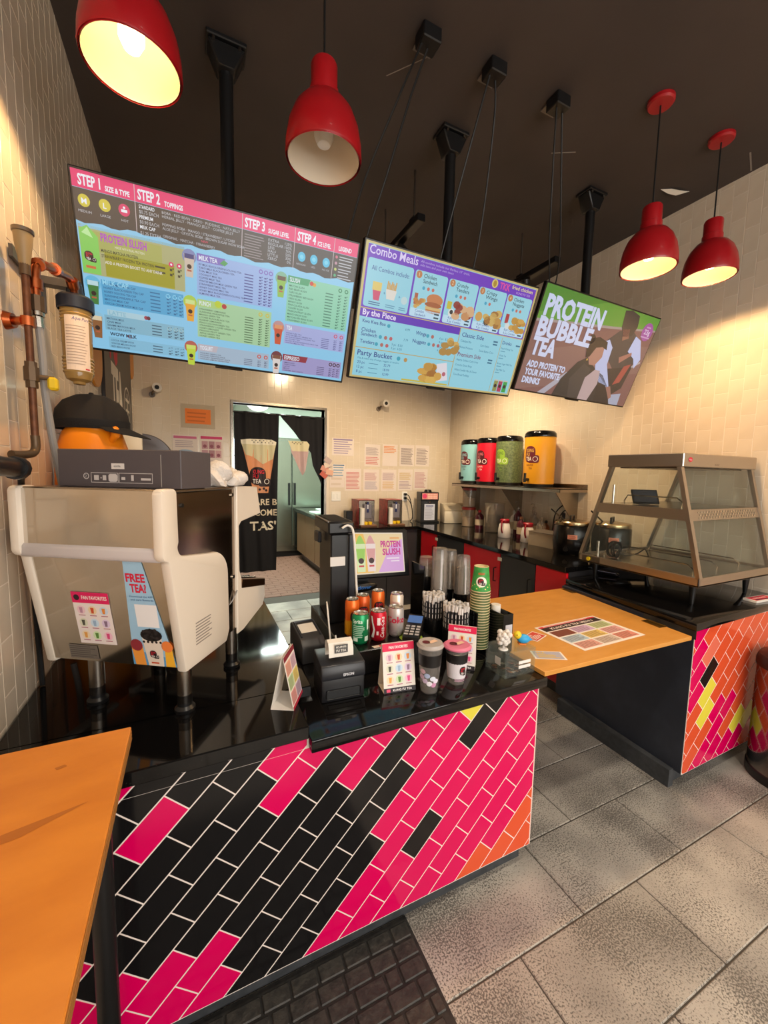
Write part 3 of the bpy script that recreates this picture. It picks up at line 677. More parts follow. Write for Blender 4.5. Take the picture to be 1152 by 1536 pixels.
p.text('All Combos include:', X(.04), Z(.185), .02, G('#2c3c8c'), 4, w=.205)
p.poly([(X(.055), Z(.29)), (X(.1), Z(.29)), (X(.094), Z(.39)), (X(.066), Z(.39))], G('#c8446c'), 4); p.rect(X(.055), Z(.32), X(.1), Z(.26), G('#d8c068'), 5)
p.text('+', X(.112), Z(.34), .016, G('#2c5c8c'), 4); p.text('+', X(.19), Z(.345), .016, G('#2c5c8c'), 4)
for i in range(7): p.poly([(X(.125+.007*i), Z(.30)), (X(.131+.007*i), Z(.30)), (X(.133+.007*i), Z(.235+.01*(i % 3))), (X(.127+.007*i), Z(.235+.01*(i % 3)))], G('#c89c50'), 4)
p.poly([(X(.122), Z(.295)), (X(.178), Z(.295)), (X(.17), Z(.365)), (X(.13), Z(.365))], G('#d8d4cc'), 5); p.circ(X(.222), Z(.35), .018, G('#b8d0d4'), 4)
p.lines(X(.045), X(.105), Z(.43), Z(.40), 2, G('#2c5c8c'), 4); p.lines(X(.13), X(.18), Z(.43), Z(.40), 2, G('#5c94b0'), 4); p.lines(X(.2), X(.24), Z(.43), Z(.40), 2, G('#5c94b0'), 4)
def nuggets(cx, cz, s, n, cols, l=5, seed=1):
    rr = random.Random(seed)
    for i in range(n): p.circ(cx+(rr.random()-.5)*s*1.5, cz+(rr.random()-.5)*s*.9, s*(.28+.14*rr.random()), G(rr.choice(cols)), l+i % 3, n=9, rz=s*(.2+.1*rr.random()))
for i, (a, bb, n1, n2, c1, c2) in enumerate(((.258, .436, 'Chicken', 'Sandwich', 'Combo', 'Sandwich'), (.446, .62, 'Crunchy', 'Tenders', '4 pc Combo', '3 pc Combo'), (.628, .805, 'Crispy', 'Wings', '6 pc Combo', '4 pc Combo'), (.812, .982, 'Chicken', 'Nuggets', '8 pc Combo', '6 pc Combo'))):
    p.rrect(X(a), Z(.448), X(bb), Z(.105), .012, G('#94cedd'), 3)
    p.circ(X(a+.02), Z(.135), .017, G('#b87a4c'), 4); p.text(str(i+1), X(a+.02), Z(.147), .016, G('#f0d8b0'), 5, align='C')
    p.text(n1, X(a+.046), Z(.15), .018, G('#2a4a58'), 4, w=.075, bold=.01); p.text(n2, X(a+.046), Z(.188), .018, G('#2a4a58'), 4, w=.085, bold=.01)
    for k, c in enumerate(('#3ca0c0', '#c06a5c', '#c06a5c')[:3 if i != 2 else 2]): p.circ(X(a+.055+.026*k), Z(.225), .0085, G(c), 4, n=10)
    q(a+.004, .385, bb-.004, .445, G('#b8d8ec'), 4)
    p.text(c1, X(a+.03), Z(.41), .0125, G('#2a3a8c'), 5); p.text(c2, X(a+.03), Z(.438), .0125, G('#2a3a8c'), 5)
    p.rect(X(bb-.04), Z(.408), X(bb-.012), Z(.395), G('#2a4a58'), 5); p.rect(X(bb-.04), Z(.436), X(bb-.012), Z(.423), G('#2a4a58'), 5)
cx, cz = X(.385), Z(.325)
p.circ(cx, cz+.018, .05, G('#c07a4c'), 4, rz=.028); p.circ(cx-.005, cz-.006, .052, G('#a05a34'), 5, rz=.013); p.rect(cx-.05, cz-.03, cx+.046, cz-.016, G('#d0b074'), 5); p.circ(cx, cz-.035, .048, G('#b8743c'), 4, rz=.012)
nuggets(X(.30), Z(.34), .04, 9, ('#c8a058', '#b87c40'), seed=2); p.rect(X(.272), Z(.355), X(.29), Z(.27), G('#a8583c'), 5)
nuggets(X(.56), Z(.33), .07, 14, ('#c08a5c', '#a86a44', '#d0a880', '#8c3c34'), seed=3); p.rect(X(.458), Z(.335), X(.485), Z(.275), G('#c0b43c'), 5); p.circ(X(.49), Z(.36), .02, G('#d8dcd8'), 5); p.circ(X(.49), Z(.355), .011, G('#2c3034'), 6)
nuggets(X(.75), Z(.335), .07, 13, ('#c8a860', '#b88c48', '#9c6c34'), seed=4); p.circ(X(.715), Z(.37), .02, G('#2c2c34'), 5); p.circ(X(.66), Z(.34), .024, G('#c89a54'), 5)
nuggets(X(.925), Z(.35), .065, 12, ('#b88a3c', '#c89c4c', '#a07030'), seed=5); p.rect(X(.832), Z(.345), X(.855), Z(.265), G('#a83038'), 5); p.circ(X(.855), Z(.365), .017, G('#cfd8d8'), 5)
q(.012, .462, .567, .522, G('#5a26b0'), 2); p.text('By the Piece', X(.025), Z(.508), .026, G('#e6dcf4'), 3, w=.185, bold=.02)
q(.012, .755, .569, .761, G('#b89a4c'), 3); q(.567, .462, .571, .98, G('#b89a4c'), 3); q(.848, .475, .851, .98, G('#b89a4c'), 3); q(.012, .455, .988, .462, G('#c2b070'), 3)
D = G('#263c84'); T_ = G('#2a6c8c')
for s, u, v, h in (('Kwa Kwa Bao', .03, .565, .016), ('Chicken', .03, .632, .017), ('Sandwich', .03, .665, .017), ('Tenders', .03, .722, .017), ('Wings', .315, .585, .018), ('Nuggets', .305, .652, .018)): p.text(s, X(u), Z(v), h, D, 3, bold=.01)
for u, v, n in ((.165, .56, 1), (.13, .655, 3), (.115, .715, 3), (.385, .58, 2), (.40, .645, 3)):
    for k in range(n): p.circ(X(u+.028*k), Z(v), .0095, G(('#2f9cb4', '#a8645c', '#b4545c')[k]), 3, n=10)
for s, u, v in (('6.99', .255, .57), ('7.79', .255, .655), ('5 pc  8.50', .195, .705), ('3 pc  6.50', .195, .735), ('6 pc  8.29', .455, .59), ('4 pc  6.50', .455, .62), ('8 pc  6.50', .455, .66), ('6 pc  5.29', .455, .69)): p.text(s, X(u), Z(v), .0115, T_, 3)
nuggets(X(.53), Z(.64), .07, 9, ('#b8944c', '#c8a45c', '#a8803c'), seed=6)
p.text('Party Bucket', X(.025), Z(.818), .025, D, 3, w=.20, bold=.012); p.circ(X(.245), Z(.803), .011, G('#2f9cb4'), 3); p.circ(X(.285), Z(.806), .011, G('#b08a4c'), 3)
p.text('Mix & match any of wings, nuggets or tenders', X(.03), Z(.848), .0095, T_, 3, w=.24)
for i, (a, bb) in enumerate((('20 pc', '32.79'), ('12 pc', '18.99'), ('8 pc', '12.99'))): p.text(a, X(.03), Z(.885+.038*i), .014, D, 3); p.rect(X(.09), Z(.878+.038*i), X(.14), Z(.874+.038*i), T_, 3); p.text(bb, X(.17), Z(.885+.038*i), .013, D, 3)
p.poly([(X(.47), Z(.80)), (X(.53), Z(.775)), (X(.555), Z(.93)), (X(.49), Z(.955))], G('#d8d4dc'), 3); p.circ(X(.525), Z(.88), .012, G('#b05a6c'), 4)
nuggets(X(.44), Z(.89), .085, 16, ('#b88a3c', '#c89a44', '#a06a30', '#d0a850'), seed=7); q(.28, .965, .56, .98, G('#c0b040'), 4)
p.text('Classic Side', X(.585), Z(.53), .022, D, 3, w=.155, bold=.01); p.text('Premium Side', X(.585), Z(.70), .022, G('#742c5c'), 3, w=.165, bold=.01); p.text('Drinks', X(.858), Z(.53), .018, D, 3, w=.07, bold=.01)
for s, u, v in (('Coleslaw Mix', .585, .575), ('Corn Salad', .715, .585), ('Mashed Potatoes', .585, .628), ('Sweet Butter Corn', .715, .632), ('Hearty Golden Curly Fries', .585, .74), ('Crunchy Onion Rings', .585, .785), ('White Cheddar Mac & Cheese', .585, .83), ('Taro Bread Pudding', .585, .873)): p.text(s, X(u), Z(v), .0115, T_, 3, w=.0062*len(s))
for s, v in (('Peach Oolong Tea', .575), ('Green Tea', .64), ('Brown Sugar Milk Tea', .715), ('Thai Milk Tea', .775)): p.text(s, X(.858), Z(v), .0105, T_, 3, w=.0058*len(s)); p.rect(X(.858), Z(v+.022), X(.89), Z(v+.014), G('#5c9cb4'), 3)
for u, v in ((.795, .53), (.795, .555), (.79, .70), (.79, .725), (.955, .53)): p.rect(X(u), Z(v), X(u+.03), Z(v-.014), T_, 3)
for u, c in ((.885, '#8c8c4c'), (.918, '#a83058'), (.953, '#2f9c48')): p.rect(X(u)-.015, Z(.975), X(u)+.016, Z(.87), G(c), 4); p.circ(X(u), Z(.92), .011, G('#2c1c24'), 5, n=10); p.rect(X(u)-.015, Z(.872), X(u)+.016, Z(.86), G('#c0b8a8'), 5)
# ---------- screen three: protein bubble tea
t3, X, Z, W, H = tv('advert screen reading PROTEIN BUBBLE TEA with two people on a track', (2.445, 1.942, 2.402), .372, -.005, -.018)
p = Print('menu_picture', t3, flat_y(-.0005), label='lit advert picture')
q = lambda *a: screen_rect(p, X, Z, *a)
PT = lambda pts, c, l: p.poly([(X(u), Z(v)) for u, v in pts], G(c), l)
q(0, 0, 1, 1, G('#7c5450'), 0); PT([(0, 0), (1, 0), (1, .12), (.6, .20), (0, .31)], '#5c9430', 1); PT([(0, 0), (.5, 0), (.1, .2), (0, .25)], '#4a8428', 2)
PT([(0, .31), (.6, .2), (1, .12), (1, .14), (.6, .225), (0, .335)], '#9c8c88', 2); PT([(.0, .62), (.4, .45), (1, .3), (1, .6), (.3, .9), (0, 1)], '#84605a', 1)
PT([(.18, 1), (.36, .74), (.40, .74), (.24, 1)], '#a8a4b0', 2); PT([(.83, .62), (.98, .47), (.985, .49), (.84, .65)], '#b0a4a4', 2)
# standing helper bending down
PT([(.60, .34), (.68, .22), (.80, .19), (.90, .27), (.93, .45), (.90, .62), (.78, .66), (.70, .56), (.64, .5)], '#3c3638', 3)
PT([(.66, .02), (.72, -.0), (.80, .03), (.82, .14), (.80, .24), (.72, .27), (.68, .18)], '#2a2628', 4); PT([(.70, .2), (.76, .18), (.78, .27), (.73, .31)], '#8a5a4c', 4)
PT([(.56, .38), (.62, .33), (.67, .40), (.68, .58), (.78, .82), (.72, .86), (.60, .68), (.56, .55)], '#b4bce0', 5); PT([(.84, .23), (.90, .26), (.97, .45), (.94, .56), (.90, .46), (.82, .4)], '#b8c0e4', 5)
PT([(.72, .83), (.79, .80), (.84, .92), (.80, .97), (.75, .93)], '#96685c', 6); PT([(.76, .48), (.86, .40), (.87, .43), (.78, .54)], '#a06a5c', 6); PT([(.84, .56), (.90, .52), (.86, .74), (.80, .78)], '#a0443c', 6); PT([(.70, .62), (.92, .55), (.90, .80), (.82, .9), (.76, .8)], '#2c2628', 4)
PT([(.80, .90), (.92, .86), (.93, 1), (.80, 1)], '#a0a4b8', 4)
# crouching woman
PT([(.30, 1), (.33, .82), (.42, .62), (.49, .55), (.60, .66), (.68, .70), (.80, .86), (.82, 1)], '#262628', 5); PT([(.48, .62), (.55, .66), (.54, .98), (.44, 1), (.40, .8)], '#3a3636', 6)
PT([(.53, .76), (.59, .66), (.64, .66), (.66, .8), (.62, 1), (.53, 1)], '#b49c9c', 7); PT([(.48, .42), (.54, .36), (.60, .41), (.61, .52), (.57, .62), (.52, .62), (.49, .54)], '#a87868', 7)
PT([(.45, .46), (.47, .36), (.53, .33), (.61, .36), (.625, .44), (.58, .42), (.53, .44), (.50, .54), (.47, .56)], '#1c1618', 8); p.circ(X(.47), Z(.365), .028, G('#1c1618'), 8); p.circ(X(.49), Z(.575), .007, G('#c8a050'), 8)
PT([(.66, .78), (.74, .8), (.82, .95), (.84, 1), (.68, 1)], '#1e1c20', 7)
for s, u, v, h, wd in (('PROTEIN', .03, .262, .108, .475), ('BUBBLE', .022, .452, .102, .44), ('TEA', .022, .632, .098, .19)): p.text(s, X(u), Z(v), h, G('#c8d0ec'), 9, w=wd*W, bold=.045)
for s, v, wd in (('ADD PROTEIN TO', .757, .31), ('YOUR FAVORITE', .838, .285), ('DRINKS', .92, .14)): p.text(s, X(.03), Z(v), .036, G('#c8d0ec'), 9, w=wd*W, bold=.045)
p.circ(X(.925), Z(.16), .055, G('#9c4a98'), 4, rz=.058); p.text('23g', X(.925), Z(.185), .03, G('#d8c0dc'), 5, align='C', bold=.02); p.rect(X(.905), Z(.12), X(.945), Z(.105), G('#c090c0'), 5); p.rect(X(.88), Z(.225), X(.965), Z(.21), G('#c090c0'), 5)
# ---------- ceiling mounts
for (x, y), tx, nm in (((.19, 2.16), .19, 'the wide tea menu screen'), ((1.375, 2.09), 1.36, 'the purple chicken menu screen'), ((2.50, 2.06), 2.49, 'the protein advert screen')):
    t = thing('ceiling_mount', 'black pole mount dropping from the ceiling to %s' % nm, 'mount', (x, y, ZC), group='screen ceiling mounts')
    MB(t).box(x-.085, y-.06, ZC-.02, x+.085, y+.06, ZC-.0005, .004).build('ceiling_plate', m_blackmetal, t)
    b = MB(t); b.prism([(x-.08, ZC-.02), (x+.08, ZC-.02), (x+.035, ZC-.12), (x-.035, ZC-.12)], 'y', y-.045, y+.045, bev=.006); b.build('collar', m_blackmetal, t)
    for s in (-.055, .055): MB(t).cyl((x+s, y-.05, ZC-.022), (x+s, y-.05, ZC-.034), .007, n=6).build('bolt', m_steel_d, t)
    b = MB(t); b.cyl((x, y, ZC-.1), (x, y, 2.42), .03, n=20); b.cyl((x, y, 2.66), (x, y, 2.58), .036, n=20); b.build('pole', m_blackmetal, t)
    b = MB(t); b.box(x-.13, y-.035, 2.36, x+.13, y-.012, 2.44, .003); b.box(x-.12, y-.075, 2.36, x-.1, y-.012, 2.42).box(x+.1, y-.075, 2.36, x+.12, y-.012, 2.42); b.build('bracket', m_blackmetal, t)
# ---------- junction boxes and the cords to the screens
m_cord = mat('black cord', '#0e0e0f', rough=.5)
for i, (x, y, paths) in enumerate(((.979, 1.692, [[(.98, 1.70, 3.42), (.93, 1.75, 3.25), (.86, 1.84, 2.95), (.81, 1.95, 2.72), (.80, 2.03, 2.55)], [(.95, 1.69, 3.43), (.86, 1.75, 3.2), (.76, 1.9, 2.9), (.70, 2.0, 2.60)]]),
                                   (1.331, 1.676, [[(1.34, 1.68, 3.42), (1.37, 1.71, 3.3), (1.42, 1.82, 3.0), (1.45, 1.92, 2.76), (1.46, 2.02, 2.56)], [(1.30, 1.67, 3.42), (1.27, 1.74, 3.2), (1.25, 1.9, 2.85), (1.24, 2.01, 2.6)]]),
                                   (1.731, 1.66, [[(1.71, 1.65, 3.42), (1.76, 1.70, 3.2), (1.90, 1.83, 2.9), (2.02, 1.93, 2.73), (2.06, 2.03, 2.58)], [(1.76, 1.66, 3.42), (1.88, 1.75, 3.15), (2.04, 1.88, 2.85), (2.12, 2.02, 2.6)]]))):
    nm = ('tea', 'chicken', 'protein')[i]
    t = thing('junction_box', 'black ceiling power box with cords hanging to the %s screen' % nm, 'power box', (x, y, ZC), group='ceiling power boxes')
    MB(t).box(x-.045, y-.04, ZC-.06, x+.045, y+.04, ZC-.0005, .004).build('box', m_blackmetal, t)
    MB(t).box(x-.03, y+.04, ZC-.008, x+.06, y+.09, ZC-.0008).build('cover_plate', mat('grey plate', '#6c6662', rough=.4), t)
    for pth in paths: MB(t).tube(pth, .0045, 6, smooth=5).build('cord', m_cord, t)
# ================================================================== PENDANT LAMPS
m_lred = mat('red enamel', '#9c1018', rough=.32, coat=.2)
m_lin = mat('white enamel', '#ddd2c0', rough=.5)
m_bulb = mat('lit bulb', '#ffd690', emit=11)
m_bulboff = mat('frosted bulb', '#e8e6e0', rough=.3)
def pendant(x, y, zr, lit, label, watt=27):
    t = thing('pendant_lamp', label, 'lamp', (x, y, ZC), group='red pendant lamps')
    o = [(.131, 0), (.133, .006), (.131, .05), (.122, .10), (.104, .145), (.078, .178), (.052, .192), (.048, .194)]
    MB().lathe([(r, z+zr-ZC) for r, z in o]+[(r-.003, z+zr-ZC-.002) for r, z in o[::-1]]+[(.128, zr-ZC)], n=40).build('shade', [m_lred], t)
    MB().lathe([(max(.018, r-.007), z+zr-ZC-(.007 if z > .02 else -.001)) for r, z in o]+[(.018, zr-ZC+.18)], n=40).build('shade_lining', m_lin, t)
    MB().lathe([(.050, zr-ZC+.185), (.050, zr-ZC+.225), (.046, zr-ZC+.228), (.046, zr-ZC+.30), (.042, zr-ZC+.308), (.008, zr-ZC+.312), (0, zr-ZC+.312)], n=28).build('neck', m_lred, t)
    MB().cyl((0, 0, zr-ZC+.31), (0, 0, -.02), .004, n=8).build('cord', m_cord, t)
    MB().lathe([(0, -.026), (.055, -.024), (.062, -.016), (.062, -.0005)], n=28).build('canopy', m_lred, t)
    MB().lathe([(0, zr-ZC+.045), (.022, zr-ZC+.05), (.034, zr-ZC+.075), (.034, zr-ZC+.10), (.02, zr-ZC+.135), (.017, zr-ZC+.185)], n=20).build('bulb', m_bulb if lit else m_bulboff, t)
    if lit:
        l = bpy.data.lights.new('pendant_light', 'SPOT'); l.energy = watt; l.color = WARM; l.spot_size = R(156); l.spot_blend = .25; l.shadow_soft_size = .05
        lo = bpy.data.objects.new('pendant_light', l); COL.objects.link(lo); lo.location = (x, y, zr+.001)
pendant(-.125, 1.505, 2.735, True, 'glowing red pendant lamp close to the left tiled wall')
pendant(.452, 1.495, 2.665, False, 'unlit red pendant lamp showing its white inside, over the tea menu screen')
pendant(2.20, 1.435, 2.665, True, 'lit red pendant lamp hanging before the protein advert screen')
pendant(2.735, 1.42, 2.735, True, 'lit red pendant lamp closest to the right tiled wall')
# ================================================================== SPOTLIGHT TRACKS
def spot(loc, aim, watt, col, ang=95):
    l = bpy.data.lights.new('track_spot', 'SPOT'); l.energy = watt; l.color = col; l.spot_size = R(ang); l.spot_blend = .7; l.shadow_soft_size = .03
    o = bpy.data.objects.new('track_spot', l); COL.objects.link(o); o.location = loc; o.rotation_euler = (Vector(aim)-Vector(loc)).to_track_quat('-Z', 'Y').to_euler()
for x, y0, y1, z, rods, nm, heads in ((1.33, 2.32, 2.98, 3.13, (2.42, 2.85), 'purple menu screen', ((2.62, (.6, 4.6, 1.2)), (2.86, (1.8, 4.5, 1.0)))), (2.42, 2.24, 3.3, 3.10, (2.61, 3.2), 'protein advert screen', ((2.55, (2.9, 2.9, .9)), (2.85, (2.6, 4.2, .9)), (3.12, (3.1, 3.7, 1.2))))):
    t = thing('light_track', 'black suspended spotlight track on thin rods behind the %s' % nm, 'light', (x, (y0+y1)/2, z), group='suspended spotlight tracks')
    MB(t).box(x-.028, y0, z, x+.028, y1, z+.045, .004).build('rail', m_blackmetal, t)
    for yr in rods:
        MB(t).cyl((x, yr, z+.045), (x, yr, ZC-.001), .006, n=8).build('rod', m_steel_d, t)
        MB(t).box(x-.02, yr-.03, z+.045, x+.02, yr+.03, z+.065, .002).build('clip', m_blackmetal, t)
    for hy, aim in heads:
        p0 = Vector((x, hy, z-.05)); d = (Vector(aim)-p0).normalized()
        b = MB(t); b.cyl((x, hy, z), (x, hy, z-.05), .01, n=8); b.build('head_arm', m_blackmetal, t)
        b = MB(t); b.cyl(p0-d*.05, p0+d*.06, .034, n=20); h_ = b.build('spot_head', m_blackmetal, t)
        MB(t).cyl(p0+d*.0602, p0+d*.0612, .028, n=20).build('spot_lens', mat('lit spot lens', '#ffe4ba', emit=4), h_)
        spot(p0+d*.075, aim, 66, NEUT)
# unseen ceiling lamps added to brighten the customer floor and table top
for i, (x, y) in enumerate(((.5, .15), (2.0, .15), (.5, -1.5), (2.0, -1.5))):
    t = thing('fill_downlight', 'round recessed ceiling downlight over the customer floor, %s' % ('above the bar table', 'in front of the display counter', 'near the storefront by the left wall', 'near the storefront by the right wall')[i], 'light', (x, y, ZC), group='recessed downlights')
    MB().lathe([(.075, -.004), (.095, -.004), (.095, -.0005), (.075, -.0005)], n=28).build('trim_ring', mat('black trim ring', '#1c1a19', rough=.5), t)
    MB().cyl((0, 0, -.003), (0, 0, -.0008), .074, n=28).build('lens', mat('lit downlight lens', '#fff0dc', emit=6), t)
    l = bpy.data.lights.new('fill_downlight', 'SPOT'); l.energy = 75; l.color = (1, .88, .72); l.spot_size = R(104); l.spot_blend = .8; l.shadow_soft_size = .07
    o = bpy.data.objects.new('fill_downlight_beam', l); COL.objects.link(o); o.location = (x, y, ZC-.02)
# kitchen ceiling light
kl = thing('ceiling_light', 'white kitchen ceiling light panel beyond the curtain', 'light', (1.3, 6.4, 3.0))
MB(kl).box(.9, 5.8, 2.96, 1.7, 7.0, 2.999, .004).build('frame', mat('white plastic', '#e8e6e0', rough=.4), kl)
MB(kl).box(.93, 5.83, 2.955, 1.67, 6.97, 2.962).build('diffuser', mat('lit panel', '#f2fff8', emit=4), kl)
area_light('kitchen_panel', (1.3, 6.4, 2.95), .7, 1.1, 150, COOL)
# flake of paint hanging from the ceiling
t = MB(); t.faces([(0, 0, 0), (.06, .012, -.014), (.12, .016, -.02), (.2, 0, 0), (.12, -.018, -.012), (.06, -.02, -.006), (0, 0, .0015), (.06, .012, -.012), (.12, .016, -.018), (.2, 0, .0015), (.12, -.018, -.010), (.06, -.02, -.004)], [(0, 1, 2, 3, 4, 5), (11, 10, 9, 8, 7, 6), (0, 6, 7, 1), (1, 7, 8, 2), (2, 8, 9, 3), (3, 9, 10, 4), (4, 10, 11, 5), (5, 11, 6, 0)])
o = t.build('paint_flake', mat('white plaster flake', '#e2dcd0', rough=.7)); o.location = (2.86, 1.82, ZC-.003); o.rotation_euler = (0, 0, R(-22)); tag(o, 'white flake of peeling ceiling paint near the red lamps', 'paint flake')
# ================================================================== ESPRESSO MACHINE (rotated on the side counter)
m_white = mat('warm white plastic', '#ddd2c3', rough=.35, coat=.1)
m_mirror = mat('polished steel panel', '#d2cbc2', rough=.12, metal=1, bump=.01, bscale=6)
m_smoke = mat('dark polished side panel', '#a89888', rough=.16, metal=1)
m_blackp = mat('black plastic', '#111112', rough=.35)
em = thing('espresso_machine', 'white and steel automatic coffee machine seen from behind on tall steel feet', 'coffee machine', (-.031, 1.303, ZL), R(-32.7))
XA, XB = -.432, .028
for x, y in ((0, 0), (-.292, 0), (.0, .285), (-.292, .285)):
    f = MB().cyl((x, y, .03), (x, y, .15), .021, n=24).build('foot', m_steel, em)
    MB().lathe([(.027, 0), (.029, .004), (.029, .012), (.021, .02), (.021, .055), (.0, .055)], (x, y, 0), n=24).build('rubber_pad', m_blackp, f)
# inner body
MB().prism([(-.02, .145), (-.075, .49), (-.09, .505), (-.09, .66), (.29, .66), (.29, .145)], 'x', XA+.012, XB-.012).build('body', m_smoke, em)
# steel rear panels
b = MB(); b.prism([(-.028, .147), (-.083, .478), (-.078, .478), (-.023, .147)], 'x', XA+.018, XB-.018); b.build('lower_back_panel', m_mirror, em)
b = MB(); b.prism([(-.100, .515), (-.100, .668), (-.094, .668), (-.094, .515)], 'x', XA+.03, XB-.03); b.build('upper_back_panel', m_mirror, em)
b = MB(); b.prism([(-.103, .476), (-.108, .485), (-.108, .508), (-.1, .516), (-.07, .516), (-.07, .476)], 'x', XA+.02, XB-.02, bev=.004, seg=2); b.build('trim_bar', mat('pearl grey trim', '#bdb6b6', rough=.3), em)
MB().box(XA+.01, -.095, .662, XB-.01, .30, .672, .003).build('top_plate', m_steel, em)
def arc(cx, cy, r, a0, a1, n=6): return [(cx+r*math.cos(R(a0+(a1-a0)*i/n)), cy+r*math.sin(R(a0+(a1-a0)*i/n))) for i in range(n+1)]
prof = [(-.03, .135), (-.09, .475)] + arc(-.09, .50, .025, 230, 180, 4) + [(-.115, .655)] + arc(-.10, .66, .015, 180, 90, 3) + [(-.06, .675), (-.048, .668), (-.045, .525)] + arc(-.02, .512, .03, 180, 262, 4) + [(.08, .468)] + arc(.13, .37, .092, 92, 0, 8) + [(.225, .17), (.205, .132)]
front = [(.285, .125), (.292, .672), (.46, .664), (.49, .555), (.325, .54), (.306, .525), (.306, .36), (.325, .318), (.52, .268), (.528, .20), (.505, .165), (.33, .125)]
for x0, x1 in ((XB-.03, XB), (XA, XA+.03)):
    MB().prism(prof, 'x', x0, x1, bev=.007, seg=2).build('side_shell', m_white, em)
    MB().prism(front, 'x', x0+.002, x1-.002, bev=.003, seg=1).build('front_shell', m_white, em)
for z in (.64, .345): MB().cyl((XB-.013, .272, z), (XB-.007, .272, z), .007, n=12).build('screw', m_chrome, em)
MB().cyl((XB-.013, -.015, .625), (XB-.007, -.015, .625), .006, n=10).build('lock', m_blackp, em)
MB().box(XA+.03, .292, .545, XB-.03, .46, .66, .004).build('brew_head', m_white, em)
MB().box(XA+.03, .29, .15, XB-.03, .305, .54).build('front_panel', m_blackp, em)
b = MB(); b.prism([(.318, .29), (.318, .325), (.522, .275), (.522, .245)], 'x', XA+.01, XB+.001, bev=.002); b.build('drip_tray', mat('bronze tinted steel', '#8a6a4c', rough=.3, metal=1), em)
b = MB()
for i in range(9): b.box(XA+.03, .332+i*.02, .3215-.0049*i, XB-.03, .342+i*.02, .3255-.0049*i)
b.build('tray_grille', m_steel, em)
MB().prism([(.31, .135), (.31, .285), (.515, .24), (.51, .18)], 'x', XA+.03, XB-.03).build('tray_base', m_white, em)
b = MB(); b.box(-.27, .36, .46, -.13, .42, .548, .008); b.build('spout', m_blackp, em)
MB().tube([(XB-.02, .235, .24), (XB-.008, .26, .26), (XB-.004, .288, .29)], .0025, 6, smooth=4).build('cable', mat('grey cable', '#8c8884', rough=.5), em)
p = Print('rating_text', em, flat_x(XB+.0002)); p.lines(.02, .11, .195, .27, 8, ink('#8a8078'), 1, t=.4)
# stickers on the machine's back: slanted lower panel
def backpl(x, z, l): return (x, -.028-(z-.147)*(.055/.331)-.0012-l*LAY, z)
p = Print('fan_favorites_sticker', em, backpl, label='pink sticker reading FAN FAVORITES with nine drinks')
p.rect(-.30, .208, -.182, .372, ink('#e8dcd8'), 1); p.rect(-.30, .338, -.182, .372, ink('#d8185c'), 2); p.text('FAN FAVORITES', -.268, .35, .011, ink('#f2e8e4'), 3, w=.08, bold=.02); p.circ(-.284, .355, .009, ink('#2c1820'), 3)
dc = ['#b98aa0', '#c8502c', '#e08a3c', '#4c4c40', '#9ab4d0', '#8c7088', '#e0a050', '#5c8a3c', '#d84a80']
def nine(p, x0, z0, dx, dz, r, l=2):
    for i in range(9):
        x, z = x0+dx*(i % 3), z0-dz*(i//3)
        p.circ(x, z, r, ink(('#e8c4cc', '#e8d0a8', '#c8d8e8', '#d8d8c0', '#c8dcec', '#dcc8e0', '#ecd8b8', '#d0e4b8', '#f0c0d0')[i]), l, n=14); p.poly([(x-r*.4, z+r*.6), (x+r*.4, z+r*.6), (x+r*.28, z-r*.7), (x-r*.28, z-r*.7)], ink(dc[i]), l+1)
        p.rect(x-r*.8, z-r*1.35, x+r*.8, z-r*1.15, ink('#b06a7c'), l)
nine(p, -.277, .316, .036, .04, .0135)
p = Print('free_tea_sticker', em, backpl, label='blue sticker reading FREE TEA? with a bubble tea cup')
S = lambda z: (-.118-.02*(.472-z)/.33, -.061+.061*(.472-z)/.33)
p.poly([(-.138, .15), (0, .15), (-.061, .472), (-.118, .472)], ink('#9cc4e0'), 1); p.poly([(-.138, .15), (0, .15), (-.004, .175), (-.137, .2)], ink('#5c9ccc'), 2)
p.text('FREE', -.116, .413, .024, ink('#d01c3c'), 3, w=.058, bold=.035); p.text('TEA?', -.108, .382, .024, ink('#d01c3c'), 3, w=.05, bold=.035)
p.text('Download the APP', -.114, .366, .006, ink('#2c5c8c'), 3, w=.072); p.text('and earn Rewards', -.112, .356, .006, ink('#2c5c8c'), 3, w=.07)
p.rect(-.104, .275, -.036, .345, ink('#e8e8ea'), 3)
p.poly([(-.098, .255), (-.034, .255), (-.04, .15), (-.088, .15)], ink('#e0d2c4'), 4); p.circ(-.066, .25, .034, ink('#1c1818'), 5, rz=.02)
for i in range(26): p.circ(-.066+.03*math.cos(i*2.4)*(i/26)**.5, .252+.017*math.sin(i*2.4)*(i/26)**.5, .005, ink(('#2c2626', '#0f0c0c')[i % 2]), 6, n=8)
for i in range(5): p.circ(-.092+.013*i, .228, .004, ink('#2c2020'), 5, n=8)
logo(p, -.066, .188, .026, 6); p.poly([(-.136, .21), (-.1, .215), (-.096, .15), (-.13, .15)], ink('#e8963c'), 3); p.circ(-.118, .215, .019, ink('#8c2c34'), 4); p.poly([(-.03, .215), (-.008, .21), (-.004, .15), (-.034, .15)], ink('#eeb030'), 3); p.circ(-.022, .216, .018, ink('#e8803c'), 4)
p.rect(-.078, .158, -.054, .163, ink('#c8502c'), 6)
p = Print('rating_plate', em, backpl); p.rect(-.345, .155, -.25, .20, mat('etched plate', '#8c847c', rough=.4, metal=.6), 1); p.lines(-.342, -.255, .158, .198, 6, ink('#5c544e'), 2, t=.4)
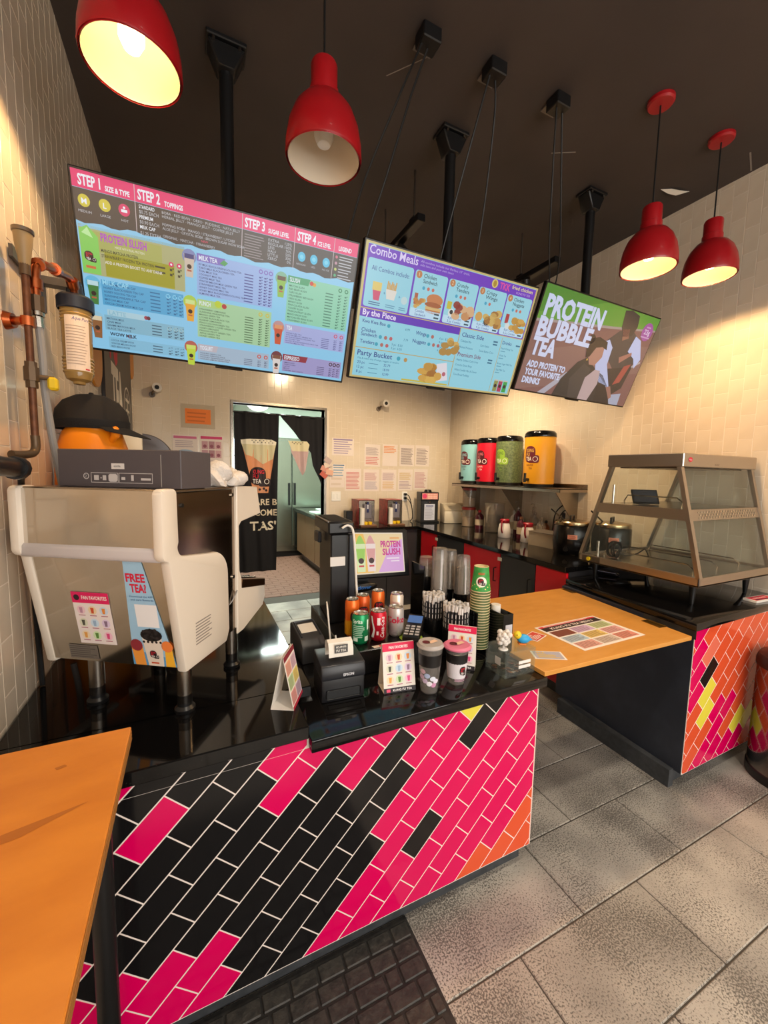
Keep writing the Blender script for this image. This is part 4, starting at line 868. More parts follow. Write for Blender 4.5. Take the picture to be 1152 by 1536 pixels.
# ---- things on top of the machine
TOPZ = ZL+.672
MW = em.matrix_basis
def onm(x, y, z=.672): return MW @ Vector((x, y, z))
m_card = mat('charcoal printed card', '#4b4549', rough=.5)
bx = thing('cardboard_box', 'charcoal grey cardboard box lying on the coffee machine', 'box', onm(-.155, -.01, .6725), R(-32.7))
MB().box(-.19, -.03, 0, .19, .12, .107, .002).build('carton', m_card, bx)
b = MB(); b.box(.13, -.0312, .004, .132, -.0295, .094); b.build('flap_edge', mat('pale card edge', '#8a8480', rough=.6), bx)
p = Print('carton_print', bx, flat_y(-.0305)); g1 = ink('#b9b4b4')
p.rect(-.02, .052, .02, .068, ink('#c8c4c2'), 1); p.text('63096', -.012, .057, .006, ink('#5c5654'), 2); p.ring(-.10, .031, .009, g1, 1, n=14, t=.75); p.text('2', -.103, .027, .008, g1, 2)
for x0, x1 in ((-.085, .0), (.002, .105)):
    p.rect(x0, .013, x1, .0145, g1, 1).rect(x0, .040, x1, .0415, g1, 1).rect(x0, .013, x0+.0015, .041, g1, 1).rect(x1-.0015, .013, x1, .041, g1, 1)
p.rect(-.075, .02, -.06, .034, g1, 2).text('+', -.056, .022, .009, g1, 2).rect(-.048, .02, -.037, .034, g1, 2).rrect(-.03, .016, -.002, .038, .006, g1, 2).rect(.01, .022, .022, .03, g1, 2).rect(.04, .02, .048, .036, g1, 2).rect(.07, .022, .1, .028, g1, 2)
# crumpled cloth
cl = MB()
def rag(c, r, seed, n=14):
    rr = random.Random(seed); B = bmesh.new(); bmesh.ops.create_icosphere(B, subdivisions=3, radius=1)
    ph = [(rr.uniform(2, 5), rr.uniform(2, 5), rr.uniform(2, 5), rr.uniform(0, 6)) for _ in range(4)]
    for v in B.verts:
        d = v.co.normalized(); k = 1+sum(.13*math.sin(a*d.x+b_*d.y+c_*d.z+e) for a, b_, c_, e in ph)+.06*abs(math.sin(9*d.x+7*d.z))
        v.co = Vector((c[0]+d.x*r[0]*k, c[1]+d.y*r[1]*k, max(.0005, c[2]+d.z*r[2]*k)))
    cl._add(B)
rg = thing('cleaning_cloth', 'crumpled white cleaning cloth lying on top of the coffee machine', 'cloth', onm(.0, .18, .6725), R(-32.7))
rag((-.02, .03, .03), (.055, .05, .045), 3); rag((.0, .12, .02), (.05, .05, .03), 5); rag((-.03, .15, .025), (.04, .04, .035), 8)
cl.build('fabric', mat('white terry cloth', '#d6cfc8', rough=.9, bump=.5, bscale=120), rg)
# ---- orange jug with a cap on it, behind the machine
m_oj = mat('orange plastic', '#e8850f', rough=.38)
jg = thing('water_jug', 'big orange plastic jug standing behind the coffee machine', 'jug', (-.345, 1.965, ZL+.0003))
MB().lathe([(0, 0), (.12, 0), (.128, .012), (.128, .65), (.126, .73), (.118, .80), (.1, .86), (.075, .892), (.04, .902), (0, .904)], n=40).build('body', m_oj, jg)
b = MB(); b.tube([(.07, -.075, .83), (.09, -.095, .86), (.075, -.07, .885), (.05, -.045, .892)], [.012, .016, .014, .012], 10, smooth=4); b.build('handle', m_oj, jg)
m_cap = mat('black cap fabric', '#141213', rough=.8, bump=.3, bscale=300)
m_mesh = mat('black cap mesh', '#1e1a18', rough=.85, alpha=.82)
cp = thing('trucker_cap', 'black mesh trucker cap resting on the orange jug', 'cap', (-.345, 1.965, ZL+.878), R(-20))
b = MB(); b.lathe([(.118, 0), (.121, .03), (.114, .07), (.09, .105), (.05, .128), (.015, .134), (0, .135)], n=32, sx=1.08, sy=.86); b.build('crown', m_mesh, cp)
b = MB(); b.lathe([(.119, -.004), (.122, .0), (.123, .03), (.1195, .03), (.117, -.004), (.119, -.004)], n=32, sx=1.085, sy=.865); b.build('sweatband', m_cap, cp)
b = MB(); b.ball((0, 0, .137), (.009, .009, .005), 10); b.build('button', m_cap, cp)
b = MB(); V = []; N = 12
for k, (dz, ) in enumerate(((0,), (.004,))):
    for i in range(N+1):
        a = R(-62+124*i/N); r0x, r0y = .118*1.085, .118*.865; ext = .085*math.cos(a*.95)
        V.append((r0x*math.cos(a)*.95, r0y*math.sin(a)*.95, .006+dz)); V.append((r0x*math.cos(a)+ext, r0y*math.sin(a)*1.05, -.04*math.cos(a)+dz+.004))
n2 = 2*(N+1); Fs = []
for i in range(N):
    a = 2*i; Fs += [(a, a+1, a+3, a+2), (n2+a+2, n2+a+3, n2+a+1, n2+a), (a+1, n2+a+1, n2+a+3, a+3), (a, a+2, n2+a+2, n2+a)]
Fs += [(0, n2, n2+1, 1), (2*N, 2*N+1, n2+2*N+1, n2+2*N)]
b.faces(V, Fs); b.build('brim', m_cap, cp)
# white sealing machine further back
sm = thing('sealing_machine', 'white drink sealing machine with dark curved cover behind the jug', 'machine', (-.22, 2.38, ZL))
MB().box(-.09, -.16, 0, .02, .16, .88, .01, 2).build('housing', mat('ivory plastic', '#d6d0be', rough=.4), sm)
b = MB(); b.prism([(.02, .0), (.02, .89)] + arc(.02, .76, .13, 90, 0, 8) + [(.15, .0)], 'y', -.15, .15, bev=.004); b.build('cover', mat('smoky grey cover', '#4b474a', rough=.15), sm)
# ================================================================== PLUMBING ON THE LEFT WALL
m_cu = mat('copper fitting', '#b8643c', rough=.28, metal=1); m_cud = mat('aged copper pipe', '#6e4630', rough=.5, metal=.7, col2='#5a3a2a', nscale=30)
m_brz = mat('brown cast fitting', '#5c4a38', rough=.45, metal=.6)
pp = thing('water_pipe', 'copper water riser pipe with funnel top and yellow valve on the left wall', 'pipe', (-.42, 1.57, 1.6))
b = MB(pp); b.lathe([(.013, 0), (.015, .02), (.021, .06), (.023, .085), (.023, .09), (.02, .09)], (-.42, 1.57, 2.145), n=24); b.build('funnel', mat('tan plastic', '#8a7450', rough=.45), pp)
b = MB(pp); b.lathe([(0, .010), (.026, .010), (.026, 0), (.021, -.004)], (-.42, 1.57, 2.236), n=24); b.build('funnel_cap', m_steel_d, pp)
MB(pp).cyl((-.42, 1.57, 2.16), (-.42, 1.568, 1.64), .0098, n=16).build('pipe', m_cud, pp)
b = MB(pp); b.cyl((-.42, 1.57, 2.15), (-.42, 1.57, 2.12), .0135, n=16); b.build('coupling', m_brz, pp)
b = MB(pp); b.cyl((-.42, 1.569, 1.875), (-.42, 1.569, 1.80), .0155, n=8).cyl((-.42, 1.569, 1.86), (-.42, 1.569, 1.82), .019, n=8); b.build('coupling', m_brz, pp)
b = MB(pp); b.tube([(-.42, 1.568, 1.66), (-.42, 1.568, 1.625), (-.425, 1.555, 1.606), (-.44, 1.52, 1.60), (-.455, 1.49, 1.60)], .0115, 12, smooth=4); b.build('elbow', m_brz, pp)
b = MB(pp); b.cyl((-.476, 1.585, 1.99), (-.455, 1.58, 1.99), .026, .02, n=20).cyl((-.455, 1.58, 1.99), (-.43, 1.565, 1.99), .012, n=12).cyl((-.42, 1.57, 2.003), (-.42, 1.57, 1.977), .018, n=14); b.build('wall_clip', m_cu, pp)
b = MB(pp); b.cyl((-.41, 1.572, 1.835), (-.37, 1.585, 1.835), .007, n=8); b.build('valve_stem', m_brz, pp)
b = MB(pp); b.box(-.385, 1.57, 1.80, -.36, 1.60, 1.838, .006); b.build('valve_handle', mat('yellow valve handle', '#d8b81c', rough=.4), pp)
wfm = thing('water_filter', 'clear water filter canister with dark blue cap and label on the left wall', 'water filter', (-.375, 1.86, 1.9))
fx, fy = -.36, 1.86
b = MB(wfm); b.lathe([(0, -.168), (.018, -.166), (.02, -.158), (.038, -.15), (.044, -.13), (.047, .08), (.0495, .10), (.0495, .115), (0, .115)], (fx, fy, 2.035), n=32); b.build('canister', mat('amber clear canister', '#9c7a42', rough=.12, alpha=.92, spec=.6), wfm)
for i in range(9):
    b = MB(wfm); b.lathe([(.0475-.0003*i, 0), (.0497-.0003*i, .004), (.0475-.0003*i, .008)], (fx, fy, 2.115-.011*i if i < 4 else 1.955-.012*(i-4)), n=32); b.build('thread_ring', mat('amber ring', '#a8864c', rough=.2), wfm)
b = MB(wfm); b.lathe([(.053, -.03), (.056, -.026), (.056, .012), (.05, .02), (.026, .03), (.024, .06), (0, .062)], (fx, fy, 2.155), n=32); b.box(fx-.02, fy-.02, 2.17, fx+.02, fy+.02, 2.235, .008); b.build('cap', mat('dark blue plastic', '#1f2532', rough=.4), wfm)
b = MB(wfm); b.prism([(1.63, 2.19), (1.85, 2.19), (1.86, 2.215), (1.63, 2.225)], 'x', -.472, -.462); b.box(-.472, 1.80, 2.13, -.464, 1.95, 2.24).box(-.47, 1.84, 2.20, fx-.01, 1.88, 2.225); b.build('bracket', mat('dark grey bracket', '#4a4644', rough=.4), wfm)
pf = Print('filter_label', wfm, wrap(fx+.375, fy-1.86, .0485, .0, -74), nx=8)
pf.rect(-.042, .012, .034, .20, ink('#d9c6b4'), 1); pf.text('Aqua Pure', -.018, .185, .011, ink('#4c4488'), 2, w=.05, shear=.25); pf.lines(-.038, .029, .03, .17, 14, ink('#a89484'), 2, t=.3); pf.rect(.016, .016, .03, .021, ink('#b82c3c'), 2)
cu = thing('copper_line', 'bright copper elbow line feeding the water filter', 'pipe', (-.40, 1.6, 2.15))
b = MB(cu); b.tube([(-.405, 1.60, 2.06), (-.405, 1.60, 2.13), (-.40, 1.605, 2.165), (-.385, 1.63, 2.18), (-.37, 1.72, 2.20), (-.36, 1.78, 2.212), (-.355, 1.815, 2.20), (-.357, 1.835, 2.175)], .0125, 12, smooth=4); b.build('pipe', m_cu, cu)
for c, d in (((-.405, 1.60, 2.11), (0, 0, 1)), ((-.398, 1.61, 2.172), (0, 1, .5)), ((-.375, 1.69, 2.195), (0, 1, .2)), ((-.356, 1.81, 2.205), (0, .7, -.5))):
    d = Vector(d).normalized()*.014; b = MB(cu); b.cyl(Vector(c)-d, Vector(c)+d, .0185, n=14); b.build('fitting', m_cu, cu)
b = MB(cu); b.cyl((-.405, 1.60, 2.075), (-.405, 1.60, 2.03), .021, n=10); b.build('union', m_brz, cu)
b = MB(cu); b.cyl((-.405, 1.60, 2.03), (-.405, 1.60, 2.018), .018, n=14).cyl((-.405, 1.60, 2.016), (-.404, 1.601, 1.985), .013, n=8); b.build('collar', m_steel, cu)
hs = MB(); hs.tube([(-.404, 1.602, 2.0), (-.40, 1.605, 1.9), (-.40, 1.61, 1.8), (-.395, 1.64, 1.65), (-.39, 1.68, 1.53), (-.385, 1.76, 1.3), (-.40, 1.82, 1.0), (-.42, 1.84, .86)], .0105, 10, smooth=5)
tag(hs.build('water_hose', mat('grey braided hose', '#8c8884', rough=.55)), 'grey flexible hose running down behind the coffee machine', 'hose')
sp = thing('plug_connector', 'thick black cable connector sticking out along the left wall', 'connector', (-.40, 1.28, 1.56))
b = MB(sp); b.cyl((-.41, 1.17, 1.572), (-.405, 1.34, 1.563), .024, n=18).cyl((-.405, 1.34, 1.563), (-.403, 1.36, 1.562), .03, n=12).cyl((-.403, 1.36, 1.562), (-.402, 1.385, 1.561), .02, n=12); b.build('plug_body', m_blackp, sp)
b = MB(sp); b.tube([(-.402, 1.38, 1.561), (-.415, 1.43, 1.552), (-.44, 1.5, 1.51), (-.455, 1.58, 1.40), (-.46, 1.62, 1.1), (-.46, 1.64, .845)], .008, 8, smooth=4); b.build('cable', m_cord, sp)
# ---- big shop sign on the left wall
sg = thing('wall_sign', 'tall dark rounded KUNG FU TEA sign with orange sides on the left wall', 'sign', (XL, 3.6, 2.2))
def rr2(y0, z0, y1, z1, r, n=6): return arc(y1-r, z1-r, r, 0, 90, n)+arc(y0+r, z1-r, r, 90, 180, n)+arc(y0+r, z0+r, r, 180, 270, n)+arc(y1-r, z0+r, r, 270, 360, n)
xs = XL+.004
MB(sg).prism(rr2(3.02, 1.60, 4.28, 3.02, .2), 'x', xs, xs+.02, bev=.003).build('board', mat('charcoal sign board', '#2f2926', rough=.4), sg)
MB(sg).prism(rr2(2.62, 2.02, 3.0, 2.95, .18), 'x', xs, xs+.014, bev=.003).build('orange_panel', mat('orange sign panel', '#d88a18', rough=.4), sg)
MB(sg).prism(rr2(4.30, 2.38, 4.60, 2.95, .14), 'x', xs, xs+.014, bev=.003).build('orange_panel', mat('orange sign panel', '#d88a18', rough=.4), sg)
p = Print('lettering', sg, lambda y, z, l: (.0245+l*LAY, y-3.6, z-2.2))
p.text('KUNG', 3.22, 2.72, .2, ink('#d82846'), 1, w=.75, bold=.04); p.text('FU', 3.22, 2.30, .36, ink('#d82846'), 1, w=.34, bold=.04); p.text('TEA', 3.25, 1.90, .36, ink('#e8e0d4'), 1, w=.48, bold=.04)
p.ring(3.98, 2.02, .2, ink('#e8e0d4'), 1, n=28, t=.93); 
for k, (a, b_, c, d) in enumerate(((3.88, 2.10, 4.08, 2.125), (3.97, 1.92, 3.995, 2.17), (3.88, 2.02, 4.08, 2.04), (3.88, 1.90, 3.9, 2.0), (4.06, 1.9, 4.08, 2.0), (3.9, 1.95, 4.06, 1.965))): p.rect(a, b_, c, d, ink('#e8e0d4'), 1)
# ================================================================== THINGS ON THE FRONT COUNTER
m_glass = mat('clear plastic', '#eef0ee', rough=.04, trans=1., ior=1.25, alpha=.5)
m_pet = clear('clear cup plastic', '#f2f0ee', .10, .05, '#d8d4d0')
# raised black platform behind the receipt printer
pl_ = thing('counter_riser', 'low black riser platform carrying the soda cans', 'riser', (.6, 1.6, ZF))
MB(pl_).prism([(.508, 1.347), (.885, 1.347), (.885, 1.93), (.53, 1.93)], 'z', ZF+.0005, .90, bev=.003).build('body', mat('black melamine', '#131213', rough=.22), pl_)
p = Print('price_strip', pl_, lambda x, y, l: (x-.6, y-1.6, .90-ZF+.0003+l*LAY)); p.poly([(.62, 1.352), (.745, 1.352), (.742, 1.372), (.617, 1.372)], ink('#d8ccc4'), 1); p.rect(.645, 1.356, .69, 1.368, ink('#c83c30'), 2); p.rect(.70, 1.358, .735, 1.366, ink('#d88a3c'), 2)
PZ = .9003
def can(x, y, h, r, body, label, paint, top='#c8c4bc'):
    t = thing('soda_can', label, 'can', (x, y, PZ), group='soda cans on the riser')
    MB().lathe([(0, .004), (r*.68, .004), (r*.72, 0), (r*.8, .002), (r, .012), (r, h-.014), (r*.86, h-.003)], n=32).build('body', body, t)
    MB().lathe([(r*.86, h-.003), (r*.88, h), (r*.82, h), (r*.79, h-.006), (0, h-.006)], n=32).build('lid', mat('can aluminium', top, rough=.25, metal=1), t)
    b = MB(); b.box(-.009, -.018, h-.006, .009, .004, h-.004, .001); b.cyl((0, 0, h-.006), (0, 0, h-.003), .004, n=8); b.build('pull_tab', mat('can aluminium', top, rough=.25, metal=1), t)
    if paint: paint(Print('can_print', t, wrap(0, 0, r+.0002, 0, -90-math.degrees(math.atan2(x, y))*.0-25), nx=10), r, h)
    return t
def met(n, c): return mat(n, c, rough=.28, metal=.35)
def pt_or(P_, r, h):
    P_.rect(-.06, .012, .08, h*.45, met('can amber', '#e09a18'), 1); logo(P_, .02, h*.55, .05, 2)
def pt_or2(P_, r, h): logo(P_, .01, h*.55, .052, 2); P_.lines(-.03, .03, .03, .06, 3, ink('#5c2418'), 2)
can(.586, 1.505, .155, .029, met('can orange', '#e0661c'), 'tall orange drink can fading to amber, at the end of the group by the tablet', pt_or)
can(.648, 1.54, .155, .029, met('can deep orange', '#c8541c'), 'tall deep orange drink can with dark badge behind the green can', pt_or2)
can(.735, 1.575, .155, .029, met('can orange bright', '#e8702c'), 'tall bright orange drink can with red badge behind the red can', pt_or2)
def pt_g(P_, r, h):
    P_.text('Sprite', -.03, h*.72, .016, ink('#d8efe0'), 1, w=.04, bold=.02); P_.lines(-.03, .02, .03, .082, 7, ink('#bfe4cc'), 1, t=.35); P_.rect(.03, .06, .04, .10, ink('#d8efe0'), 1); P_.rect(-.028, .016, -.008, .03, ink('#d8efe0'), 1); P_.rect(.02, .016, .038, .035, ink('#d8efe0'), 1)
can(.590, 1.425, .122, .033, met('can green', '#128a54'), 'green soda can with white lettering standing frontmost on the riser', pt_g)
def pt_r(P_, r, h):
    P_.poly([(-.03, .018), (-.018, .018), (-.012, .05), (-.02, .078), (-.026, .104), (-.034, .104), (-.028, .078), (-.02, .05)], ink('#e8e0e0'), 1)
    P_.text('Coca-Cola', .026, .018, .017, ink('#f2eaea'), 1, w=.085, rot=R(90), shear=.2, bold=.01); P_.rect(-.004, .07, .008, .10, ink('#f2dcdc'), 1); P_.rect(-.006, .03, .002, .045, ink('#f2dcdc'), 1)
can(.668, 1.425, .122, .033, met('can red', '#c4122c'), 'red cola can with white script beside the silver can', pt_r)
def pt_s(P_, r, h):
    P_.text('Coke', -.045, h*.5, .026, ink('#b8143c'), 1, w=.085, bold=.03); P_.lines(-.02, .01, .02, .03, 2, ink('#8c8488'), 1)
can(.755, 1.440, .122, .033, met('can silver', '#b8b2b0'), 'silver diet cola can with big red letters', pt_s)
def pt_w(P_, r, h):
    P_.text('lemon', -.02, h*.74, .012, ink('#c87a8c'), 1, w=.03); logo(P_, .014, h*.45, .04, 2); P_.rect(.03, .02, .05, .09, ink('#e0b040'), 1)
can(.792, 1.505, .155, .029, met('can cream', '#ddcfc0'), 'tall cream drink can with dark badge behind the silver can', pt_w)
# POS tower with customer screen
ps = thing('pos_terminal', 'black point of sale tower with tilted customer screen reading PROTEIN SLUSH', 'register', (.625, 1.78, .9003))
m_slate = mat('slate grey plastic', '#2c2f36', rough=.35)
b = MB(); b.prism([(-.085, -.13), (.0, -.13), (.03, .14), (-.055, .14)], 'z', 0, .40, bev=.006); b.build('tower', m_blackp, ps)
b = MB(); b.prism([(-.1, -.14), (.02, -.14), (.04, .16), (-.075, .16)], 'z', .40, .455, bev=.008); b.build('tray', m_blackp, ps)
b = MB(); b.prism([(-.08, -.12), (.005, -.12), (.02, .14), (-.06, .14)], 'z', .4555, .457); b.build('tray_well', mat('deep black', '#040404', rough=.6), ps)
MB().tube([(-.1, -.14, .456), (-.075, .16, .456)], .003, 6).build('tray_rim', mat('grey rim', '#7c7876', rough=.3), ps)
MB().box(.001, -.128, .01, .03, -.10, .395, .003).build('side_panel', m_slate, ps)
MB().box(-.098, .02, .34, -.08, .09, .39, .004).build('vent', m_slate, ps)
T = Matrix.Translation((.165, -.07, .29)) @ Matrix.Rotation(R(10), 4, 'Z') @ Matrix.Rotation(R(-14), 4, 'X') @ Matrix.Rotation(R(4), 4, 'Y')
MB().box(-.19, 0, -.115, .19, .02, .115, .006, T=T).build('customer_display', m_blackp, ps)
b = MB(); b.prism([(.0, -.03), (.17, -.03), (.10, -.17), (.0, -.17)], 'y', -.06, -.02, bev=.004, T=Matrix.Translation((0, 0, .27))); b.build('stand', m_blackp, ps)
b = MB(); b.ball((.085, -.09, .14), (.075, .018, .022), 16); b.build('base_bar', m_blackp, ps)
p = Print('display_picture', ps, lambda x, z, l: tuple(T @ Vector((x*1.25, -.0004-l*LAY, z*1.12))), label='lit advert reading PROTEIN SLUSH')
p.rect(-.125, -.085, .125, .087, G('#e8d8c0'), 1); p.rect(-.12, -.08, .12, .082, G('#e8cfa0'), 2); p.poly([(-.12, -.08), (-.02, -.08), (-.06, .082), (-.12, .082)], G('#eebb60'), 3); p.poly([(.0, -.08), (.12, -.08), (.12, .06), (.06, .03)], G('#d8a8d8'), 3)
for cx, c, c2 in ((-.075, '#9cc85c', '#d8e4b0'), (-.03, '#d89c98', '#ecd8d0')):
    p.poly([(cx-.022, .04), (cx+.022, .04), (cx+.017, -.075), (cx-.017, -.075)], G(c2), 4); p.poly([(cx-.02, .02), (cx+.02, .02), (cx+.014, -.03), (cx-.014, -.03)], G(c), 5); p.poly([(cx-.02, .04), (cx+.02, .04), (cx+.006, .07), (cx, .076), (cx-.008, .07)], G(c), 4); p.circ(cx, -.03, .012, G('#38242c'), 6, n=12); p.rect(cx-.011, -.055, cx+.011, -.048, G('#c8444c'), 6)
p.text('PROTEIN', .015, .025, .026, G('#c8388c'), 5, w=.095, bold=.04); p.text('SLUSH', .022, -.008, .026, G('#c8388c'), 5, w=.085, bold=.04); p.rect(.04, -.026, .1, -.021, G('#f0e0e8'), 5); p.rect(.06, -.038, .1, -.033, G('#f0e0e8'), 5); p.rect(.06, .06, .105, .067, G('#e8a868'), 5)
p = Print('maker_mark', ps, lambda x, z, l: (x, -.1085-l*LAY, z)); p.text('clover', .05, .135, .016, ink('#2f6cb8'), 1, w=.07, bold=.02)
MB().box(-.088, -.135, .26, -.02, -.13, .30).build('sticker', ink('#d8d4d0'), ps)
ca = MB(); ca.tube([(.58, 1.62, 1.33), (.61, 1.62, 1.34), (.63, 1.61, 1.30), (.64, 1.60, 1.1), (.645, 1.59, .95), (.62, 1.58, .906)], .005, 8, smooth=5)
tag(ca.build('white_cable', mat('white cable', '#dcd8d2', rough=.45)), 'white cable running down the front of the register tower', 'cable')
ca = MB(); ca.tube([(.508, 1.60, 1.02), (.495, 1.55, 1.01), (.488, 1.50, .94), (.487, 1.45, .82), (.49, 1.42, .83), (.498, 1.43, .88), (.50, 1.46, .93)], .0035, 8, smooth=5)
tag(ca.build('charging_cable', mat('white cable', '#dcd8d2', rough=.45)), 'thin white cable looping beside the receipt printer', 'cable')
# receipt printers
rp = thing('receipt_printer', 'black receipt printer with a curling printed receipt', 'printer', (.452, 1.30, ZF+.0003), R(-4))
b = MB(); b.box(-.075, -.085, 0, .075, .042, .085, .008, 2); b.build('base', mat('printer black', '#17171a', rough=.38), rp)
b = MB(); b.prism([(-.09, .078), (-.09, .10), (-.082, .128), (.042, .138), (.042, .078)], 'x', -.076, .076, bev=.006, seg=2); b.build('lid', mat('printer lid black', '#202126', rough=.33), rp)
b = MB(); b.box(-.06, -.0865, .012, .06, -.083, .045, .004); b.build('front_recess', m_blackp, rp)
p = Print('maker_mark', rp, flat_y(-.0905)); p.text('EPSON', -.002, .089, .009, ink('#dfe0e6'), 1, w=.036, bold=.02)
b = MB(); pts = [(-.02, .132), (-.026, .165), (-.02, .187), (.0, .196), (.02, .19), (.03, .17), (.033, .145)]
V = []; Fs = []
for y, z in pts: V += [(-.045, -.03-y, z), (.04, -.03-y, z), (-.045, -.03-y+.0006, z-.0006), (.04, -.03-y+.0006, z-.0006)]
for i in range(len(pts)-1): a = 4*i; Fs += [(a, a+1, a+5, a+4), (a+2, a+6, a+7, a+3)]
b.faces(V, Fs); b.build('receipt', mat('thermal paper', '#d9d4cb', rough=.6), rp)
p = Print('receipt_print', rp, lambda x, s, l: (x, -.03-(.033-.003*s)-.0012-l*LAY*.6, .148+s*.04)); gg = ink('#4c4a4a')
p.rrect(-.026, .25, .02, .95, .014, gg, 1); p.text('KUNG', -.02, .68, .16, ink('#d9d4cb'), 2, w=.034, bold=.02)
p.text('FU TEA', -.02, .36, .2, ink('#d9d4cb'), 2, w=.034, bold=.02)
sp2 = thing('label_printer', 'small dark grey label printer with white roll beside the side counter', 'printer', (.425, 1.60, ZF+.0003), R(4))
b = MB(); b.prism([(-.085, 0), (-.085, .07), (-.06, .095), (.06, .125), (.085, .12), (.085, 0)], 'x', -.05, .05, bev=.006, seg=2); b.build('body', mat('dark grey plastic', '#3b3a3b', rough=.4), sp2)
b = MB(); b.prism([(-.025, .1055), (.035, .1205), (.035, .122), (-.025, .107)], 'x', -.033, .033); b.build('label_roll', mat('thermal paper', '#d9d4cb', rough=.6), sp2)
b = MB(); b.tube([(-.04, -.05, .099), (-.04, .055, .1255), (.04, .055, .1255), (.04, -.05, .099)], .004, 6); b.build('lid_frame', m_slate, sp2)
# tent cards with drinks
m_pap = mat('card stock', '#e6dfd6', rough=.6)
def tent(loc, rz, w, d, h, label, face):
    t = thing('tent_card', label, 'sign', loc, rz, group='fold-up menu cards')
    for s in (-1, 1):
        b = MB(); b.prism([(s*d/2, 0), (s*.003, h), (s*.003-s*.0012, h), (s*d/2-s*.0012, .0)], 'x', -w/2, w/2); b.build('panel', m_pap, t)
    MB().box(-w/2, -d/2, 0, w/2, d/2, .001).build('bottom_flap', m_pap, t)
    k = (d/2-.003)/h
    p = Print('card_print', t, lambda x, z, l: (x, -d/2+z*k-.0004-l*LAY, z)); face(p, w, h)
    p2 = Print('card_print', t, lambda x, z, l: (-x, d/2-z*k+.0004+l*LAY, z)); face(p2, w, h)
    return t
def ff(p, w, h):
    p.rect(-w/2, h*.84, w/2, h, ink('#d8184c'), 1); p.text('FAN FAVORITES', 0, h*.89, h*.055, ink('#f6ecec'), 2, w=w*.6, align='C', bold=.02)
    nine(p, -w*.29, h*.71, w*.29, h*.225, w*.115, 1); p.rect(-w/2, .0, w/2, h*.10, ink('#221c22'), 1); p.text('KUNG FU TEA', w*.08, h*.03, h*.045, ink('#efe8e8'), 2, w=w*.6, align='C', bold=.02); p.rect(-w*.42, h*.02, -w*.3, h*.08, ink('#d84a6c'), 2)
tent((.652, 1.225, ZF+.0003), R(-8), .118, .075, .165, 'pink headed FAN FAVORITES tent card between the printer and the drink cups', ff)
tent((.965, 1.265, ZF+.0003), R(-42), .11, .06, .165, 'FAN FAVORITES tent card turned aside behind the sample cups', ff)
def mb_face(p, w, h):
    p.rect(-w/2, h*.9, w/2, h, ink('#7c2430'), 1)
    for i in range(6): p.rect(-w*.46+w*.48*(i % 2), h*(.62-.27*(i//2)), -w*.02+w*.48*(i % 2), h*(.86-.27*(i//2)), ink(('#e0a08c', '#c8a8b8', '#a8c08c', '#d8c468', '#d4908c', '#b49cac')[i]), 1); p.lines(-w*.44+w*.48*(i % 2), -w*.06+w*.48*(i % 2), h*(.64-.27*(i//2)), h*(.84-.27*(i//2)), 6, ink('#8c6c64'), 2, t=.3)
    p.rect(-w/2, 0, w/2, h*.06, ink('#a82438'), 1)
tent((.262, 1.232, ZL+.0003), R(62), .108, .072, .165, 'open ended tent card with coloured menu on the side counter edge', mb_face)
# two sample cups
def cup(loc, h, rt, rb, lid, lidm, label, fill):
    t = thing('drink_cup', label, 'cup', loc, R(0), group='sample drink cups')
    MB().lathe([(0, .002), (rb*.9, .001), (rb, .006), (rt, h), (rt-.001, h), (rb-.001, .007), (0, .0035)], n=32).build('cup_body', m_pet, t)
    if lid == 'tall': MB().lathe([(rt+.002, h-.004), (rt+.004, h), (rt-.001, h+.006), (rt*.96, h+.01), (0, h+.008)], n=32).build('lid', lidm, t)
    else: MB().lathe([(rt-.002, h-.002), (rt+.009, h-.002), (rt+.010, h+.003), (rt+.002, h+.009), (0, h+.007)], n=32).build('lid', lidm, t)
    zf = h*.62; r_ = lambda z: rb+(rt-rb)*z/h
    MB().lathe([(r_(zf)+.0004, zf), (r_(h*.86)+.0004, h*.86)], n=32).build('band', mat('black cup band', '#141213', rough=.4), t)
    zz = lambda z: r_(z)
    p = Print('cup_print', t, wrap(0, 0, rt, 0, -122, rz=zz), nx=10); fill(p, h, rt)
    p2 = Print('lid_print', t, lambda x, y, l: (x, y, h+.0096+l*LAY)); p2.poly([(-.005, -.012), (.03, -.004), (.026, .014), (-.008, .006)], ink('#dcb89c'), 1); p2.circ(-.014, .006, .014, ink('#5c1c24'), 1)
    return t
def f1(p, h, r):
    p.rect(-.10, h*.60, .1, h*.64, ink('#1a1718'), 1)
    for i, (x, z, c) in enumerate(((-.03, .5, '#c8a4b4'), (-.01, .42, '#a8b4d4'), (.015, .36, '#d8dcec'), (.03, .30, '#e0d8e8'), (-.02, .3, '#c4b0cc'), (.02, .22, '#c88cb0'), (-.035, .38, '#b89cb4'), (.0, .25, '#e8e4ee'))): p.circ(x, h*z, .013, ink(c), 1, n=9, rz=.009)
def f2(p, h, r):
    p.rect(-.07, h*.2, .07, h*.66, ink('#dcd6dc'), 1); logo(p, .028, h*.42, .036, 2)
    for x in range(-6, 7): p.circ(x*.011, h*.66, .0075, ink('#1a1718'), 2, n=8)
    p.lines(-.01, .05, h*.12, h*.2, 2, ink('#c89ab0'), 1)
cup((.745, 1.155, ZF+.0003), .168, .044, .031, 'tall', mat('pale grey lid', '#a8a09c', rough=.25), 'tall clear sample cup with grey lid and black band', f1)
cup((.868, 1.165, ZF+.0003), .138, .042, .031, 'wide', mat('pink lid', '#d0708c', rough=.3), 'shorter clear sample cup with wide pink lid', f2)
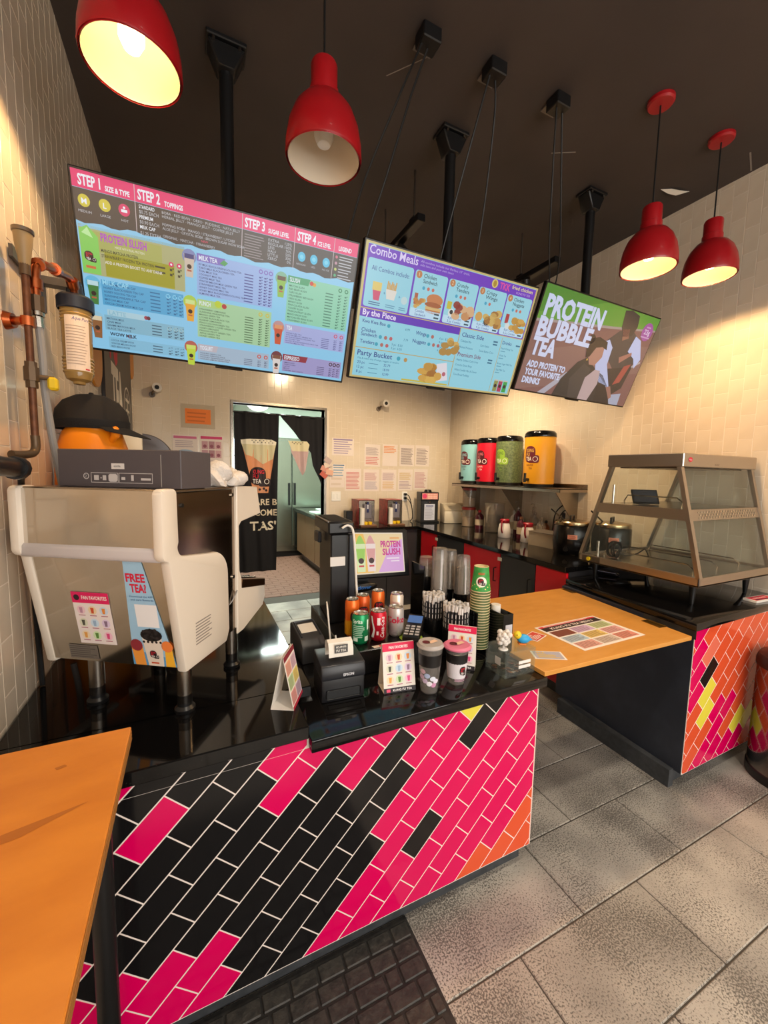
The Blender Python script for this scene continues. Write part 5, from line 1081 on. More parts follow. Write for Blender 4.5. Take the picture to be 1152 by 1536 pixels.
# card reader on the riser with green sticker
cr_ = thing('card_reader', 'black payment card terminal with keypad on the riser', 'card reader', (.828, 1.415, .9013), R(-38))
b = MB(); b.prism([(-.09, .0), (-.09, .022), (-.02, .034), (.085, .055), (.09, .05), (.09, 0)], 'x', -.034, .034, bev=.005, seg=2); b.build('body', m_blackp, cr_)
p = Print('keypad', cr_, lambda x, y, l: (x, y, .034+(y+.02)*.2+.0012+l*LAY if y > -.02 else .0225+(y+.09)*.164+.0016+l*LAY)); p.rect(-.03, .015, .03, .07, G('#4c6c9c', .8), 1)
for i in range(12): p.rect(-.03+.022*(i % 3), -.078+.02*(i//3), -.014+.022*(i % 3), -.066+.02*(i//3), ink('#a8a6a8'), 1)
gs = MB(); gs.lathe([(0, 0), (.048, 0), (.048, .0008), (0, .0008)], n=24); o = gs.build('round_sticker', ink('#9cb83c')); o.location = (.80, 1.388, .9004); tag(o, 'round lime green sticker lying beside the card terminal', 'sticker')
# straw holders
m_wrap = mat('black printed straw wrap', '#2b292b', rough=.4); m_clearw = mat('clear straw wrap', '#cfc9c4', rough=.25)
def straws(loc, r, h, label, seed, tagc=False):
    t = thing('straw_holder', label, 'holder', loc, group='straw holders')
    MB().lathe([(0, .002), (r*.96, 0), (r, .004), (r, h), (r-.003, h), (r-.003, .006), (0, .006)], n=36).build('tumbler', mat('black holder', '#101011', rough=.3), t)
    if tagc: MB().prism([(-.02, .06), (.012, .06), (.012, .095), (-.02, .095)], 'y', -r-.0008, -r, T=Matrix.Rotation(R(-30), 4, 'Z')).build('sticker', ink('#dcb8a4'), t)
    rr = random.Random(seed); k = 0
    st = []
    for ring, n in ((r-.011, 22), (r-.025, 14), (r-.038, 8)):
        for i in range(n):
            a = 2*math.pi*(i+rr.random()*.3)/n; x, y = ring*math.cos(a), ring*math.sin(a)
            tx, ty = x*1.08, y*1.08; z1 = h+.070+rr.random()*.014
            tag_s = MB(); tag_s.cyl((x*.9, y*.9, .01), (tx, ty, z1), .0058, n=8)
            tag_s.mi = 1
            tag_s.cyl((tx, ty, z1), (tx+rr.uniform(-.004, .004), ty+rr.uniform(-.004, .004), z1+.026), .0062, .0066, n=6)
            tag_s.mi = 2; ca_ = math.atan2(ty, tx)
            for q in range(3):
                zz0 = h+.008+q*.024; dx, dy = math.cos(ca_), math.sin(ca_)
                tag_s.box(-.0012, -.0003, 0, .0012, .0003, .017, T=Matrix.Translation((tx*.985+dx*.006, ty*.985+dy*.006, zz0)) @ Matrix.Rotation(ca_+math.pi/2, 4, 'Z'))
            s_ = tag_s.build('straw', [m_wrap, m_clearw, ink('#e6e2de')], t)
    return t
straws((1.004, 1.365, ZF+.0003), .056, .115, 'straw holder crammed with wrapped straws, bearing a small sticker', 3, True)
straws((.966, 1.482, ZF+.0003), .052, .13, 'straw holder crammed with wrapped straws next to the card terminal', 5)
# cup organiser with stacks
og = thing('cup_organizer', 'black cup and lid organizer at the end of the order counter', 'organizer', (1.13, 1.5, ZF+.0003))
b = MB(og)
for x, y, h in ((1.035, 1.665, .27), (1.048, 1.568, .20), (1.158, 1.645, .20), (1.165, 1.545, .20)):
    b = MB(og); b.lathe([(.0, .003), (.044, 0), (.046, .003), (.046, h), (.0435, h), (.0435, .006), (0, .006)], (x, y, ZF+.0003), n=28); b.build('tube', mat('black acrylic', '#0e0e0f', rough=.16), og)
for bxx in ((.983, 1.60, ZF+.001, .988, 1.72, ZF+.33), (1.064, 1.30, ZF+.001, 1.068, 1.44, ZF+.19), (1.069, 1.43, ZF+.001, 1.205, 1.436, ZF+.16)): MB(og).box(*bxx).build('divider', mat('black acrylic', '#0e0e0f', rough=.16), og)
b = MB(og)
b.box(1.162, 1.25, ZF+.001, 1.214, 1.254, ZF+.185).box(1.162, 1.254, ZF+.001, 1.166, 1.40, ZF+.185).box(1.21, 1.254, ZF+.001, 1.214, 1.40, ZF+.185).box(1.166, 1.396, ZF+.001, 1.21, 1.40, ZF+.21); b.build('lid_bin', mat('black acrylic', '#0e0e0f', rough=.16), og)
MB(og).box(1.174, 1.2492, ZF+.085, 1.21, 1.2498, ZF+.14).build('label_card', ink('#c8c8d0'), og)
MB(og).cyl((1.188, 1.33, ZF+.01), (1.188, 1.33, ZF+.205), .0205, n=28).build('lid_stack', mat('white lid', '#e2dcd2', rough=.4), og)
def clear_stack(x, y, top, label):
    t = thing('cup_stack', label, 'cups', (x, y, ZF+.007), group='stacks of clear cups')
    H_ = top-ZF-.007; n = 9
    for i in range(n):
        z0 = H_-.13-i*.012
        if z0 < .01: break
        MB().lathe([(.0405, z0), (.0385, z0+.006), (.0335, z0+.125), (.031, z0+.13)]+([(0, z0+.13)] if i == 0 else []), n=24).build('cup', m_pet, t)
    MB().lathe([(.0355, .0), (.0325, H_-.06), (0, H_-.055)], n=24).build('inner_print', mat('dark printed cup', '#3a2226', rough=.3, col2='#120d0e', nscale=22), t)
clear_stack(1.035, 1.665, 1.165, 'low stack of upturned clear cups in the rear tube nearest the red cabinet corner')
clear_stack(1.048, 1.568, 1.225, 'tallest stack of upturned clear printed cups')
clear_stack(1.158, 1.645, 1.195, 'stack of upturned clear cups with dark prints in the middle')
clear_stack(1.165, 1.545, 1.185, 'stack of upturned clear cups beside the green paper cups')
# green paper cup stack
gc = thing('paper_cup_stack', 'tall stack of green holiday paper cups with cream rims', 'cups', (1.115, 1.348, ZF+.0003))
m_gr = mat('green cup print', '#2f8a3c', rough=.5, col2='#3f9c48', nscale=40); m_cr = mat('cream paper', '#d2c194', rough=.6)
ztop = .375
for i in range(22):
    z0 = ztop-.105-i*.0118
    if z0 < .01: break
    c = MB(); c.lathe([(.042, z0), (.043, z0+.002), (.042, z0+.004)], n=28); c.mi = 1 if i else 1
    if i == 0: c.mi = 1; c.lathe([(.0412, z0+.004), (.0305, z0+.105)], n=28)
    else: c.mi = 2; c.lathe([(.0405, z0+.004), (.0392, z0+.0125)], n=28)
    c.build('cup', [m_cr, m_gr, mat('olive cup side', '#56643a', rough=.6)], gc)
MB().lathe([(.0305, ztop), (.031, ztop+.0015), (.028, ztop+.0015), (.028, ztop-.006), (0, ztop-.006)], n=28).build('cup_bottom', m_cr, gc)
zr = lambda z: .0412-(z-(ztop-.101))*.106
p = Print('cup_badge', gc, wrap(0, 0, .036, 0, -126, rz=zr), nx=4); p.circ(0, ztop-.06, .022, ink('#efe8da'), 1, n=20); logo(p, 0, ztop-.06, .03, 2); p.text('HOLIDAY', 0, ztop-.03, .009, ink('#d8502c'), 1, w=.03, align='C', bold=.03)
for i in range(10): p.circ(-.05+.011*i, ztop-.09+.008*(i % 3), .003, ink('#e0d878'), 1, n=6)
# acrylic tip box with figures
ab = thing('tip_box', 'clear acrylic tip box with coins on the corner of the order counter', 'box', (1.125, 1.165, ZF+.0003))
m_acr = clear('clear acrylic sheet', '#f6faf8', .03, .02, '#e0e4e4')
X0, X1, YA, YB2, HT = -.075, .075, -.058, .055, .098
b = MB(); b.box(X0, YA, 0, X1, YB2, .004).box(X0, YA, .004, X1, YA+.003, HT).box(X0, YB2-.003, .004, X1, YB2, HT).box(X0, YA+.003, .004, X0+.003, YB2-.003, HT).box(X1-.003, YA+.003, .004, X1, YB2-.003, HT).box(X0, YA, HT, X1, YB2, HT+.003); b.build('acrylic_case', m_acr, ab, smooth=False)
for c in range(26):
    x = rnd.uniform(-.06, .06); y = rnd.uniform(-.045, .04)
    MB().cyl((x, y, .0045+.002*(c % 4)), (x+.001, y+.001, .0065+.002*(c % 4)), .0105, n=12).build('coin', mat('coin %d' % (c % 3), ('#8a5a3c', '#a89888', '#6c4630')[c % 3], rough=.35, metal=.8), ab)
for z in (.05, .032): MB().box(-.01, YA-.001, z-.004, .05, YA-.0002, z+.008).build('label_strip', ink('#e6e0da'), ab)
MB().box(X0-.0008, -.03, .04, X0-.0002, .0, .07).build('frosted_mark', ink('#b8b8b8'), ab)
bd = thing('toy_bird', 'small toy bird with yellow head and blue body on the tip box', 'toy', (1.165, 1.15, ZF+.1018), R(-25))
b = MB(); b.ball((.008, 0, .022), (.026, .018, .018), 16); b.prism([(.026, .014), (.045, .018), (.03, .03)], 'y', -.006, .006, bev=.002); b.build('body', mat('blue toy plastic', '#2f9cd4', rough=.4), bd)
b = MB(); b.ball((-.016, 0, .037), (.016, .015, .016), 16); b.build('head', mat('yellow toy plastic', '#e0c024', rough=.4), bd)
b = MB(); b.cyl((-.029, 0, .036), (-.042, 0, .033), .005, .001, n=10); b.build('beak', mat('orange toy plastic', '#e0762c', rough=.4), bd)
for s in (-1, 1): MB().ball((-.022, s*.0125, .041), .0025, 8).build('eye', m_blackp, bd)
b = MB(); b.box(-.012, -.014, .0, .016, .014, .006, .002); b.build('feet', mat('orange toy plastic', '#e0762c', rough=.4), bd)
fg = thing('crystal_ornament', 'white frosted glass tree ornament on the tip box', 'ornament', (1.065, 1.14, ZF+.1018))
b = MB(); rr = random.Random(4); b.cyl((0, 0, .0), (0, 0, .03), .004, n=8)
for i in range(22):
    a = i*2.4; r = .022*(.4+.6*rr.random()); b.ball((r*math.cos(a), r*math.sin(a), .022+.045*(i/22)), .009+.003*rr.random(), 8)
b.build('crown', mat('frosted glass', '#d8d2cc', rough=.35), fg)
MB().lathe([(0, 0), (.018, 0), (.018, .003), (.006, .006), (0, .006)], n=16).build('base', mat('white ceramic', '#e8e6e4', rough=.3), fg)
# ---- on the flap
def sheet(name, label, cat, loc, rz, w, h, draw, thick=.0006, group=None):
    t = thing(name, label, cat, loc, rz, group); MB().box(-w/2, -h/2, 0, w/2, h/2, thick).build('sheet', m_pap, t)
    draw(Print('sheet_print', t, lambda x, y, l: (x, y, thick+l*LAY*.6)), w, h); return t
def menu17(p, w, h):
    p.rect(-w*.47, h*.27, w*.47, h*.42, ink('#2c1a1c'), 1); p.rect(-w*.47, h*.42, w*.47, h*.47, ink('#c82438'), 1); p.text('KUNG FU TEA MENU', 0, h*.31, h*.07, ink('#e8dcd4'), 2, w=w*.7, align='C', bold=.02); p.lines(-w*.4, w*.4, h*.43, h*.465, 2, ink('#f0d8d4'), 2)
    cs = ('#7c3a2c', '#c8a8c8', '#b8c490', '#a8bcc8', '#d8b868', '#d8a09c', '#d49a8c', '#c8b4a4', '#d88a78')
    for i in range(9):
        x0 = -w*.46+w*.31*(i % 3); y0 = h*(.03-.24*(i//3)); p.rect(x0, y0, x0+w*.29, y0+h*.21, ink(cs[i]), 1); p.lines(x0+.006, x0+w*.27, y0+.005, y0+h*.2, 6, ink('#6c4c40'), 2, t=.3)
sheet('menu_sheet', 'large printed menu sheet lying on the orange counter flap', 'menu', (1.725, 1.272, .8255), R(1), .43, .28, menu17)
def flyer(c1, c2):
    def f(p, w, h):
        p.rect(-w*.44, -h*.44, w*.44, h*.44, ink(c1), 1); p.lines(-w*.35, w*.35, -h*.35, h*.1, 4, ink(c2), 2); p.text('TEA', -w*.35, h*.15, h*.2, ink(c2), 2, bold=.02)
    return f
sheet('leaflet', 'small red and white leaflet under the toy bird on the flap', 'leaflet', (1.43, 1.33, .8255), R(20), .10, .07, flyer('#c84434', '#f0e0d8'), group='loose leaflets')
sheet('leaflet', 'yellow and grey leaflet at the edge of the flap by the tip box', 'leaflet', (1.33, 1.16, .8255), R(-28), .13, .075, flyer('#a8a4b0', '#d8b43c'), group='loose leaflets')
# ================================================================== GLASS FOOD WARMER
m_stw = mat('warmer brushed steel', '#bdb4aa', rough=.3, metal=1, bump=.02, bscale=40, stretch=(1, 12, 1))
m_pane = clear('warmer glass', '#fcfefd', .008, .01, '#c8d8d4', 1.35)
fw = thing('food_warmer', 'stainless steel and glass heated food display case on the black counter', 'food warmer', (2.78, 1.52, ZR_))
xa, xb = 2.395, 3.165; y0, y1 = 1.154, 1.887; zb, zt = 1.0, 1.71; ty0, ty1 = 1.30, 1.70; sk_ = .05
def lerp(a, b, t): return a+(b-a)*t
def FY(z): return lerp(y0, ty0, (z-zb-.045)/(zt-zb-.09))
def BY(z): return lerp(y1, ty1, (z-zb-.045)/(zt-zb-.09))
b = MB(fw); b.box(xa, y0, zb, xb, y1, zb+.008).box(xa, y0, zb, xb, y0+.008, zb+.05, .001).box(xa, y1-.008, zb, xb, y1, zb+.05).box(xa, y0, zb, xa+.008, y1, zb+.05, .001).box(xb-.008, y0, zb, xb, y1, zb+.05); b.build('base_frame', m_stw, fw)
b = MB(fw); b.box(xa+.01, y0+.01, zb+.035, xb-.01, y1-.01, zb+.04); b.build('deck', m_steel, fw)
b = MB(fw); b.box(xa-.002, ty0-.02, zt-.075, xb+.002, ty1+.02, zt, .004); b.build('hood', m_stw, fw)
b = MB(fw); b.box(xa+.05, ty0+.03, zt-.082, xb-.05, ty1-.03, zt-.0755, .002); b.build('heat_lamp_cover', m_steel_d, fw)
def post(x, yf, w=.028):
    za, zc = zb+.045, zt-.07
    b = MB(fw); b.prism([(x, yf(za)), (x+w, yf(za)), (x+w, yf(za)+.02), (x, yf(za)+.02)], 'z', 0, .001); b.bm.free(); b.bm = bmesh.new()
    V = [(x, yf(za)-.002, za), (x+w, yf(za)-.002, za), (x+w, yf(za)+.02, za), (x, yf(za)+.02, za), (x, yf(zc)-.002, zc), (x+w, yf(zc)-.002, zc), (x+w, yf(zc)+.02, zc), (x, yf(zc)+.02, zc)]
    b.faces(V, [(3, 2, 1, 0), (4, 5, 6, 7), (0, 1, 5, 4), (1, 2, 6, 5), (2, 3, 7, 6), (3, 0, 4, 7)]); b.build('corner_post', m_stw, fw)
for x in (xa, xb-.028):
    post(x, FY); post(x, lambda z: BY(z)-.02)
zm0, zm1 = 1.345, 1.405
b = MB(fw); b.box(xa+.004, FY(zm1)+.004, zm1-.006, xb-.004, BY(zm1)-.004, zm1); b.build('middle_shelf', m_steel, fw)
for x in (xa+.002, xb-.008):
    b = MB(fw); b.prism([(FY(zm0), zm0), (BY(zm0), zm0), (BY(zm1), zm1), (FY(zm1), zm1)], 'x', x, x+.006); b.build('shelf_side', m_stw, fw)
for yf, s in ((FY, 1), (BY, -1)):
    b = MB(fw); V = [(xa+.028, yf(zm0)+s*.004, zm0), (xb-.028, yf(zm0)+s*.004, zm0), (xb-.028, yf(zm1)+s*.004, zm1), (xa+.028, yf(zm1)+s*.004, zm1)]; V += [(x, y+s*.004, z) for x, y, z in V]
    b.faces(V, [(0, 1, 2, 3), (7, 6, 5, 4), (0, 4, 5, 1), (1, 5, 6, 2), (2, 6, 7, 3), (3, 7, 4, 0)]); b.build('shelf_front', m_stw, fw)
b = MB(fw)
for r_ in range(3):
    for k in range(22):
        z = zm0+.014+r_*.015; x = xa+.10+k*.028+(.014 if r_ % 2 else 0)
        b.cyl((x, FY(z)+.0035, z), (x, FY(z)+.001, z), .0055, n=8)
b.build('vent_dimples', m_chrome, fw)
for z_a, z_b in ((zb+.05, zm0-.004), (zm1+.004, zt-.08)):
    b = MB(fw); V = [(xa+.03, FY(z_a)+.008, z_a), (xb-.03, FY(z_a)+.008, z_a), (xb-.03, FY(z_b)+.008, z_b), (xa+.03, FY(z_b)+.008, z_b)]; V += [(x, y+.004, z) for x, y, z in V]
    b.faces(V, [(0, 1, 2, 3), (7, 6, 5, 4), (0, 4, 5, 1), (1, 5, 6, 2), (2, 6, 7, 3), (3, 7, 4, 0)]); b.build('front_glass', m_pane, fw)
    for x in (xa+.006, xb-.01):
        b = MB(fw); b.prism([(FY(z_a)+.024, z_a), (BY(z_a)-.024, z_a), (BY(z_b)-.024, z_b), (FY(z_b)+.024, z_b)], 'x', x, x+.004); b.build('side_glass', m_pane, fw)
    b = MB(fw); V = [(xa+.03, BY(z_a)-.012, z_a), (xb-.03, BY(z_a)-.012, z_a), (xb-.03, BY(z_b)-.012, z_b), (xa+.03, BY(z_b)-.012, z_b)]; V += [(x, y+.004, z) for x, y, z in V]
    b.faces(V, [(0, 1, 2, 3), (7, 6, 5, 4), (0, 4, 5, 1), (1, 5, 6, 2), (2, 6, 7, 3), (3, 7, 4, 0)]); b.build('rear_glass', m_pane, fw)
for x in (xa+.10, xb-.10):
    for y in (y0+.075, y1-.06): MB(fw).cyl((x, y, ZR_+.0003), (x, y, zb), .010, .021, n=16).build('leg', m_blackp, fw)
for z, nm in ((zb+.055, 1), (zm1+.02, 2)):
    b = MB(fw)
    for x in ((xa+.12, xa+.36, xa+.60) if nm == 1 else (xa+.12,)): b.tube([(x, FY(z)+.09, zb+.04 if nm == 1 else zm1), (x, FY(z)+.085, z+.01), (x, FY(z)+.12, z+.035), (x, BY(z)-.12, z+.035), (x, BY(z)-.1, z), (x, BY(z)-.1, zb+.04 if nm == 1 else zm1)], .004, 6)
    b.build('tray_rail', m_chrome, fw)
b = MB(fw); b.cyl((xa+.03, y1-.12, zb+.04), (xa+.03, y1-.12, zb+.15), .009, n=12).cyl((xa+.03, y1-.2, zm1), (xa+.03, y1-.2, zm1+.12), .007, n=12); b.build('thermometer', m_chrome, fw)
MB(fw).box(xa-.0022, y1-.16, zb+.008, xa-.0002, y1-.03, zb+.045).build('control_plate', m_steel_d, fw)
MB(fw).cyl((xa-.009, y1-.08, zb+.026), (xa-.002, y1-.08, zb+.026), .013, n=14).build('knob', mat('yellow knob', '#d8c020', rough=.4), fw)
p = Print('maker_badge', fw, lambda x, z, l: (x-2.78, ty0-.0205-l*LAY-1.52, z-ZR_)); p.circ(2.455, zt-.035, .02, ink('#c82434'), 1, rz=.013); p.text('Hatco', 2.455, zt-.039, .009, ink('#f0d8d8'), 2, w=.026, align='C')
p = Print('model_mark', fw, lambda x, z, l: (x-2.78, ty0-.0205-l*LAY-1.52, z-ZR_)); p.text('GLO-RAY', 2.70, zt-.062, .010, ink('#5c4c40'), 1, w=.045)
# inside: tablet and a coiled cable
tb = thing('tablet', 'black tablet propped on its stand inside the food warmer', 'tablet', (2.56, 1.56, zm1+.0005), R(-35))
b = MB(); b.box(-.075, -.006, 0, .075, .006, .10, .003, T=Matrix.Translation((0, .0, .005)) @ Matrix.Rotation(R(-32), 4, 'X')); b.build('body', m_blackp, tb)
b = MB(); b.box(-.066, -.0066, .008, .066, -.0061, .092, T=Matrix.Translation((0, .0, .005)) @ Matrix.Rotation(R(-32), 4, 'X')); b.build('glass', mat('tablet glass', '#3c4048', rough=.05), tb)
b = MB(); b.box(-.03, .02, 0, .03, .09, .004).box(-.02, .05, 0, .02, .054, .07, T=Matrix.Rotation(R(12), 4, 'X')); b.build('stand', m_blackp, tb)
cc = MB(); pts = []
for i in range(60): a = i*.42; pts.append((2.52+.05*math.cos(a)*(1+.1*math.sin(i)), 1.70+.02*math.sin(a*.5)+i*.0004, zb+.098+.05*math.sin(a)))
pts += [(2.60, 1.70, zb+.05), (2.68, 1.66, zb+.07), (2.72, 1.64, zb+.10), (2.70, 1.6, zb+.05)]
cc.tube(pts, .0045, 6, smooth=2); tag(cc.build('coiled_cable', m_cord), 'black power cord coiled inside the lower food warmer shelf', 'cable')
# under and beside the warmer
pc = thing('folded_pouch', 'small black glossy pouch under the food warmer', 'pouch', (2.675, 1.86, ZR_+.0003), R(-70))
b = MB(); b.prism([(-.07, 0), (.07, 0), (.072, .012), (.05, .024), (-.05, .03), (-.072, .016)], 'y', -.028, .028, bev=.004, seg=2); b.build('body', mat('glossy black vinyl', '#15141c', rough=.12), pc)
b = MB(); b.box(-.06, -.0295, .018, .06, -.0285, .022); b.build('zip', mat('zip', '#9a98b0', rough=.3), pc)  # pale strip: highlight on the glossy vinyl, put into the colour
def lf(p, w, h): p.rect(-w*.44, -h*.42, w*.44, h*.42, ink('#c82444'), 1); p.text('KUNG FU TEA', 0, -h*.05, h*.2, ink('#f0e4e4'), 2, w=w*.6, align='C', bold=.02); p.rect(-w*.4, -h*.36, w*.4, -h*.2, ink('#3c1c38'), 2)
sheet('leaflet_stack', 'stack of red leaflets on the black counter before the food warmer', 'leaflets', (2.965, 1.115, ZR_+.0005), R(-4), .2, .065, lf, thick=.012)
# ================================================================== TRASH CAN
tr = thing('trash_can', 'round steel trash can with black base beside the orange tiles', 'trash can', (2.80, .86, 0))
MB().lathe([(.165, .05), (.165, .60)], n=48).build('drum', mat('drum steel', '#8c8078', rough=.14, metal=1), tr)
MB().lathe([(0, 0), (.168, 0), (.17, .004), (.17, .048), (.166, .052), (0, .052)], n=48).build('base_ring', m_blackp, tr)
b = MB(); b.lathe([(.17, .60), (.17, .63), (.16, .66), (.12, .68), (.11, .67), (.11, .62)], n=48); b.build('lid', m_blackp, tr)
# ================================================================== BACK WORKTOP
ZB = ZBK+.0004
def dispenser(x, y, label):
    t = thing('syrup_dispenser', label, 'dispenser', (x, y, ZB), R(-2), group='twin syrup dispensers')
    b = MB(); b.box(-.10, -.02, 0, .10, .22, .30, .006); b.build('case', m_steel, t)
    b = MB(); b.box(-.1025, -.025, 0, -.1, .22, .302).box(-.1, -.02, .3, .10, .22, .302); b.build('red_panel', mat('red printed panel', '#a8202c', rough=.3, col2='#7c1820', nscale=25), t)
    b = MB(); b.box(-.045, -.05, .085, .055, -.02, .255, .008); b.build('control_head', mat('grey head', '#6c6870', rough=.3), t)
    b = MB(); b.box(-.012, -.054, .16, .016, -.05, .28, .003); b.build('display', mat('navy display', '#2c3258', rough=.2), t); MB().box(-.004, -.0545, .20, .008, -.054, .25).build('window', ink('#d8d8e0'), t)
    MB().cyl((-.065, -.05, .02), (-.065, -.05, .21), .028, n=20).build('cup_holder', mat('white tube', '#d8d4cc', rough=.4), t)
    for s in (-.022, .03): MB().lathe([(0, 0), (.022, 0), (.024, .03), (.02, .03), (.018, .006), (0, .006)], (s, -.06, .022), n=18).build('cup', mat('yellow cup', '#e0b818', rough=.4), t)
    MB().box(-.10, -.11, 0, .10, -.02, .02, .003).build('drip_tray', mat('brown tray', '#6c4a34', rough=.4), t)
    return t
dispenser(1.83, 4.30, 'red sided syrup dispenser next to the black box'); dispenser(2.19, 4.29, 'red sided syrup dispenser next to the wall outlet')
bb = MB(); bb.box(-.04, -.05, 0, .04, .05, .17, .006); o = bb.build('speaker_box', m_blackp); o.location = (1.655, 4.42, ZB); tag(o, 'small black upright box at the end of the back worktop', 'speaker')
mm = thing('ticket_machine', 'black counter machine with pink lit top and white notice', 'machine', (2.745, 4.42, ZB), R(-12))
b = MB(); b.box(-.115, -.06, 0, .115, .12, .30, .006); b.build('case', mat('dark case', '#201f1f', rough=.35), mm)
MB().box(-.125, -.09, 0, .125, .12, .018, .003).build('base', m_blackp, mm); b = MB(); b.box(-.12, -.065, .275, .12, .12, .385, .005); b.build('head', m_blackp, mm)
MB().cyl((0, .02, .385), (0, .02, .415), .05, .04, n=20).build('top_cap', m_blackp, mm)
p = Print('front_print', mm, flat_y(-.066)); p.rect(-.105, .295, .105, .372, ink('#d88c80'), 1); p.circ(-.07, .335, .03, ink('#d83c6c'), 2)
for i in range(24): p.rect(-.03+.016*(i % 8), .305+.021*(i//8), -.02+.016*(i % 8), .318+.021*(i//8), ink('#f0d4c4'), 2)
p2 = Print('notice', mm, flat_y(-.0605)); p2.rect(-.07, .03, .07, .235, ink('#c4c8d8'), 1); p2.lines(-.06, .055, .05, .20, 10, ink('#8488a0'), 2, t=.3); p2.rect(-.05, .205, .05, .216, ink('#3c4880'), 2)
MB().box(-.012, -.07, .245, .012, -.06, .27).build('key', m_chrome, mm)
m_ivory = mat('translucent ivory plastic', '#d4c9b4', rough=.4)
bn = thing('storage_bin', 'ivory flip lid ingredient bin in the worktop corner', 'bin', (3.02, 4.28, ZB), R(-20))
b = MB(); b.prism([(-.13, 0), (-.14, .16), (-.02, .24), (.13, .24), (.12, 0)], 'x', -.13, .13, bev=.012, seg=2); b.build('tub', m_ivory, bn)
b = MB(); b.prism([(-.145, .162), (-.02, .246), (-.01, .256), (-.15, .172)], 'x', -.13, .13, bev=.003); b.build('lid', clear('clear lid', '#f0ece4', .3, .1, '#d8d2c4'), bn)
m_clr = clear('clear container', '#efe8de', .16, .06, '#d8d0c4')
for z0, lb, fc_ in ((0, 'clear canister of pale powder with red lid under another canister', '#b8a284'), (.232, 'clear canister with red lid stacked on top of another', '#b0a090')):
    t = thing('canister', lb, 'canister', (3.01, 3.92, ZB+z0), group='stacked clear canisters')
    MB().lathe([(0, 0), (.072, 0), (.078, .006), (.08, .2), (.077, .2), (.074, .006), (0, .004)], n=28).build('jar', m_clr, t); MB().lathe([(0, .2), (.084, .2), (.084, .226), (.07, .231), (0, .231)], n=28).build('lid', mat('dull red lid', '#8c2c28', rough=.4), t)
    MB().lathe([(0, .005), (.0725, .005), (.0735, .11), (0, .11)], n=28).build('contents', mat('powder '+fc_, fc_, rough=.9), t)
pt = thing('pitcher', 'large clear pitcher of dark tea with clear lid', 'pitcher', (2.99, 3.44, ZB), R(200))
MB().lathe([(0, 0), (.09, 0), (.095, .01), (.105, .30), (.102, .30), (.092, .012), (0, .006)], n=28).build('jug', m_clr, pt); MB().lathe([(0, .007), (.0905, .012), (.098, .19), (0, .19)], n=28).build('tea', mat('dark tea', '#2c2030', rough=.15), pt)
MB().tube([(.1, 0, .27), (.15, 0, .26), (.155, 0, .12), (.1, 0, .07)], .011, 8, smooth=4).build('handle', m_clr, pt); MB().lathe([(0, .302), (.108, .302), (.108, .316), (0, .322)], n=28).build('lid', m_clr, pt)
m_wj = mat('milky white plastic', '#d6d0cc', rough=.4)
for x, y, lb in ((2.83, 3.10, 'white syrup jug with dark red handle beside the big pitcher'), (2.83, 2.79, 'white syrup jug with dark red handle beside the clear tub')):
    t = thing('syrup_jug', lb, 'jug', (x, y, ZB), R(210), group='white syrup jugs')
    MB().lathe([(0, 0), (.058, 0), (.062, .006), (.06, .08), (.05, .13), (.04, .15), (0, .15)], n=24).build('body', m_wj, t)
    MB().lathe([(.044, .145), (.047, .15), (.047, .175), (.04, .182), (0, .184)], n=24).build('lid', mat('dark red plastic', '#8c1424', rough=.35), t)
    MB().tube([(.04, 0, .165), (.085, 0, .16), (.09, 0, .09), (.058, 0, .05)], .008, 8, smooth=4).build('handle', mat('dark red plastic', '#8c1424', rough=.35), t)
def bottle(x, y, h, r, body, capc, label, pump=False):
    t = thing('bottle', label, 'bottle', (x, y, ZB), group='bottles at the back of the worktop')
    MB().lathe([(0, 0), (r, 0), (r, h*.62), (r*.9, h*.7), (r*.35, h*.82), (r*.32, h*.9), (0, h*.9)], n=20).build('glass', body, t)
    MB().lathe([(r*.4, h*.86), (r*.4, h*.97), (0, h)], n=14).build('cap', capc, t)
    if pump: MB().tube([(0, 0, h*.97), (0, 0, h*1.16), (-.03, 0, h*1.17), (-.045, 0, h*1.13)], .004, 6).build('pump', capc, t)
    MB().lathe([(r+.0006, h*.2), (r+.0006, h*.5)], n=20).build('label_band', ink('#b8a890'), t)
m_mar = mat('maroon syrup', '#4c1c28', rough=.15); m_brn = mat('amber syrup', '#7c4a28', rough=.15); m_clb = clear('clear bottle', '#e8e2da', .2, .05, '#d0c8c0'); m_dkb = mat('dark sauce bottle', '#1e1a1c', rough=.25)
bottle(3.06, 3.16, .30, .042, m_mar, m_clb, 'tall maroon syrup bottle with clear pump', True); bottle(2.94, 2.99, .22, .04, m_mar, mat('brown cork', '#8a5a3c', rough=.7), 'short maroon syrup jar with brown cap')
bottle(3.03, 2.90, .27, .04, m_clb, m_clb, 'clear pump bottle behind the clear tub', True); bottle(2.96, 2.757, .24, .042, m_clb, m_clb, 'clear empty syrup bottle'); bottle(3.09, 2.62, .29, .04, m_dkb, m_dkb, 'black squeeze sauce bottle with pointed cap'); bottle(3.10, 2.99, .29, .038, m_clb, m_clb, 'slim clear bottle with pump close to the wall', True); bottle(3.12, 3.28, .25, .042, m_wj, m_wj, 'white plastic bottle behind the pitcher'); bottle(2.99, 3.69, .22, .05, m_mar, mat('red cap', '#a0202c', rough=.4), 'wide maroon syrup jar with red cap'); bottle(3.06, 2.79, .20, .036, m_brn, m_dkb, 'amber syrup bottle with black cap')
tu = thing('clear_tub', 'clear plastic tub holding a crumpled packet', 'tub', (2.86, 2.575, ZB), R(4))
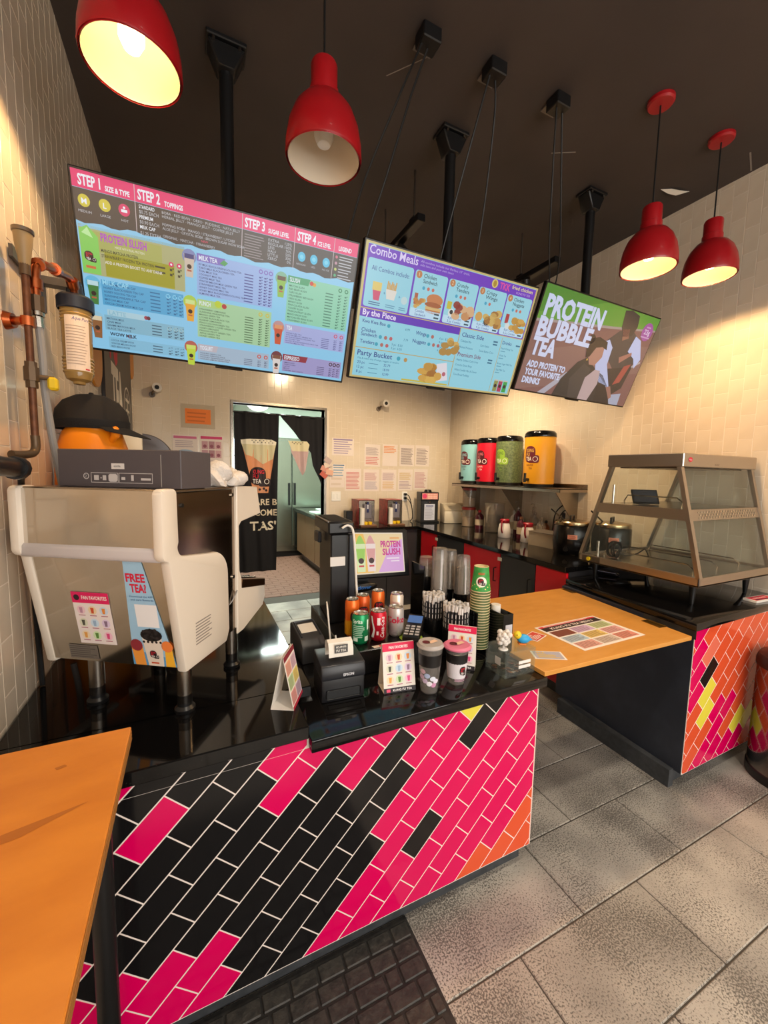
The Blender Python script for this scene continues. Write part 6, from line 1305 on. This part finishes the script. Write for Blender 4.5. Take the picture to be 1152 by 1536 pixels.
b = MB(); b.box(-.10, -.13, 0, .10, .13, .003).box(-.10, -.13, .003, -.097, .13, .12).box(.097, -.13, .003, .10, .13, .12).box(-.097, -.13, .003, .097, -.127, .12).box(-.097, .127, .003, .097, .13, .12); b.build('tub', clear('frosted tub', '#f0e8dc', .35, .2, '#d8ccb8'), tu)
cl = MB(); rag((0, -.02, .035), (.06, .08, .03), 11); cl.build('packet', mat('pinkish packet', '#b8a0a4', rough=.4), tu)
MB().box(-.105, -.135, .12, .105, .135, .127, .003).build('rim', mat('dark rim', '#5c544c', rough=.4), tu)
def kettle(x, y, label):
    t = thing('soup_kettle', label, 'kettle', (x, y, ZB), R(205), group='black soup kettles')
    MB().lathe([(0, 0), (.12, 0), (.125, .006), (.135, .05), (.14, .10), (.138, .22), (.13, .235), (0, .236)], n=40).build('body', mat('black enamel', '#0f0e0f', rough=.2), t)
    MB().lathe([(.132, .232), (.135, .238), (.133, .258), (.125, .266), (.04, .278), (0, .279)], n=40).build('lid', mat('lid steel', '#b09a78', rough=.2, metal=1), t)
    b = MB(); b.tube([(-.05, 0, .272), (-.05, 0, .305), (.05, 0, .305), (.05, 0, .272)], .008, 8); b.build('lid_handle', m_blackp, t)
    MB().tube([(.03, -.06, .27), (.07, -.08, .30), (.16, -.12, .36)], .006, 6).build('ladle', m_blackp, t)
    MB().cyl((.137, 0, .05), (.155, 0, .05), .018, n=14).build('dial', m_blackp, t)
    p = Print('rating_sticker', t, wrap(0, 0, .141, 0, 18), nx=6); p.rect(-.035, .13, .035, .165, ink('#d89078'), 1); p.lines(-.03, .03, .135, .162, 3, ink('#8c3c2c'), 2)
kettle(2.78, 2.27, 'black soup kettle with steel lid beside the clear tub'); kettle(2.97, 2.06, 'black soup kettle with steel lid partly behind the food warmer')
# wall outlet with black plugs on the right wall
wo = thing('wall_outlet', 'wall outlet with two black plugs and cords on the right tiled wall', 'outlet', (XR-.006, 2.62, 1.28))
MB().box(-.005, -.04, -.06, .0, .04, .06, .002).build('plate', mat('ivory plate', '#d8ccb8', rough=.4), wo)
for z in (.025, -.025): MB().box(-.04, -.018, z-.014, -.005, .018, z+.014, .005).build('plug', m_blackp, wo)
MB().tube([(-.04, 0, .025), (-.09, .03, .02), (-.12, .08, -.06), (-.12, .1, -.2), (-.1, .12, -.31)], .006, 6, smooth=4).build('cord', m_cord, wo); MB().tube([(-.04, 0, -.025), (-.08, .02, -.03), (-.1, .05, -.1), (-.11, .05, -.22), (-.1, .0, -.31)], .006, 6, smooth=4).build('cord', m_cord, wo)
# steel wall shelf with four tea dispensers
sh = thing('wall_shelf', 'stainless wall shelf on brackets carrying the tea dispensers', 'shelf', (3.0, 3.25, 1.47))
MB(sh).box(2.85, 2.47, 1.455, XR-.004, 4.06, 1.463).box(2.85, 2.47, 1.43, 2.853, 4.06, 1.462).box(XR-.012, 2.47, 1.463, XR-.005, 4.06, 1.50).box(2.85, 2.47, 1.43, XR-.005, 2.473, 1.462).build('plate', m_steel, sh)
for y in (3.95, 3.25, 2.56): MB(sh).prism([(2.88, 1.455), (XR-.005, 1.455), (XR-.005, 1.12), (XR-.03, 1.12)], 'y', y, y+.004).build('bracket', m_steel, sh)
def thermos(y, col, badge, label, hs=1., c2=None, x=3.0):
    t = thing('tea_dispenser', label, 'dispenser', (x, y, 1.4634), R(0), group='insulated tea dispensers')
    r = .135*hs; h = .42*hs
    MB().lathe([(0, .03), (r*.96, .03), (r, .036), (r, .03+h), (r*.99, .034+h), (0, .034+h)], n=44).build('drum', col, t)
    MB().lathe([(0, 0), (r*.9, 0), (r*.93, .004), (r*.96, .03), (0, .03)], n=44).build('base', m_blackp, t)
    MB().lathe([(r*1.01, .03+h), (r*1.02, .036+h), (r*1.0, .065+h), (r*.88, .085+h), (r*.8, .088+h), (0, .088+h)], n=44).build('lid', mat('black glossy lid', '#0c0b0c', rough=.12), t)
    f = MB(); a = R(184); d = Vector((math.cos(a), math.sin(a), 0)); f.cyl(d*r*.98+Vector((0, 0, .07)), d*(r+.05)+Vector((0, 0, .07)), .014, n=12); f.cyl(d*(r+.045)+Vector((0, 0, .045)), d*(r+.045)+Vector((0, 0, .13)), .012, n=12); f.build('tap', m_blackp, t)
    p = Print('badge', t, wrap(0, 0, r+.0004, .03, 188), nx=4)
    I = ink; z0 = h*.62
    p.rrect(-.06, z0-.07, .05, z0+.08, .045, I(badge[0]), 1); p.rrect(-.02, z0-.075, .085, z0-.005, .02, I(badge[0]), 1); p.text('KUNG', -.045, z0+.025, .03, I(badge[1]), 2, w=.08, bold=.03); p.text('FU', -.045, z0-.012, .03, I(badge[1]), 2, w=.04, bold=.03); p.text('TEA', -.045, z0-.055, .036, I(badge[2]), 2, w=.06, bold=.03); p.ring(.05, z0-.04, .024, I(badge[2]), 2, n=14)
    p.text(badge[3], -.04, z0-.105, .018, I(badge[4]), 1, w=.075); p.text('TEA', -.01, z0-.135, .018, I(badge[4]), 1, w=.035)
thermos(3.88, mat('pale blue shell', '#7fb4bc', rough=.35), ('#5c2430', '#8cb4bc', '#e8dcd0', 'GREEN', '#4c4844'), 'pale blue insulated tea dispenser at the far end of the shelf')
thermos(3.585, mat('red shell', '#c4142c', rough=.35), ('#4c1420', '#c86c74', '#f0e0dc', 'BLACK', '#f0e0dc'), 'red insulated tea dispenser between the blue and green ones')
thermos(3.27, mat('speckled sage shell', '#4c5a3c', rough=.45, col2='#66744c', nscale=60), ('#8cb03c', '#5c7c34', '#e0e8c8', 'OOLONG', '#8cb03c'), 'sage green insulated tea dispenser between the red and yellow ones')
thermos(2.86, mat('amber shell', '#e09a20', rough=.35), ('#6c2430', '#d8a85c', '#f0e4d4', 'WINTER', '#6c2430'), 'amber yellow insulated tea dispenser closest to the shelf end', 1.04)
# ================================================================== BACK WALL THINGS
YW = YB-.0055
def paper(name, label, x0, z0, x1, z1, draw, group, y=YW, cat='notice', mt=None):
    t = thing(name, label, cat, ((x0+x1)/2, y, (z0+z1)/2), group=group); w, h = x1-x0, z1-z0
    MB().box(-w/2, -.0012, -h/2, w/2, 0, h/2).build('sheet', mt or ink('#dccfc6'), t); draw(Print('sheet_print', t, flat_y(-.0012)), w, h); return t
def lines_of(c, head=None, n=12, top=.5, c2=None, n2=0):
    def f(p, w, h):
        if head: p.rect(-w*.44, h*.38, w*.44, h*.46, ink(head), 1)
        p.lines(-w*.42, w*.42, -h*.42 if n2 == 0 else 0, h*.36, n, ink(c), 1, t=.38)
        if n2: p.lines(-w*.42, w*.42, -h*.42, -h*.05, n2, ink(c2), 1, t=.38)
    return f
gp = 'recipe sheets on the back wall'
for i, (x0, z0, f, lb) in enumerate(((1.945, 1.645, lines_of('#8c7c84', n=9, c2='#c0504c', n2=5), 'recipe sheet with grey grid and red bottom lines'), (2.19, 1.655, lambda p, w, h: p.lines(-w*.42, w*.42, h*.1, h*.44, 5, ink('#d8843c'), 1), 'recipe sheet with only orange lines at its top'), (2.435, 1.66, lines_of('#5c4a4c', n=15), 'recipe sheet of dense dark lines in the middle of the upper row'), (2.665, 1.665, lines_of('#6c5a5c', n=14), 'recipe sheet of dense brown lines ending the upper row'),
                                      (1.69, 1.34, lines_of('#c05058', n=13), 'recipe sheet of red lines under the white safety card'), (1.935, 1.335, lines_of('#b0707c', n=8, c2='#8c88a4', n2=8), 'recipe sheet with pink and violet rows'), (2.18, 1.338, lines_of('#9c7c90', n=8, c2='#c8a050', n2=7), 'recipe sheet with violet rows over amber rows'), (2.42, 1.345, lines_of('#c0a048', n=8, c2='#9c8494', n2=6), 'recipe sheet with amber rows over grey rows'), (2.65, 1.355, lines_of('#b0707c', n=12), 'recipe sheet of pink rows ending the lower row'))):
    paper('recipe_sheet', lb, x0, z0, x0+.212, z0+.272, f, gp)
paper('notice_sheet', 'white notice sheet with purple text lines beside the doorway', 1.525, 1.765, 1.80, 1.97, lines_of('#9484a8', head='#8c7ca0', n=6), 'back wall notices')
paper('safety_card', 'small white safety card with blue header by the doorway edge', 1.53, 1.50, 1.69, 1.66, lines_of('#7c9cb4', head='#3c6c94', n=4), 'back wall notices', y=YW-.002)
paper('blank_sheet', 'plain cream sheet hanging beneath the safety card', 1.50, 1.38, 1.685, 1.545, lines_of('#d0c0b0', n=2), 'back wall notices')
paper('orange_notice', 'orange certificate in a clear sleeve left of the doorway', -.035, 2.03, .205, 2.18, lines_of('#c8641c', n=3), 'back wall notices', mt=ink('#e87a28'))
sl = MB(); sl.box(-.075, YW-.0005, 1.985, .245, YW-.0001, 2.225); o = sl.build('document_sleeve', mat('clear sleeve', '#d8c8b0', rough=.15, alpha=.5)); tag(o, 'clear plastic sleeve behind the orange certificate', 'sleeve')
def poster(p, w, h):
    p.rect(-w*.46, h*.38, w*.46, h*.48, ink('#c8386c'), 1)
    for i in range(6): p.rect(-w*.42+w*.29*(i % 3), h*(.02-.32*(i//3)), -w*.16+w*.29*(i % 3), h*(.30-.32*(i//3)), ink(('#b88c94', '#a87c84', '#c89ca0')[i % 3]), 1); p.circ(-w*.29+w*.29*(i % 3), h*(.12-.32*(i//3)), w*.08, ink('#8c4c5c'), 2, n=10)
    p.lines(-w*.4, w*.4, -h*.47, -h*.38, 2, ink('#b8a0a0'), 1)
paper('staff_poster', 'staff poster with pink header and six small pictures', .095, 1.63, .32, 1.915, poster, 'back wall notices')
paper('staff_poster', 'staff poster with pink header and blue cloud shape', -.155, 1.66, .075, 1.91, lambda p, w, h: (p.rect(-w*.46, h*.36, w*.46, h*.46, ink('#c8688c'), 1), p.circ(0, -h*.2, w*.34, ink('#9cb4cc'), 1, rz=h*.12), p.lines(-w*.4, w*.4, 0, h*.3, 4, ink('#b0a0a8'), 1)), 'back wall notices')
# papers stuck on the doorway edge
fl_ = thing('paper_clutter', 'fan of small coloured flyers taped to the doorway edge', 'flyers', (1.47, YB-.024, 1.6))
for i, (x, z, a, c) in enumerate(((-.04, .0, 25, '#c88c7c'), (.0, .05, -20, '#d8c4b4'), (-.05, -.07, 40, '#b85c4c'), (.02, -.04, 10, '#d8a890'), (.0, .1, 35, '#b8a4a0'))):
    MB().box(-.045, 0, -.03, .045, .001, .03, T=Matrix.Translation((x, -.0015*i, z)) @ Matrix.Rotation(R(a), 4, 'Y')).build('flyer', ink(c), fl_)
sw = thing('light_switch', 'white double light switch plate beside the doorway', 'switch', (1.58, YW, 1.275)); MB().box(-.058, -.006, -.058, .058, 0, .058, .002).build('plate', mat('white plastic', '#e8e6e0', rough=.4), sw)
for s in (-.024, .024): MB().box(s-.014, -.011, -.03, s+.014, -.006, .03, .002).build('rocker', mat('white plastic', '#e8e6e0', rough=.4), sw)
ou = thing('wall_outlet', 'white outlet with black plugs on the back wall by the ticket machine', 'outlet', (2.52, YW, 1.27)); MB().box(-.04, -.006, -.06, .04, 0, .06, .002).build('plate', mat('white plastic', '#e8e6e0', rough=.4), ou)
for s in (-.025, .025): MB().box(-.018, -.04, s-.015, .018, -.006, s+.015, .004).build('plug', m_blackp, ou); MB().tube([(0, -.04, s), (.03, -.08, s-.03), (.06, -.1, -.15), (.08, -.08, -.28), (.04, -.1, -.31)], .006, 6, smooth=4).build('cord', m_cord, ou)
for x, z, lb in ((-.27, 2.345, 'white security camera on the back wall beside the corner sign'), (2.17, 2.415, 'white security camera on the back wall above the recipe sheets')):
    t = thing('security_camera', lb, 'camera', (x, YW, z), group='security cameras'); MB().cyl((-.05, 0, -.06), (-.05, -.012, -.06), .028, n=16).build('mount_plate', m_steel_d, t); MB().tube([(-.05, -.01, -.06), (-.04, -.05, -.04), (-.0, -.06, 0)], .009, 8, smooth=3).build('arm', m_steel_d, t)
    MB().cyl((0, -.03, 0), (.0, -.12, -.005), .042, n=24).build('housing', mat('white camera shell', '#ddd6cc', rough=.35), t); MB().cyl((0, -.118, -.005), (0, -.126, -.005), .02, n=18).build('lens', m_blackp, t)
# ================================================================== DOOR CURTAIN
m_cur = mat('black curtain cloth', '#15151a', rough=.85, bump=.1, bscale=200)
cu_ = thing('door_curtain', 'black split doorway curtain with tea cup print and white words', 'curtain', (.93, YB+.03, 2.19))
MB().cyl((-.505, 0, 0), (.5, 0, 0), .009, n=10).build('rod', m_blackmetal, cu_)
def cloth(name, fx0, fx1, ztop, zbot, n=28, mz=20):
    V = []; Fs = []
    def yy(x, z): return .012*math.sin(x*38)+.006*math.sin(x*71+z*3)
    for k in (0, 1):
        for j in range(mz+1):
            s = j/mz
            for i in range(n+1):
                t = i/n; x = fx0(s)+(fx1(s)-fx0(s))*t; z = lerp(ztop, zbot(t), s); V.append((x, yy(x, z)+k*.003, z))
    m_ = (mz+1)*(n+1)
    for j in range(mz):
        for i in range(n):
            a = j*(n+1)+i; Fs.append((a, a+n+1, a+n+2, a+1)); Fs.append((m_+a, m_+a+1, m_+a+n+2, m_+a+n+1))
    b = MB(); b.faces(V, Fs); return b.build(name, m_cur, cu_), yy
lp, yy = cloth('left_panel', lambda s: -.495, lambda s: -.02-.04*s, .012, lambda t: -1.77)
# right panel swept aside: its free edge runs from the top middle to the right jamb
rp_, _ = cloth('right_panel', lambda s: -.02+.37*min(1, s*1.35)+.1*max(0, s-.74), lambda s: .485, .012, lambda t: lerp(-.55, -.80, t))
p = Print('curtain_print', lp, lambda x, z, l: (x, yy(x, z+.105)-.003-l*.0012, z+.105), nx=2, st=.015)
def mesh_poly(pts, c, l, nx=14):   # follow the folds: slice the shape into vertical strips
    xs_ = [q[0] for q in pts]; a, b_ = min(xs_), max(xs_); zs = [q[1] for q in pts]
    for i in range(nx):
        s = clip(pts, a+(b_-a)*i/nx, min(zs)-1, a+(b_-a)*(i+1)/nx, max(zs)+1)
        if len(s) > 2: p.poly(s, ink(c), l)
mesh_poly([(-.42, -.43), (-.06, -.43), (-.10, -.72), (-.14, -.98), (-.30, -.98), (-.36, -.70)], '#d8956c', 1)
mesh_poly([(-.43, -.42), (-.05, -.42), (-.09, -.60), (-.2, -.66), (-.30, -.58), (-.38, -.56)], '#cfc8a4', 2)
mesh_poly([(-.43, -.40), (-.33, -.385), (-.1, -.385), (-.05, -.41), (-.06, -.445), (-.42, -.445)], '#e6e0cc', 3)
for i in range(12): p.circ(-.31+.02*i, -.40-.02*(i % 2), .006, ink('#2c2a28'), 4, n=8)
logo(p, -.235, -.80, .215, 4)
for x, z in ((-.31, -.93), (-.275, -.955), (-.235, -.94), (-.19, -.93), (-.165, -.95)): p.circ(x, z, .014, ink('#241c1c'), 4, n=10)
p.text('WE ARE B', -.47, -1.115, .068, ink('#d8ccb4'), 2, w=.422, bold=.02); p.text('WELCOME', -.48, -1.235, .070, ink('#d8ccb4'), 2, w=.43, bold=.02); p.text("TAS'", -.345, -1.40, .098, ink('#e0d8c4'), 2, w=.285, bold=.025)
# cup shape on the swept panel
p2 = Print('curtain_print', rp_, lambda x, z, l: (x, yy(x, z+.105)-.003-l*.0012, z+.105), nx=2, st=.015)
for i in range(10):
    pts = clip([(.10, -.42), (.31, -.42), (.32, -.5), (.28, -.72), (.25, -.78), (.12, -.52)], .08+.025*i, -2, .08+.025*(i+1), 0)
    if len(pts) > 2: p2.poly(pts, ink('#c0a4a4'), 1)
    pts = clip([(.08, -.385), (.30, -.385), (.33, -.42), (.31, -.50), (.13, -.50)], .08+.025*i, -2, .08+.025*(i+1), 0)
    if len(pts) > 2: p2.poly(pts, ink('#d8d0ac'), 2)
for i in range(7): p2.circ(.13+.02*i, -.40-.016*(i % 2), .006, ink('#2c2a28'), 4, n=8)
# ================================================================== KITCHEN BEYOND
m_kst = mat('kitchen steel', '#8c948c', rough=.25, metal=1)
kf_ = thing('refrigerator', 'tall stainless refrigerator at the back of the kitchen', 'refrigerator', (1.35, 7.6, 0))
MB(kf_).box(1.12, 7.35, .1, 2.2, 8.1, 2.15, .008).build('cabinet', m_kst, kf_)
for x0, x1 in ((1.13, 1.64), (1.66, 2.19)):
    d = MB(kf_).box(x0, 7.31, .2, x1, 7.35, 2.1, .006).build('door', m_kst, kf_); MB(kf_).box(x1-.06 if x0 < 1.5 else x0+.02, 7.295, .95, x1-.02 if x0 < 1.5 else x0+.06, 7.31, 1.35, .004).build('handle', m_blackp, d)
MB(kf_).box(1.14, 7.38, 0, 2.18, 8.05, .1).build('plinth', m_blackp, kf_)
kc = thing('prep_counter', 'stainless kitchen prep counter with wooden fronted base behind the curtain', 'counter', (2.1, 6.4, 0))
MB(kc).box(1.68, 5.45, .84, 2.6, 7.2, .90, .006).build('top', m_kst, kc)
for y in (5.47, 6.05, 6.63): MB(kc).box(1.715, y, .14, 1.73, y+.56, .83, .003).build('door', mat('brown laminate door', '#7c5c40', rough=.4), kc)
MB(kc).box(1.73, 5.46, .12, 2.58, 7.18, .84).build('base', m_kst, kc); MB(kc).box(1.78, 5.5, 0, 2.55, 7.1, .12).build('plinth', m_blackp, kc)
for i, (x, y, w_, d_, rz, z) in enumerate(((2.0, 6.3, .5, .34, 4, 0), (2.05, 5.75, .55, .36, -5, 0), (2.2, 6.75, .45, .32, 0, 0))):
    t = thing('cutting_board', ('pale green cutting board in the middle of the prep counter', 'pale green cutting board at the near end of the prep counter', 'pale green cutting board at the far end of the prep counter')[i], 'cutting board', (x, y, .9004), R(rz), group='kitchen cutting boards'); MB().box(-w_/2, -d_/2, 0, w_/2, d_/2, .018, .004).build('board', mat('pale green board', '#c8dccc', rough=.5), t)
kw = struct(MB().box(.65, 8.47, 1.15, 1.1, 8.5, 2.2).build('window_2', mat('white window frame', '#d8dcd8', rough=.4)), 'bright kitchen window')
for i in range(2):
    for j in range(3): MB().box(.68+.205*i, 8.46, 1.18+.34*j, .87+.205*i, 8.475, 1.49+.34*j).build('pane', mat('daylit pane', '#e8f4ff', emit=3.), kw)
du = thing('exhaust_duct', 'white curved duct near the kitchen ceiling', 'duct', (1.0, 6.9, 2.6)); MB(du).cyl((.95, 6.5, 2.66), (.95, 8.45, 2.66), .2, n=28).build('tube', mat('white duct', '#d4d8cc', rough=.5), du); MB(du).box(.93, 6.9, 2.86, .97, 6.93, 2.999).build('hanger', m_steel_d, du)
finish_prints()
